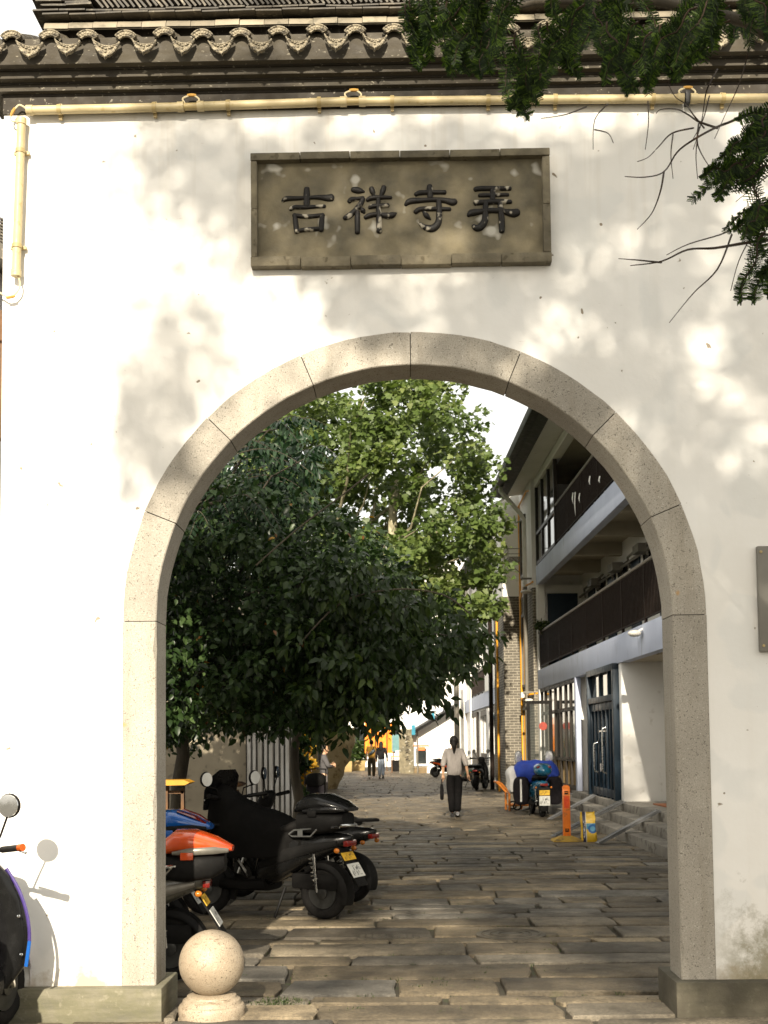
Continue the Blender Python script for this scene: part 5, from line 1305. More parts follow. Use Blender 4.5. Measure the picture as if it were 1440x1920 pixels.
M_plw = mat_plate('white_number_plate', (.42, .42, .39), (.03, .03, .03)); M_ply = mat_plate('yellow_number_plate', (.50, .30, .02), (.12, .07, .01))
def loftz(secs, n=18):
    """(z, cx, half_x, half_y, exponent)"""
    m = MB(); vs = []; fs = []
    for (z, cx, hx, hy, e) in secs:
        for j in range(n):
            a = 2 * PI * j / n; c_, s_ = math.cos(a), math.sin(a)
            vs.append((cx + hx * math.copysign(abs(c_) ** (2 / e), c_), hy * math.copysign(abs(s_) ** (2 / e), s_), z))
    k = len(secs)
    for i in range(k - 1):
        for j in range(n): fs.append((i * n + j, i * n + (j + 1) % n, (i + 1) * n + (j + 1) % n, (i + 1) * n + j))
    fs.append(tuple(range(n - 1, -1, -1))); fs.append(tuple((k - 1) * n + j for j in range(n)))
    return m.add(vs, fs)
def fender(xc, zc, R, w, a0, a1, th=.012, n=12):
    m = MB(); vs = []; fs = []
    prof = [(-w, -.035), (-w * .8, .0), (0, .015), (w * .8, 0), (w, -.035)]
    k = len(prof)
    for i in range(n + 1):
        a = a0 + (a1 - a0) * i / n
        for (y, dr) in prof: vs.append((xc + (R + dr) * math.cos(a), y, zc + (R + dr) * math.sin(a)))
    for i in range(n):
        for j in range(k - 1): fs.append((i * k + j, i * k + j + 1, (i + 1) * k + j + 1, (i + 1) * k + j))
    nn = len(vs)
    for i in range(n + 1):
        a = a0 + (a1 - a0) * i / n
        for (y, dr) in prof: vs.append((xc + (R + dr - th) * math.cos(a), y * .94, zc + (R + dr - th) * math.sin(a)))
    fs += [tuple(nn + q for q in f[::-1]) for f in fs]
    return m.add(vs, fs)
def scooter(label, locn, rz, cols, sc=1.0, steer=0.0, box=None, bars='low', rails=False, apron=False, wide=1.0, lean=0.0, group=None, name='parked_scooter', plates=True, cat='scooter', basket=False, mirror=(.25, 1.27), edge=None):
    t = empty(name, locn, rz, label, cat, group); t.scale = (sc,) * 3; t.rotation_euler = (lean, 0, rz)
    body, trim = cols
    # steering assembly sits in its own frame (axis through x=.40)
    st = Matrix.Translation((.42, 0, 0)) @ Matrix.Rotation(steer, 4, 'Z') @ Matrix.Translation((-.42, 0, 0))
    def S_(o): o.matrix_basis = st @ o.matrix_basis if False else st; return o
    R = .225
    def wheel(x, steerit):
        m = MB(); m.lathe([(.03, -.055), (.05, -.05), (.05, .05), (.03, .055)], (x, 0, R), 14, axis='y'); m.lathe([(.118, -.032), (.135, -.035), (.135, .035), (.118, .032)], (x, 0, R), 24, axis='y')
        for k in range(5):
            a = 2 * PI * k / 5 + .3; m.bar((x + .03 * math.cos(a), 0, R + .03 * math.sin(a)), (x + .13 * math.cos(a), 0, R + .13 * math.sin(a)), .035, .04, up=(0, 1, 0))
        w = m.build('wheel', M_rim, t, smooth=35)
        m = MB(); m.tube([(x + .178 * math.cos(2 * PI * k / 28), 0, R + .178 * math.sin(2 * PI * k / 28)) for k in range(28)], .049, 10, closed=True); m.build('tyre', M_tyre, w, smooth=60)
        if steerit: S_(w)
    wheel(-.62, False); wheel(.66, True)
    m = fender(.66, R, .262, .075, -.15, 2.5); S_(m.build('front_mudguard', body, t, smooth=50))
    m = fender(-.62, R, .262, .085, .9, 3.5); m.build('rear_mudguard', M_blackm, t, smooth=50)
    m = MB()
    for s in (-1, 1): m.tube([(.66, s * .075, R), (.55, s * .075, .52), (.42, s * .05, .92)], .019, 7)
    S_(m.build('fork', M_chrome, t, smooth=50))
    m = MB(); m.loft([(-.90, 0, .70, .02, .02, 2), (-.84, 0, .68, .07, .055, 2.3), (-.66, 0, .645, .125, .10, 2.6), (-.42, 0, .59, .165, .16, 2.8), (-.20, 0, .52, .17, .21, 3), (-.05, 0, .45, .15, .20, 3), (.02, 0, .37, .11, .10, 2.5)], 20)
    m.build('body_shell', body, t, smooth=50)
    m = MB()
    for s in (-1, 1): m.loft([(-.80, s * .10, .66, .012, .02, 2), (-.55, s * .150, .61, .014, .045, 2.2), (-.25, s * .172, .53, .014, .06, 2.2), (-.06, s * .155, .45, .012, .03, 2)], 10)
    m.build('side_trim', trim, t, smooth=50)
    m = MB(); m.loft([(-.72, 0, .775, .06, .02, 2), (-.64, 0, .795, .125, .045, 2.6), (-.42, 0, .80, .155, .058, 2.8), (-.30, 0, .765, .155, .05, 2.8), (-.10, 0, .745, .135, .05, 2.6), (.02, 0, .72, .08, .035, 2.2), (.06, 0, .70, .03, .015, 2)], 18); m.build('seat', M_seat, t, smooth=50)
    m = MB(); m.loft([(-.10, 0, .285, .15, .06, 4), (.1, 0, .27, .165, .05, 5), (.36, 0, .285, .165, .055, 5), (.44, 0, .33, .14, .06, 4)], 18); m.build('floorboard', M_blackm, t, smooth=40)
    w = wide
    m = loftz([(.26, .44, .05, .13 * w, 3), (.38, .47, .065, .20 * w, 2.8), (.55, .485, .075, .215 * w, 2.6), (.74, .47, .08, .19 * w, 2.4), (.88, .43, .075, .135 * w, 2.2), (.97, .39, .06, .08 * w, 2), (1.0, .37, .03, .04 * w, 2)], 24); ls = m.build('leg_shield', trim if edge else body, t, smooth=50)
    if edge:
        pts = [(.40, s * .215 * w * f + s * .012, z) for s, z, f in ((-1, .92, .5), (-1, .80, .77), (-1, .66, .95), (-1, .52, 1.0), (-1, .38, .93), (-1, .28, .65))]
        for k_, (seg, mt) in enumerate(((pts[0:5], edge[0]), (pts[3:5], edge[1]))):
            if k_: seg = [(x - .012, y * 1.02, z) for x, y, z in seg]
            m = MB(); m.tube([(x + .035, y, z) for x, y, z in catmull(seg, 4)], .0042, 7, sq=2.4); m.build('edge_trim', mt, ls, smooth=60)
        m = MB()
        for z, f in ((.66, .86), (.45, .92)): m.ball((.40, -.215 * w * f, z), .010, 8)
        m.build('screws', M_chrome, ls)
    m = MB(); m.ball((.50, 0, .80), .075, 14, 0, (.7, 1, .8)); m.build('headlight', M_clear if False else M_chrome, t, smooth=60)
    hz = 1.02
    m = MB(); m.tube([(.40, 0, .9), (.37, 0, hz)], .03, 8); m.tube([(.26, -.30, hz + .03), (.34, -.14, hz + .01), (.36, 0, hz), (.34, .14, hz + .01), (.26, .30, hz + .03)], .014, 8)
    hb_ = S_(m.build('handlebar', M_blackm, t, smooth=50))
    for s in (-1, 1):
        m = MB(); m.tube([(.31, s * .20, hz + .017), (.245, s * .335, hz + .034)], .019, 10); m.build('grip', M_seat, hb_, smooth=50)
        m = MB(); m.tube([(.245, s * .335, hz + .034), (.232, s * .362, hz + .037)], .021, 10); m.build('bar_end', edge[2] if edge else M_blackm, hb_, smooth=50)
        m = MB(); m.tube([(.36, s * .17, hz + .02), (.33, s * .28, hz + .015), (.31, s * .34, hz + .0)], .007, 6); m.build('brake_lever', M_chrome, hb_, smooth=50)
        my, mz = mirror
        m = MB(); m.tube([(.33, s * .14, hz + .02), (.34, s * .17, hz + .09), (.33, s * (my - .01), mz - .06)], .0065, 6); mi = S_(m.build('mirror_arm', M_blackm, t, smooth=50))
        m = MB(); m.ball((.335, s * my, mz), .068, 18, 0, (.28, 1, 1)); sh_ = m.build('mirror_shell', M_blackm, mi, smooth=60)
        m = MB(); m.lathe([(.001, -.0195), (.060, -.0193), (.061, -.016)], (.335, s * my, mz), 24, axis='x'); m.build('mirror_glass', M_mirror, mi, smooth=30)
    m = loftz([(.90, .40, .07, .10, 2.4), (1.0, .37, .085, .12, 2.4), (1.06, .35, .07, .10, 2.2), (1.09, .34, .03, .05, 2)]); S_(m.build('dashboard', trim, t, smooth=50))
    m = MB(); m.box((-.55, .0, .32), (.46, .12, .14)); m.build('motor_arm', M_blackm, t, bevel=.03)
    for s in (-1, 1):
        m = MB(); P = [(-.60 + .02 * k / 3 * .3, s * .115, .30 + .011 * k) for k in range(26)]; m.tube([(p[0] + .024 * math.cos(k * 1.9), p[1] + .024 * math.sin(k * 1.9), p[2]) for k, p in enumerate(P)], .006, 5); m.tube([(-.61, s * .115, .24), (-.58, s * .115, .6)], .012, 6); m.build('shock_absorber', M_chrome, t, smooth=60)
    for q_ in (((-.30, .12, .27), (-.24, .20, .015)), ((-.30, -.12, .27), (-.36, -.16, .05))): m = MB(); m.tube(q_, .012, 6); m.build('stand', M_blackm, t)
    m = MB(); m.box((-.875, 0, .655), (.05, .16, .05)); m.build('tail_lamp', M_tail, t, bevel=.012)
    for s in (-1, 1): m = MB(); m.ball((-.83, s * .15, .60), .028, 10, 0, (1, .8, .8)); m.build('indicator', M_amber, t, smooth=60)
    m = MB(); m.tube([(-.60, -.11, .80), (-.86, -.10, .81), (-.93, 0, .81), (-.86, .10, .81), (-.60, .11, .80)], .013, 7); m.box((-.74, 0, .812), (.24, .16, .012)); m.build('rear_rack', M_chrome if rails else M_blackm, t, smooth=50)
    if rails:
        for s in (-1, 1):
            m = MB(); m.tube([(-.86, s * .15, .80), (-.62, s * .185, .785), (-.44, s * .19, .77), (-.385, s * .19, .735), (-.42, s * .19, .715), (-.60, s * .188, .72), (-.66, s * .185, .78)], .012, 7); m.box((-.50, s * .192, .748), (.05, .012, .05)); m.build('side_rail', M_chrome, t, smooth=50)
    if plates:
        m = MB(); m.bar((-.80, 0, .62), (-1.0, 0, .30), .17, .012); m.build('plate_bracket', M_blackm, t)
        rot = Matrix.Rotation(math.atan2(.2, .32), 3, 'Y')
        for z_, hgt, mt, nm in ((.545, .075, M_ply, 'yellow_plate'), (.43, .13, M_plw, 'number_plate')):
            x_ = -.80 - .2 * (.62 - z_) / .32 - .016; m = MB(); m.box((x_, 0, z_), (.006, .2, hgt), 0, rot); m.build(nm, mt, t)
    if box:
        top, band, dz = box[:3]
        x0 = -.56 + (box[3] if len(box) > 3 else 0)
        bx = MB(); bx.loft([(x0 + .0, 0, .93 + dz, .14, .07, 4), (x0 - .02, 0, .93 + dz, .17, .085, 5), (x0 - .20, 0, .925 + dz, .20, .095, 5), (x0 - .36, 0, .935 + dz, .18, .085, 4), (x0 - .44, 0, .955 + dz, .11, .06, 3)], 22)
        b_ = bx.build('top_box', M_blackm, t, smooth=45)
        bx = MB(); bx.loft([(x0 + .015, 0, 1.03 + dz, .14, .016, 4), (x0 - .03, 0, 1.065 + dz, .175, .05, 3.2), (x0 - .11, 0, 1.095 + dz, .20, .082, 2.8), (x0 - .24, 0, 1.095 + dz, .205, .08, 2.8), (x0 - .38, 0, 1.07 + dz, .175, .055, 2.6), (x0 - .49, 0, 1.045 + dz, .10, .018, 2.4)], 24)
        bx.build('lid', top, b_, smooth=50)
        for s in (-1, 1):
            bx = MB(); bx.loft([(x0 - .10, s * .185, 1.030 + dz, .014, .012, 2), (x0 - .22, s * .198, 1.040 + dz, .014, .026, 2.2), (x0 - .38, s * .170, 1.045 + dz, .014, .026, 2.2), (x0 - .47, s * .115, 1.04 + dz, .012, .014, 2)], 10); bx.build('silver_band', band, b_, smooth=50)
        bx = MB(); bx.box((x0 - .20, -.203, 1.01 + dz), (.085, .02, .05)); bx.box((x0 - .20, .203, 1.01 + dz), (.085, .02, .05)); bx.build('latch', top if top is not M_blackp else M_blackm, b_, bevel=.006)
        if top is M_bluep: bx = MB(); bx.loft([(x0 - .26, -.12, 1.165 + dz, .03, .010, 2), (x0 - .38, -.09, 1.12 + dz, .06, .014, 2), (x0 - .46, -.06, 1.07 + dz, .04, .012, 2)], 8); bx.loft([(x0 - .26, .12, 1.165 + dz, .03, .010, 2), (x0 - .38, .09, 1.12 + dz, .06, .014, 2), (x0 - .46, .06, 1.07 + dz, .04, .012, 2)], 8); bx.build('box_reflector', M_tail, b_, smooth=50) if top is M_bluep else None
    if basket:
        m = MB()
        for z in (.80, .88, .96, 1.03): m.tube([(.52, -.15, z), (.72, -.15, z), (.72, .15, z), (.52, .15, z)], .006, 4, closed=True)
        for k in range(6): m.tube([(.54 + .036 * k, -.15, .80), (.54 + .036 * k, -.15, 1.03)], .004, 4); m.tube([(.72, -.15 + .06 * k, .80), (.72, -.15 + .06 * k, 1.03)], .004, 4)
        S_(m.build('basket', M_blackm, t))
    if apron:
        # dark rain cape stretched from the screen back over the seat
        vs = []; fs = []; N1, N2 = 12, 13; ar = random.Random(6)
        for i in range(N1 + 1):
            q = i / N1; x = .50 - .98 * q; zt = 1.10 - .30 * q + (.08 * math.exp(-((q - .12) / .10) ** 2)); hw = .14 + .10 * math.sin(PI * min(1, q * 1.15)) + .02
            for j in range(N2 + 1):
                a = -1 + 2 * j / N2; y = hw * (math.sin(a * PI / 2)) ; z = zt - (abs(a) ** 2.4) * (.62 - .40 * q) + .012 * math.sin(a * 17 + q * 9) + ar.uniform(-.006, .006); vs.append((x, y, z))
        k = N2 + 1
        for i in range(N1):
            for j in range(N2): fs.append((i * k + j, i * k + j + 1, (i + 1) * k + j + 1, (i + 1) * k + j))
        nn = len(vs); vs += [(x, y * .97, z - .012) for x, y, z in vs]; fs += [tuple(nn + q for q in f[::-1]) for f in fs]
        m = MB(); m.add(vs, fs); m.build('rain_cape', apron, t, smooth=60)
        m = loftz([(.92, .50, .02, .18, 2.5), (1.10, .46, .018, .20, 2.8), (1.22, .40, .015, .17, 2.6), (1.28, .37, .008, .10, 2.2)]); S_(m.build('windscreen', M_blackp, t, smooth=50))
    return t
M_orange = pm('orange_red_paint_gloss', (.52, .045, .010), (.66, .11, .012), .22, 2.2, coat=.6, coords='o')
M_silver = pm('silver_plastic', (.20, .185, .155), (.14, .13, .11), .35, 6, metal=.4, coords='o')
M_bluep = paint('bright_blue_paint', (.006, .09, .36), .2, .7); M_navyp = paint('navy_paint', (.01, .02, .06), .25, .6)
M_lilac = paint('lilac_grey_paint', (.30, .26, .34), .3, .5)
M_tealp = paint('teal_blue_paint', (.006, .10, .18), .2, .7)
M_greyp = paint('olive_grey_paint', (.09, .085, .065), .3, .4)
g_ = 'scooters parked under the trees on the left'
scooter('scooter with orange lidded top box parked nearest behind the left jamb', (-2.21, 1.05, 0), PI + .05, (M_greyp, M_silver), 1.0, .2, (M_orange, M_silver, -.155), rails=True, group=g_)
scooter('scooter with blue lidded top box behind the orange boxed one', (-2.56, 2.15, 0), PI - .02, (M_navyp, M_blackm), 1.04, .3, (M_bluep, M_blackm, -.115), group=g_)
M_cape = pm('black_nylon_cape', (.004, .0038, .0034), (.0065, .006, .0055), .75, 8, coords='o', spec=.08)
scooter('large black scooter with a dark rain cape and chrome side rails', (-1.31, 4.20, 0), PI - .46, (M_blackp, M_blackm), 1.06, -.2, (M_blackp, M_blackp, -.10, .14), rails=True, apron=M_cape, group=g_, mirror=(.30, 1.20))
scooter('black scooter with an exposed rear wheel beyond the caped one', (-1.09, 5.34, 0), PI - .46, (M_blackp, M_blackm), 1.02, .3, None, plates=False, group=g_)
scooter('dark scooter farthest left in the shade of the trees', (-2.5, 4.2, 0), PI + .1, (M_blackp, M_greyp), 1.05, .4, None, group=g_)
M_redp = pm('orange_anodised', (.62, .13, .015), (.5, .09, .01), .25, 12, metal=.5, coords='o')
M_violet = paint('violet_blue_paint', (.05, .03, .16), .3, .5)
scooter('black and blue scooter nosed against the sunlit wall at the left frame edge', (-2.375, -.86, 0), PI / 2 - .03, (M_lilac, M_blackp), 1.0, -.16, None, wide=1.24, mirror=(.225, 1.275), edge=(M_violet, M_bluep, M_redp), plates=False)
# covered teal scooter by the shopfront
bs = scooter('teal scooter draped with a blue cape and silver mirror covers by the steps', (2.90, 18.95, 0), PI / 2 + .05, (M_tealp, M_tealp), 1.05, 0, None, plates=False, mirror=(.31, 1.14))
M_cloth = pm('blue_cape_cloth', (.008, .03, .24), (.012, .045, .32), .75, 9, bumps=(30, .2, .006), coords='o')
M_quilt = pm('black_quilted_cloth', (.008, .007, .008), (.014, .012, .014), .85, 14, coords='o', spec=.1)
M_foil = pm('silver_foil_cloth', (.62, .62, .62), (.45, .45, .45), .3, 9, metal=.6, bumps=(20, .6, .02), coords='o')
M_wcl = pm('white_cloth', (.62, .61, .58), (.52, .51, .49), .85, 7, bumps=(14, .4, .02), coords='o')
def drape(m, prof, x0, x1, n=8, amp=.012, th=.012):
    k = len(prof); vs = []; fs = []
    for i in range(n + 1):
        x = x0 + (x1 - x0) * i / n
        for j, (y, z) in enumerate(prof): vs.append((x + amp * math.sin(j * 1.7), y + amp * math.sin(i * 1.9 + j), z + amp * math.cos(i * 2.3 + j * 1.3)))
    for i in range(n):
        for j in range(k - 1): fs.append((i * k + j, i * k + j + 1, (i + 1) * k + j + 1, (i + 1) * k + j))
    nn = len(vs); vs += [(x, y * .97, z - th) for x, y, z in vs]; fs += [tuple(nn + q for q in f[::-1]) for f in fs]
    fs += [(i, i + 1, nn + i + 1, nn + i) for i in range(k - 1)] + [(n * k + i + 1, n * k + i, nn + n * k + i, nn + n * k + i + 1) for i in range(k - 1)]
    return m.add(vs, fs)
def lump(m, amp, seed):
    r_ = random.Random(seed); ph = [r_.uniform(0, 6) for _ in range(6)]
    m.v = [(x + amp * math.sin(z * 23 + y * 9 + ph[0]), y + amp * math.sin(z * 17 + ph[1]), z + amp * math.sin(y * 21 + ph[2]) + amp * .6 * math.sin(y * 47 + ph[3])) for x, y, z in m.v]; return m
m = MB(); m.loft([(-.16, 0, .95, .30, .10, 2.4), (-.12, 0, .90, .42, .20, 2.5), (.02, 0, .89, .47, .24, 2.6), (.25, 0, .91, .46, .22, 2.6), (.46, 0, .93, .36, .14, 2.4)], 40); lump(m, .016, 3).build('blue_cape', M_cloth, bs, smooth=60)
m = MB(); m.loft([(-.05, .50, .72, .07, .22, 2.4), (.06, .49, .73, .12, .28, 2.5), (.35, .47, .76, .12, .26, 2.4)], 24); lump(m, .014, 8).build('white_cloth', M_wcl, bs, smooth=60)
for s in (-1, 1):
    m = MB(); m.loft([(-.20, s * .33, .52, .12, .24, 3), (-.14, s * .34, .51, .17, .29, 3.4), (.08, s * .34, .53, .15, .26, 3)], 18); q = m.build('quilted_leg_cover', M_quilt, bs, smooth=50)
    if s > 0: m = MB(); m.box((-.205, .36, .52), (.016, .035, .46)); m.build('white_stripe', M_wcl, q)
    m = MB(); m.loft([(.27, s * .325, 1.20, .055, .09, 2.2), (.33, s * .32, 1.17, .085, .15, 2.4), (.40, s * .315, 1.15, .06, .12, 2.2)], 14); m.build('silver_mirror_cover', M_foil, bs, smooth=60)
m = MB(); m.loft([(-.98, 0, .92, .06, .04, 2), (-.90, 0, .93, .15, .10, 2.3), (-.74, 0, .95, .19, .13, 2.4), (-.60, 0, .93, .13, .09, 2.2)], 20); q = m.build('round_top_box', M_tealp, bs, smooth=60)
m = MB(); m.ball((-.90, .11, 1.00), .045, 10, 0, (.5, 1, .6)); m.build('box_reflector', M_tail, q, smooth=60); m = MB(); m.ball((-.90, -.11, 1.00), .045, 10, 0, (.5, 1, .6)); m.build('box_reflector', M_tail, q, smooth=60)
m = MB(); m.box((-.93, 0, .50), (.012, .20, .10)); m.build('yellow_plate', M_ply, bs)
m = MB(); m.box((-.93, 0, .34), (.012, .21, .19)); m.build('number_plate', M_plw, bs)
m = MB(); m.box((-.88, 0, .42), (.05, .24, .36)); m.build('plate_bracket', M_blackm, bs, bevel=.015)
p = at_z(838, 1457); scooter('small black and orange scooter parked by the far white wall', (p.x, p.y, 0), .55, (M_blackp, M_orange), 1.0, .2, None, plates=False)
p = at_z(902, 1482); scooter('black electric bicycle with a wire basket by the far brick pier', (p.x, p.y + .5, 0), PI / 2 - .25, (M_blackp, M_blackm), 1.0, -.2, None, basket=True, plates=False, name='electric_bicycle', cat='electric bike')
p = at_z(884, 1480); scooter('silver and green scooter half hidden behind the walking woman', (p.x - .05, p.y + 1.6, 0), PI * .62, (M_silver, paint('green_paint', (.02, .22, .12))), .95, .2, None, plates=False)
# ================================================================ STREET THINGS
M_postor = pm('orange_plastic_post', (.80, .20, .012), (.72, .16, .01), .45, 5, speck=((.35, .12, .03), 9, .64, .5))
M_basey = pm('dirty_yellow_base', (.46, .28, .025), (.30, .19, .03), .7, 6, speck=((.10, .07, .03), 9, .55, .7))
pp = at_z(1063, 1577); po = empty('delineator_post', pp, .02, 'orange plastic delineator post on a dirty yellow base', 'post')
m = MB(); m.prism([(-.235, 0), (.235, 0), (.225, .022), (.09, .085), (-.09, .085), (-.225, .022)], -.2, .2, 'y'); 
m.v = [(x, y * (1 - .55 * max(0, z - .022) / .063), z) for x, y, z in m.v]; m.build('base', M_basey, po, bevel=.006)
m = MB(); m.box((0, 0, .45), (.118, .075, .75)); pb = m.build('post', M_postor, po, bevel=.012)
m = MB(); m.loft([(-.036, 0, .835, .057, .055, 2.4), (.036, 0, .835, .057, .055, 2.4)], 16, ax='y'); m.build('rounded_top', M_postor, po, smooth=40)
for z in (.77, .175):
    m = MB(); m.box((0, -.039, z), (.06, .012, .05)); q = m.build('slot', M_black, po); m = MB(); m.box((0, -.047, z + .004), (.045, .006, .010)); m.build('slot_bar', M_postor, q)
m = MB(); m.box((0, -.0395, .62), (.085, .006, .19)); m.build('reflective_strip', pm('red_orange_reflector', (.70, .07, .008), (.6, .05, .006), .3, 30), po)
m = MB()
for x in (-.035, .035):
    for z in (.70, .54, .50, .74): m.ball((x, -.04, z), .007, 6)
m.build('rivets', M_basey, po)
# bag of dry mix
def mat_bag():
    m, nt, b = new_mat('printed_yellow_sack'); co = opos(nt); sx = node(nt, 'ShaderNodeSeparateXYZ'); L(nt, co, sx.inputs[0]); X, Y_, Z = sx.outputs
    col = mix(nt, ramp(nt, noise(nt, co, 9, 4), .35, .65), (.72, .46, .015), (.62, .38, .012))
    def band(o, a, b2): return math_(nt, 'MULTIPLY', ramp(nt, o, a - .002, a), ramp(nt, o, b2, b2 + .002, 1, 0))
    col = mix(nt, math_(nt, 'MULTIPLY', band(X, -.034, .13), band(Z, .20, .29)), col, (.10, .30, .42))
    dx = math_(nt, 'SUBTRACT', X, .062); dz = math_(nt, 'SUBTRACT', Z, .205); rr = math_(nt, 'ADD', math_(nt, 'MULTIPLY', dx, dx), math_(nt, 'MULTIPLY', dz, dz))
    col = mix(nt, ramp(nt, rr, .0052, .0055, 1, 0), col, (.02, .12, .36))
    col = mix(nt, ramp(nt, rr, .0015, .0017, .75, 0), col, (.16, .42, .55))
    nb = band(X, -.092, -.044); col = mix(nt, nb, col, (.012, .014, .055))
    col = mix(nt, band(X, -.044, -.036), col, (.62, .60, .52))
    mp = node(nt, 'ShaderNodeMapping'); mp.inputs['Scale'].default_value = (30, 1, 46); L(nt, co, mp.inputs[0])
    ck = ramp(nt, noise(nt, mp.outputs[0], 1.6, 1, .4), .52, .56)
    col = mix(nt, math_(nt, 'MULTIPLY', math_(nt, 'MULTIPLY', ck, band(X, -.080, -.056)), band(Z, .06, .33)), col, (.62, .62, .6))
    L(nt, col, b.inputs['Base Color']); b.inputs['Roughness'].default_value = .38; bump(nt, b, noise(nt, co, 22, 4, .6), .5, .012); return m
bg_ = at_z(1105, 1578); bag = MB(); vs = []; fs = []; rb = random.Random(2); NZ, NU = 12, 22
for i in range(NZ + 1):
    z = .46 * i / NZ; q = i / NZ; hx = .118 + .008 * math.sin(q * 9) - .012 * (q > .85); hy = .058 * (1 - .75 * q ** 2.2) + .006 * math.sin(q * 13)
    for j in range(NU):
        a = 2 * PI * j / NU; e = 4.5; c_, s_ = math.cos(a), math.sin(a)
        vs.append((hx * math.copysign(abs(c_) ** (2 / e), c_) + rb.uniform(-.004, .004) - .01 * q, hy * math.copysign(abs(s_) ** (2 / e), s_) + rb.uniform(-.006, .006), z + (.016 * math.sin(a * 2 + 1) if i == NZ else rb.uniform(-.004, .004) if i else 0)))
for i in range(NZ):
    for j in range(NU): fs.append((i * NU + j, i * NU + (j + 1) % NU, (i + 1) * NU + (j + 1) % NU, (i + 1) * NU + j))
fs.append(tuple(range(NU - 1, -1, -1))); fs.append(tuple(NZ * NU + j for j in range(NU)))
bag.add(vs, fs); o = bag.build('sack', mat_bag(), None, smooth=35); o.location = bg_; o.rotation_euler = (.03, -.03, -.14)
setp(o, 'yellow and navy printed sack standing beside the orange post', 'sack')
# teal stool
p = at_z(1043, 1490, .16); so_ = empty('plastic_stool', (p.x, p.y, .14), .3, 'mint green plastic stool behind the teal scooter', 'stool')
M_mint = pm('mint_plastic', (.14, .52, .42), (.12, .46, .38), .4, 8)
m = MB(); m.box((0, 0, .30), (.27, .27, .03)); m.build('seat', M_mint, so_, bevel=.01)
for sx_ in (-1, 1):
    for sy_ in (-1, 1): m = MB(); m.bar((sx_ * .15, sy_ * .15, 0), (sx_ * .115, sy_ * .115, .29), .045, .03); m.build('leg', M_mint, so_)
# orange hand cart
p = at_z(962, 1519); hc_ = empty('orange_hand_cart', p, .1, 'orange tubular hand cart standing left of the teal scooter', 'hand cart')
M_cart = pm('orange_tube_paint', (.62, .20, .02), (.45, .13, .015), .45, 8)
m = MB()
for y in (-.2, .25): m.tube([(-.12, y, 0), (-.12, y, .42), (-.30, y, .62), (-.38, y, .66)], .026, 8)
m.tube([(-.12, -.2, .12), (.42, -.2, .12), (.42, .25, .12), (-.12, .25, .12)], .022, 7, closed=True); m.tube([(-.38, -.2, .66), (-.38, .25, .66)], .022, 7); m.tube([(-.12, -.2, .4), (-.12, .25, .4)], .018, 7)
for x in (.16, .40): m.tube([(x, -.2, .12), (x, -.2, 0)], .024, 7)
m.build('frame', M_cart, hc_, smooth=50)
for y in (-.24, .29): m = MB(); m.tube([(.05 + .085 * math.cos(2 * PI * k / 16), y, .10 + .085 * math.sin(2 * PI * k / 16)) for k in range(16)], .018, 6, closed=True); m.build('wheel', M_tyre, hc_, smooth=60)
# yellow topped stand and rusty stand behind the scooters
M_yel = pm('faded_yellow_paint', (.55, .27, .012), (.42, .20, .012), .55, 5)
M_rust = pm('rusty_brown_steel', (.14, .065, .022), (.07, .04, .02), .75, 9)
def stand(uc, v0, Y, w, mt, lab, fr):
    p = at_y(uc, v0, Y); t = empty('charging_stand', (p.x, Y, 0), 0, lab, 'stand'); z = p.z
    m = MB(); m.prism([(-w / 2, z), (w / 2 - .06, z), (w / 2, z - .025), (w / 2 - .05, z - .05), (-w / 2, z - .055)], -.16, .16, 'y'); m.build('top_plate', mt, t)
    m = MB(); m.box((-w * .12, 0, (z - .05) / 2), (.09, .09, z - .05)); m.build('post', fr, t)
    m = MB(); m.box((-w * .34, .04, z * .62), (.10, .05, z * .66)); m.build('meter_panel', M_pipew if mt is M_yel else M_oldw, t, bevel=.008)
    m = MB(); m.box((w * .28, .02, z * .68), (.03, .05, z * .5)); m.box((w * .05, .02, z * .90), (w * .5, .05, .03)); m.build('frame', fr, t)
stand(318, 1462, 4.9, .46, M_yel, 'charging stand with a yellow top plate beyond the blue top box', M_rust)
stand(425, 1466, 5.6, .40, M_rust, 'rusty framed charging stand left of the black scooter', M_rust)
# far stalls
Yb = 60.0
M_banner = pm('orange_banner_cloth', (.90, .28, .015), (.80, .19, .01), .7, 6, bumps=(9, .3, .05))
for i, (u, v0, v1, w, lab) in enumerate(((693, 1350, 1412, .55, 'narrow orange cloth banner hanging left of the couple'), (714, 1372, 1402, .60, 'short orange cloth banner between the couple'), (728, 1356, 1412, .50, 'orange cloth banner hanging to the right above the couple'))):
    a, b_ = at_y(u, v0, Yb + .3 * i), at_y(u, v1, Yb + .3 * i); t = empty('orange_banner', (a.x, a.y, a.z), 0, lab, 'banner', 'orange banners at the far end')
    h = a.z - b_.z; m = MB(); vs = []; fs = []
    for r in range(7):
        for c in range(7): vs.append((w * (c / 6 - .5), .05 * math.sin(c * 1.6 + r * .6), -h * r / 6))
    for r in range(6):
        for c in range(6): fs.append((r * 7 + c, r * 7 + c + 1, r * 7 + c + 8, r * 7 + c + 7))
    nn = len(vs); vs += [(x, y + .015, z) for x, y, z in vs]; fs += [tuple(nn + q for q in f[::-1]) for f in fs]
    m.add(vs, fs); m.build('cloth', M_banner, t, smooth=60)
    m = MB(); m.tube([(-w / 2 - .05, 0, 0.01), (w / 2 + .05, 0, .01)], .025, 6); m.tube([(w / 2 + .02, .03, .02), (w / 2 + .02, .03, -a.z)], .03, 6); m.build('pole', M_rust, t)
p = at_y(744, 1432, 57); ct = empty('shop_counter', (p.x, 57, 0), 0, 'dark shop counter with small goods left of the stone pier', 'counter')
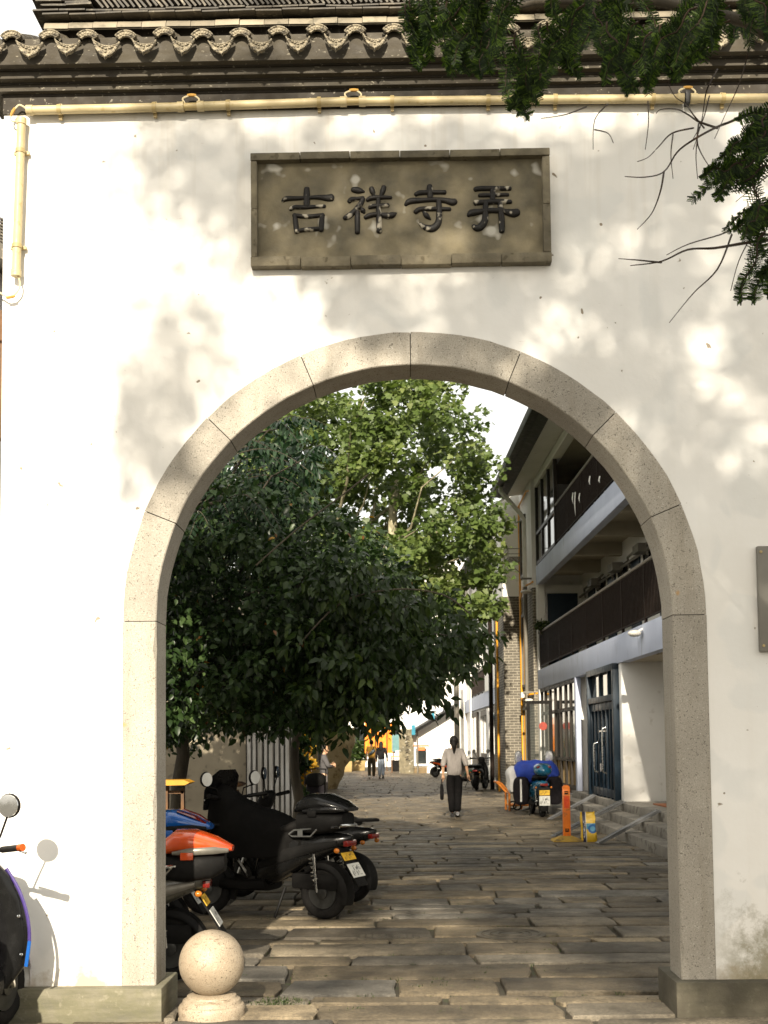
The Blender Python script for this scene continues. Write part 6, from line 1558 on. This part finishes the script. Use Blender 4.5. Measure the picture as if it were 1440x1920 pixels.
m = MB(); m.box((0, 0, .86), (.62, .6, .06)); m.build('counter_top', pm('tan_counter', (.4, .22, .08), (.32, .17, .06), .5, 5), ct)
for x in (-.26, .26): m = MB(); m.box((x, 0, .42), (.06, .5, .83)); m.build('leg', M_rust, ct)
m = MB(); m.box((.06, 0, 1.02), (.26, .3, .26)); m.build('goods_box', M_pipew, ct)
m = MB(); m.box((.0, .2, 1.55), (.5, .06, .9)); m.build('shelf_back', pm('teal_shelf', (.06, .16, .17), (.10, .2, .2), .6, 7), ct)
m = MB(); m.box((.0, .14, .35), (.62, .04, .6)); m.build('front_panel', M_black, ct)
# plants on the lower balcony rail
p = A0 + Matrix.Rotation(ALA, 3, 'Z') @ Vector((4.62, 33.2, 4.55)); bush('balcony_plant', 'small pale leafed plant on the far end of the lower balcony rail', p, .20, .22, 12, M_leaf_gloss, oval(.4), .13, 'plant', 14)
# neighbour's eaves at the left edge
nb_ = empty('neighbouring_house', (0, 0, 0), 0, 'old tiled house eaves just past the left end of the gate wall', 'house')
B((-7.5, -2.86, 1.2, 5, -.1, 5.3)).build('wall', M_white, nb_)
m = MB(); m.prism([(-7.5, 7.2), (-2.62, 5.15), (-2.55, 5.0), (-2.7, 4.95), (-7.5, 6.8)], .9, 5.2, 'y'); nr = m.build('roof', M_tile, nb_)
for k in range(8):
    o = link('roof_tile', flat_me, None, nr); o.location = (-2.72, .86, 5.06 + k * .022); o.rotation_euler = (0, .38, .1 * (k % 3 - 1))
m = MB(); m.box((-2.74, .95, 4.15), (.16, .1, .9)); m.box((-2.66, .92, 4.45), (.14, .1, .16)); m.build('carved_corbel', M_rust, nb_, bevel=.015)
# ironwork in the paving
def cover(u, v, w, d, lab, rnd_=False):
    p = at_z(u, v, .004); t = empty('drain_cover', (p.x, p.y, .006), 0, lab, 'drain cover'); M_iron = pm('worn_iron_%d' % u, (.11, .095, .07), (.07, .06, .045), .55, 9, metal=.3, bumps=(60, .5, .005))
    m = MB()
    if rnd_: m.lathe([(w / 2, -.02), (w / 2, .002), (w / 2 - .01, .005), (.01, .005)], n=36)
    else: m.box((0, 0, -.008), (w, d, .026))
    m.build('plate', M_iron, t)
    m = MB()
    if rnd_:
        for r in (.1, .17, .24): m.tube([(r * math.cos(2 * PI * k / 30), r * math.sin(2 * PI * k / 30), .006) for k in range(30)], .007, 5, closed=True)
    else:
        for i in range(9):
            for j in range(3): m.box((-w / 2 + w * (i + .5) / 9, -d / 2 + d * (j + .5) / 3, .007), (w / 13, d / 5, .006))
    m.build('raised_pattern', M_iron, t)
cover(730, 1757, .50, .22, 'rectangular iron drain cover set in the alley paving'); cover(958, 1752, .58, .58, 'round iron manhole cover set in the alley paving', True)
# tufts in the joints
gp = []; rg = random.Random(17)
for i in range(260):
    X = rg.uniform(-1.5, 1.7); Yg = rg.uniform(.0, 5.0)
    if rg.random() < .35: X, Yg = rg.gauss(-.78, .08), rg.gauss(.42, .05)
    gp += [(X + rg.gauss(0, .03), Yg + rg.gauss(0, .012), -.02) for _ in range(9)]
gp = np.array(gp); up = npr.normal(size=gp.shape) * .35 + np.array((0, 0, 1.0))
o = cloud('joint_grass', [(0, .06, 0), (0, -.06, 0), (.6, -.04, .08), (1, 0, .2), (.6, .04, .08)], [(0, 1, 2, 4), (4, 2, 3, 3)][:1], gp, up, npr.normal(size=gp.shape), npr.uniform(.025, .05, len(gp)), M_leaf_gloss, None)
setp(o, 'small grass tufts growing in the paving joints', 'grass', kind='stuff')
# ================================================================ PEOPLE
def skinned(name, vs, edges, rad, mat, parent, root=0, sub=2):
    me = bpy.data.meshes.new(name); me.from_pydata([tuple(v) for v in vs], edges, []); o = bpy.data.objects.new(name + '_tmp', me); COL.objects.link(o)
    md = o.modifiers.new('skin', 'SKIN'); md.use_smooth_shade = True
    for i, r in enumerate(rad): me.skin_vertices[0].data[i].radius = r if isinstance(r, tuple) else (r, r)
    me.skin_vertices[0].data[root].use_root = True
    sm = o.modifiers.new('sub', 'SUBSURF'); sm.levels = sub; sm.render_levels = sub
    dg = bpy.context.evaluated_depsgraph_get(); dg.update()
    m2 = bpy.data.meshes.new_from_object(o.evaluated_get(dg)); bpy.data.objects.remove(o); m2.name = name
    m2.polygons.foreach_set('use_smooth', [True] * len(m2.polygons)); m2.materials.clear()
    return link(name, m2, mat, parent)
M_skin = pm('skin', (.55, .33, .20), (.48, .28, .165), .55, 12, coords='o'); M_hair = pm('black_hair', (.010, .008, .007), (.02, .016, .013), .5, 40, coords='o', stretch=(1, 1, .2), spec=.2)
M_eye = pm('eye_dark', (.02, .015, .012), None, .2)
def person(label, locn, rz, H, J, shirt, trousers, shoes, hair='tail', sleeve=.55, hem=.86, loose=1.0, sh_len=0, leg_r=1.0):
    """J: joints (x right, y forward, z up) for a 1.68 m figure"""
    t = empty('person', locn, rz, label, 'person'); t.scale = (H / 1.68,) * 3
    D = dict(pel=(0, 0, .92), wai=(0, 0, 1.06), che=(0, .01, 1.26), nec=(0, 0, 1.42), hed=(0, .015, 1.565), shl=(-.165, 0, 1.375), shr=(.165, 0, 1.375), ell=(-.215, -.02, 1.10), elr=(.215, -.02, 1.10), wrl=(-.225, .06, .86), wrr=(.225, .06, .86),
             hil=(-.085, 0, .90), hir=(.085, 0, .90), knl=(-.09, .02, .49), knr=(.09, .02, .49), anl=(-.09, -.02, .09), anr=(.09, -.02, .09)); D.update(J); D = {k: Vector(v) for k, v in D.items()}
    names = ['pel', 'wai', 'che', 'nec', 'hed0', 'hed', 'shl', 'ell', 'wrl', 'shr', 'elr', 'wrr', 'hil', 'knl', 'anl', 'hir', 'knr', 'anr']
    D['hed0'] = D['nec'].lerp(D['hed'], .45)
    E_ = [('pel', 'wai'), ('wai', 'che'), ('che', 'nec'), ('nec', 'hed0'), ('hed0', 'hed'), ('che', 'shl'), ('shl', 'ell'), ('ell', 'wrl'), ('che', 'shr'), ('shr', 'elr'), ('elr', 'wrr'), ('pel', 'hil'), ('hil', 'knl'), ('knl', 'anl'), ('pel', 'hir'), ('hir', 'knr'), ('knr', 'anr')]
    Rr = dict(pel=(.125, .10), wai=(.11, .085), che=(.13, .10), nec=.052, hed0=.06, hed=.088, shl=.055, shr=.055, ell=.038, elr=.038, wrl=.026, wrr=.026, hil=.085, hir=.085, knl=.055, knr=.055, anl=.036, anr=.036)
    body = skinned('body', [D[n] for n in names], [(names.index(a), names.index(b)) for a, b in E_], [Rr[n] for n in names], M_skin, t)
    # head shape, face and hands belong to the same figure
    hd = D['hed']; hm = MB(); hm.ball(hd + Vector((0, .005, .01)), .092, 20, 0, (.86, 1.02, 1.22)); hm.loft([(hd.y + .07, hd.x, hd.z - .015, .011, .022, 2), (hd.y + .105, hd.x, hd.z - .028, .013, .014, 2), (hd.y + .116, hd.x, hd.z - .032, .006, .006, 2)], 8, ax='y')
    hm.ball(hd + Vector((0, .062, -.088)), .032, 10, 0, (1, .8, .7)); hm.ball(hd + Vector((0, .088, -.062)), .018, 8, 0, (1.2, .5, .45))
    for s in (-1, 1): hm.ball(hd + Vector((s * .082, -.005, -.015)), .024, 8, 0, (.4, .8, 1.2))
    for w, e in (('wrl', 'ell'), ('wrr', 'elr')):
        d = (D[w] - D[e]).normalized(); c = D[w]; s_ = -1 if w == 'wrl' else 1; sd_ = Vector((0, 1, 0)) if abs(d.z) > .6 else Vector((0, 0, 1)); sd_ = (sd_ - d * sd_.dot(d)).normalized()
        hm.tube([c - d * .02, c + d * .03, c + d * .075, c + d * .09], [.024, .032, .034, .024], 10, sq=.55)
        inn = d.cross(sd_) * s_
        for k in range(4):
            q = c + d * .082 + sd_ * (.024 - .016 * k); l = (.068, .076, .072, .056)[k]; hm.tube([q, q + d * l * .5 + inn * .008, q + d * l * .85 + inn * .03], [.0085, .008, .006], 6)
        q = c + d * .025 + sd_ * .028; hm.tube([q, q + (d * .7 + sd_ * .7) * .035, q + (d * .9 + sd_ * .45) * .065 + inn * .015], [.011, .010, .007], 6)
    hm.build('head_and_hands', M_skin, body, smooth=60)
    em = MB()
    for s in (-1, 1): em.ball(hd + Vector((s * .034, .083, .008)), .0095, 8)
    em.build('eyes', M_eye, body)
    # trousers
    nm = ['pel', 'wai', 'hil', 'knl', 'anl', 'hir', 'knr', 'anr']
    P = {n: D[n].copy() for n in nm}; P['wai'] = D['pel'].lerp(D['wai'], .6)
    Rt = dict(pel=(.145, .115), wai=(.125, .10), hil=.105 * leg_r, hir=.105 * leg_r, knl=.080 * leg_r, knr=.080 * leg_r, anl=.066 * leg_r, anr=.066 * leg_r)
    skinned('trousers', [P[n] for n in nm], [(0, 1), (0, 2), (2, 3), (3, 4), (0, 5), (5, 6), (6, 7)], [Rt[n] for n in nm], trousers, t)
    # shirt
    sl = lambda s, e, w: (D[e].lerp(D[w], sleeve) if sleeve > 0 else D[s].lerp(D[e], 1 + sleeve))
    V = [Vector((D['pel'].x, D['pel'].y, hem)), D['wai'], D['che'], D['nec'] + Vector((0, 0, -.03)), D['shl'], D['ell'] if sleeve > 0 else D['shl'].lerp(D['ell'], .5), sl('shl', 'ell', 'wrl'), D['shr'], D['elr'] if sleeve > 0 else D['shr'].lerp(D['elr'], .5), sl('shr', 'elr', 'wrr')]
    k = loose
    RR = [(.165 * k, .125 * k), (.145 * k, .115 * k), (.155 * k, .12 * k), .066, .076, .060, .052 if sleeve > 0 else .066, .076, .060, .052 if sleeve > 0 else .066]
    skinned('shirt', V, [(0, 1), (1, 2), (2, 3), (2, 4), (4, 5), (5, 6), (2, 7), (7, 8), (8, 9)], RR, shirt, t, root=2)
    for a in ('anl', 'anr'):
        p = D[a]; up_ = (p.z - .09); m = MB(); m.loft([(p.y - .075, p.x, p.z - .045, .034, .042, 2.5), (p.y - .02, p.x, p.z - .04, .04, .05, 2.5), (p.y + .08, p.x, p.z - .058, .046, .032, 2.6), (p.y + .165, p.x, p.z - .068, .03, .02, 2.4)], 14, ax='y')
        q = m.build('shoe', shoes, t, smooth=60)
        if J.get('tilt_' + a): 
            T = Matrix.Translation(p) @ Matrix.Rotation(J['tilt_' + a][0], 4, 'X') @ Matrix.Translation(-p); q.matrix_basis = T
    h = MB(); h.ball(hd + Vector((0, -.018, .030)), .102, 18, 0, (.93, 1.0, 1.14))
    if hair == 'tail': h.tube([hd + Vector((0, -.10, .03)), hd + Vector((0, -.135, -.03)), hd + Vector((0, -.13, -.12)), hd + Vector((0, -.115, -.23))], [.035, .05, .042, .012], 12)
    elif hair == 'long': h.tube([hd + Vector((0, -.03, .05)), hd + Vector((0, -.05, -.07)), hd + Vector((0, -.075, -.18)), hd + Vector((0, -.085, -.28))], [.095, .098, .09, .06], 14)
    elif hair == 'low': h.tube([hd + Vector((0, -.06, .04)), hd + Vector((0, -.10, -.08)), hd + Vector((0, -.11, -.26)), hd + Vector((0, -.10, -.40))], [.085, .075, .055, .015], 12)
    # keep the face clear of hair
    h.v = [(x, min(y, hd.y + .035 + max(0, z - hd.z - .045) * .9), z) for x, y, z in h.v]
    h.build('hair', M_hair, body, smooth=60)
    return t
for_tilt = lambda a: (a, 0, 0)
M_gshirt = pm('grey_blouse', (.31, .28, .255), (.245, .22, .198), .9, 8, bumps=[(7, .8, .05), (30, .3, .01)], coords='o', stretch=(1.4, 1, .5)); M_btr = pm('black_trousers', (.006, .006, .006), (.010, .009, .009), .9, 10, bumps=(9, .5, .03), coords='o', spec=.06)
M_bsh = pm('black_shoe', (.012, .011, .011), None, .4)
p = at_z(853, 1532)
w_ = person('woman walking away in a loose grey blouse and black trousers with dark ponytail', (p.x, p.y, 0), ALA - .05, 1.70,
       dict(knl=(-.075, .06, .49), anl=(-.05, -.02, .085), knr=(.075, .05, .49), anr=(.055, -.10, .10), ell=(-.235, -.05, 1.10), wrl=(-.235, .02, .87), elr=(.245, -.05, 1.11), wrr=(.285, .04, .88), tilt_anr=for_tilt(-.35)), M_gshirt, M_btr, M_bsh, 'tail', .18, .80, 1.16, leg_r=1.12)
u_ = empty('folded_umbrella', w_.location + Vector((-.27, .0, 0)), 0, 'black folded umbrella hanging from the walking woman left hand', 'umbrella')
m = MB(); m.lathe([(.012, .36), (.036, .38), (.042, .50), (.036, .64), (.022, .70)], n=12); m.build('folded_canopy', M_btr, u_, smooth=50)
m = MB(); m.tube([(0, 0, .69), (0, 0, .80)], .012, 8); m.tube([(0, 0, .80), (.03, .0, .84), (.05, .02, .82), (.0, .0, .79)], .004, 5); m.build('handle', M_blackm, u_)
ph = MB(); ph.box((0, 0, 0), (.012, .08, .15)); o = ph.build('mobile_phone', M_blackp, None, bevel=.004); o.location = w_.location + Vector((.30, .07, .80)); o.rotation_euler = (.4, .1, ALA)
setp(o, 'black mobile phone in the walking woman right hand', 'phone')
# woman by the stroller, arms crossed, facing right across the alley
M_gtop = pm('grey_knit_top', (.085, .08, .08), (.062, .058, .058), .9, 8, bumps=[(8, .7, .04)], coords='o'); M_gtr = pm('grey_trousers', (.15, .138, .13), (.11, .10, .096), .9, 8, bumps=(8, .6, .04), coords='o', stretch=(1, 1, .4))
p = at_z(608, 1521)
person('woman with crossed arms in a grey top beside the black stroller', (p.x, p.y, 0), -PI / 2 + .12, 1.56,
       dict(ell=(-.20, .09, 1.14), wrl=(.02, .20, 1.17), elr=(.20, .10, 1.13), wrr=(-.03, .22, 1.13), che=(0, -.01, 1.27)), M_gtop, M_gtr, M_bsh, 'low', .85, .84, 1.0)
# couple in the distance
M_must = pm('mustard_shirt', (.56, .31, .055), (.48, .26, .045), .9, 8, bumps=(8, .5, .03), coords='o'); M_olive = pm('olive_trousers', (.065, .050, .022), (.05, .038, .018), .9, 8, coords='o'); M_wsh = pm('white_trainer', (.7, .68, .64), None, .6)
M_jean = pm('pale_jeans', (.34, .39, .45), (.26, .30, .36), .9, 6, coords='o'); M_jack = pm('black_jacket', (.014, .013, .013), (.018, .017, .017), .9, 8, coords='o', spec=.08)
p = at_z(697, 1460)
mn = person('man in a mustard shirt and olive trousers walking away with a grey sling bag', (p.x, p.y, 0), .02, 1.70,
       dict(knl=(-.10, .03, .49), anl=(-.10, -.10, .11), knr=(.09, .08, .50), anr=(.09, .08, .085), tilt_anl=for_tilt(-.4)), M_must, M_olive, M_wsh, 'short', -.35, .84, 1.12, leg_r=1.1)
sb = empty('sling_bag', mn.location, .02, 'grey sling bag across the back of the mustard shirt', 'bag')
m = MB(); m.loft([(-.21, .02, 1.16, .10, .08, 2.4), (-.17, .02, 1.16, .13, .115, 2.6), (-.125, .02, 1.17, .11, .10, 2.6)], 16, ax='y'); m.v = [(x + (z - 1.16) * .5, y, z + x * .5) for x, y, z in m.v]; m.build('pouch', pm('slate_grey_nylon', (.10, .13, .14), (.08, .10, .11), .7, 9, coords='o'), sb, smooth=60)
m = MB(); m.tube([(-.12, -.15, 1.05), (0, -.165, 1.2), (.09, -.135, 1.36), (.11, -.04, 1.44)], .016, 6); m.build('strap', M_jack, sb, smooth=60)
p = at_z(715, 1460)
person('person in a black jacket and pale jeans walking beside the mustard shirt', (p.x, p.y + .1, 0), -.04, 1.62,
       dict(knl=(-.08, .08, .50), anl=(-.08, .06, .085), knr=(.08, .02, .49), anr=(.09, -.14, .13), tilt_anr=for_tilt(-.6), elr=(.25, -.02, 1.12), wrr=(.28, .06, .90)), M_jack, M_jean, M_bsh, 'long', .9, .80, 1.15, leg_r=1.12)
# ---------------------------------------------------------------- stroller
p = at_z(592, 1524); sr = empty('stroller', (p.x, p.y, 0), .06, 'black folding stroller seen from behind beside the woman with crossed arms', 'stroller')
m = MB(); m.loft([(-.06, 0, .52, .20, .24, 3.2), (.02, 0, .54, .22, .25, 3.4), (.09, 0, .54, .20, .22, 3)], 20, ax='y'); m.build('backrest', M_quilt, sr, smooth=50)
m = MB(); m.loft([(-.10, 0, .72, .18, .10, 2.6), (-.04, 0, .745, .235, .155, 2.6), (.14, 0, .75, .245, .165, 2.6), (.34, 0, .70, .235, .14, 2.6), (.42, 0, .66, .20, .08, 2.4)], 20, ax='y'); m.build('canopy', M_cape, sr, smooth=50)
m = MB(); m.tube([(-.24, -.16, 1.0), (-.235, -.12, .9), (-.23, .0, .55), (-.23, .26, .10)], .013, 7); m.tube([(.24, -.16, 1.0), (.235, -.12, .9), (.23, .0, .55), (.23, .26, .10)], .013, 7); m.tube([(-.24, -.16, 1.0), (0, -.19, 1.02), (.24, -.16, 1.0)], .017, 7)
m.tube([(-.23, .05, .5), (-.235, -.16, .09)], .013, 7); m.tube([(.23, .05, .5), (.235, -.16, .09)], .013, 7); m.tube([(-.235, -.16, .12), (.235, -.16, .12)], .012, 7); m.build('frame', M_blackm, sr, smooth=50)
m = MB(); m.loft([(-.10, 0, .22, .19, .05, 3), (.2, 0, .20, .20, .07, 3)], 14, ax='y'); m.build('basket', M_cape, sr, smooth=50)
for x in (-.25, .25):
    for y in (-.16, .28): m = MB(); m.tube([(x, y + .065 * math.cos(2 * PI * k / 16), .085 + .065 * math.sin(2 * PI * k / 16)) for k in range(16)], .02, 7, closed=True); m.lathe([(.05, -.008), (.05, .008)], (x, y, .085), 12, axis='x'); m.build('wheel', M_tyre, sr, smooth=50)
m = MB(); m.box((.06, -.085, .385), (.16, .012, .02)); m.build('reflective_label', M_wcl, sr)
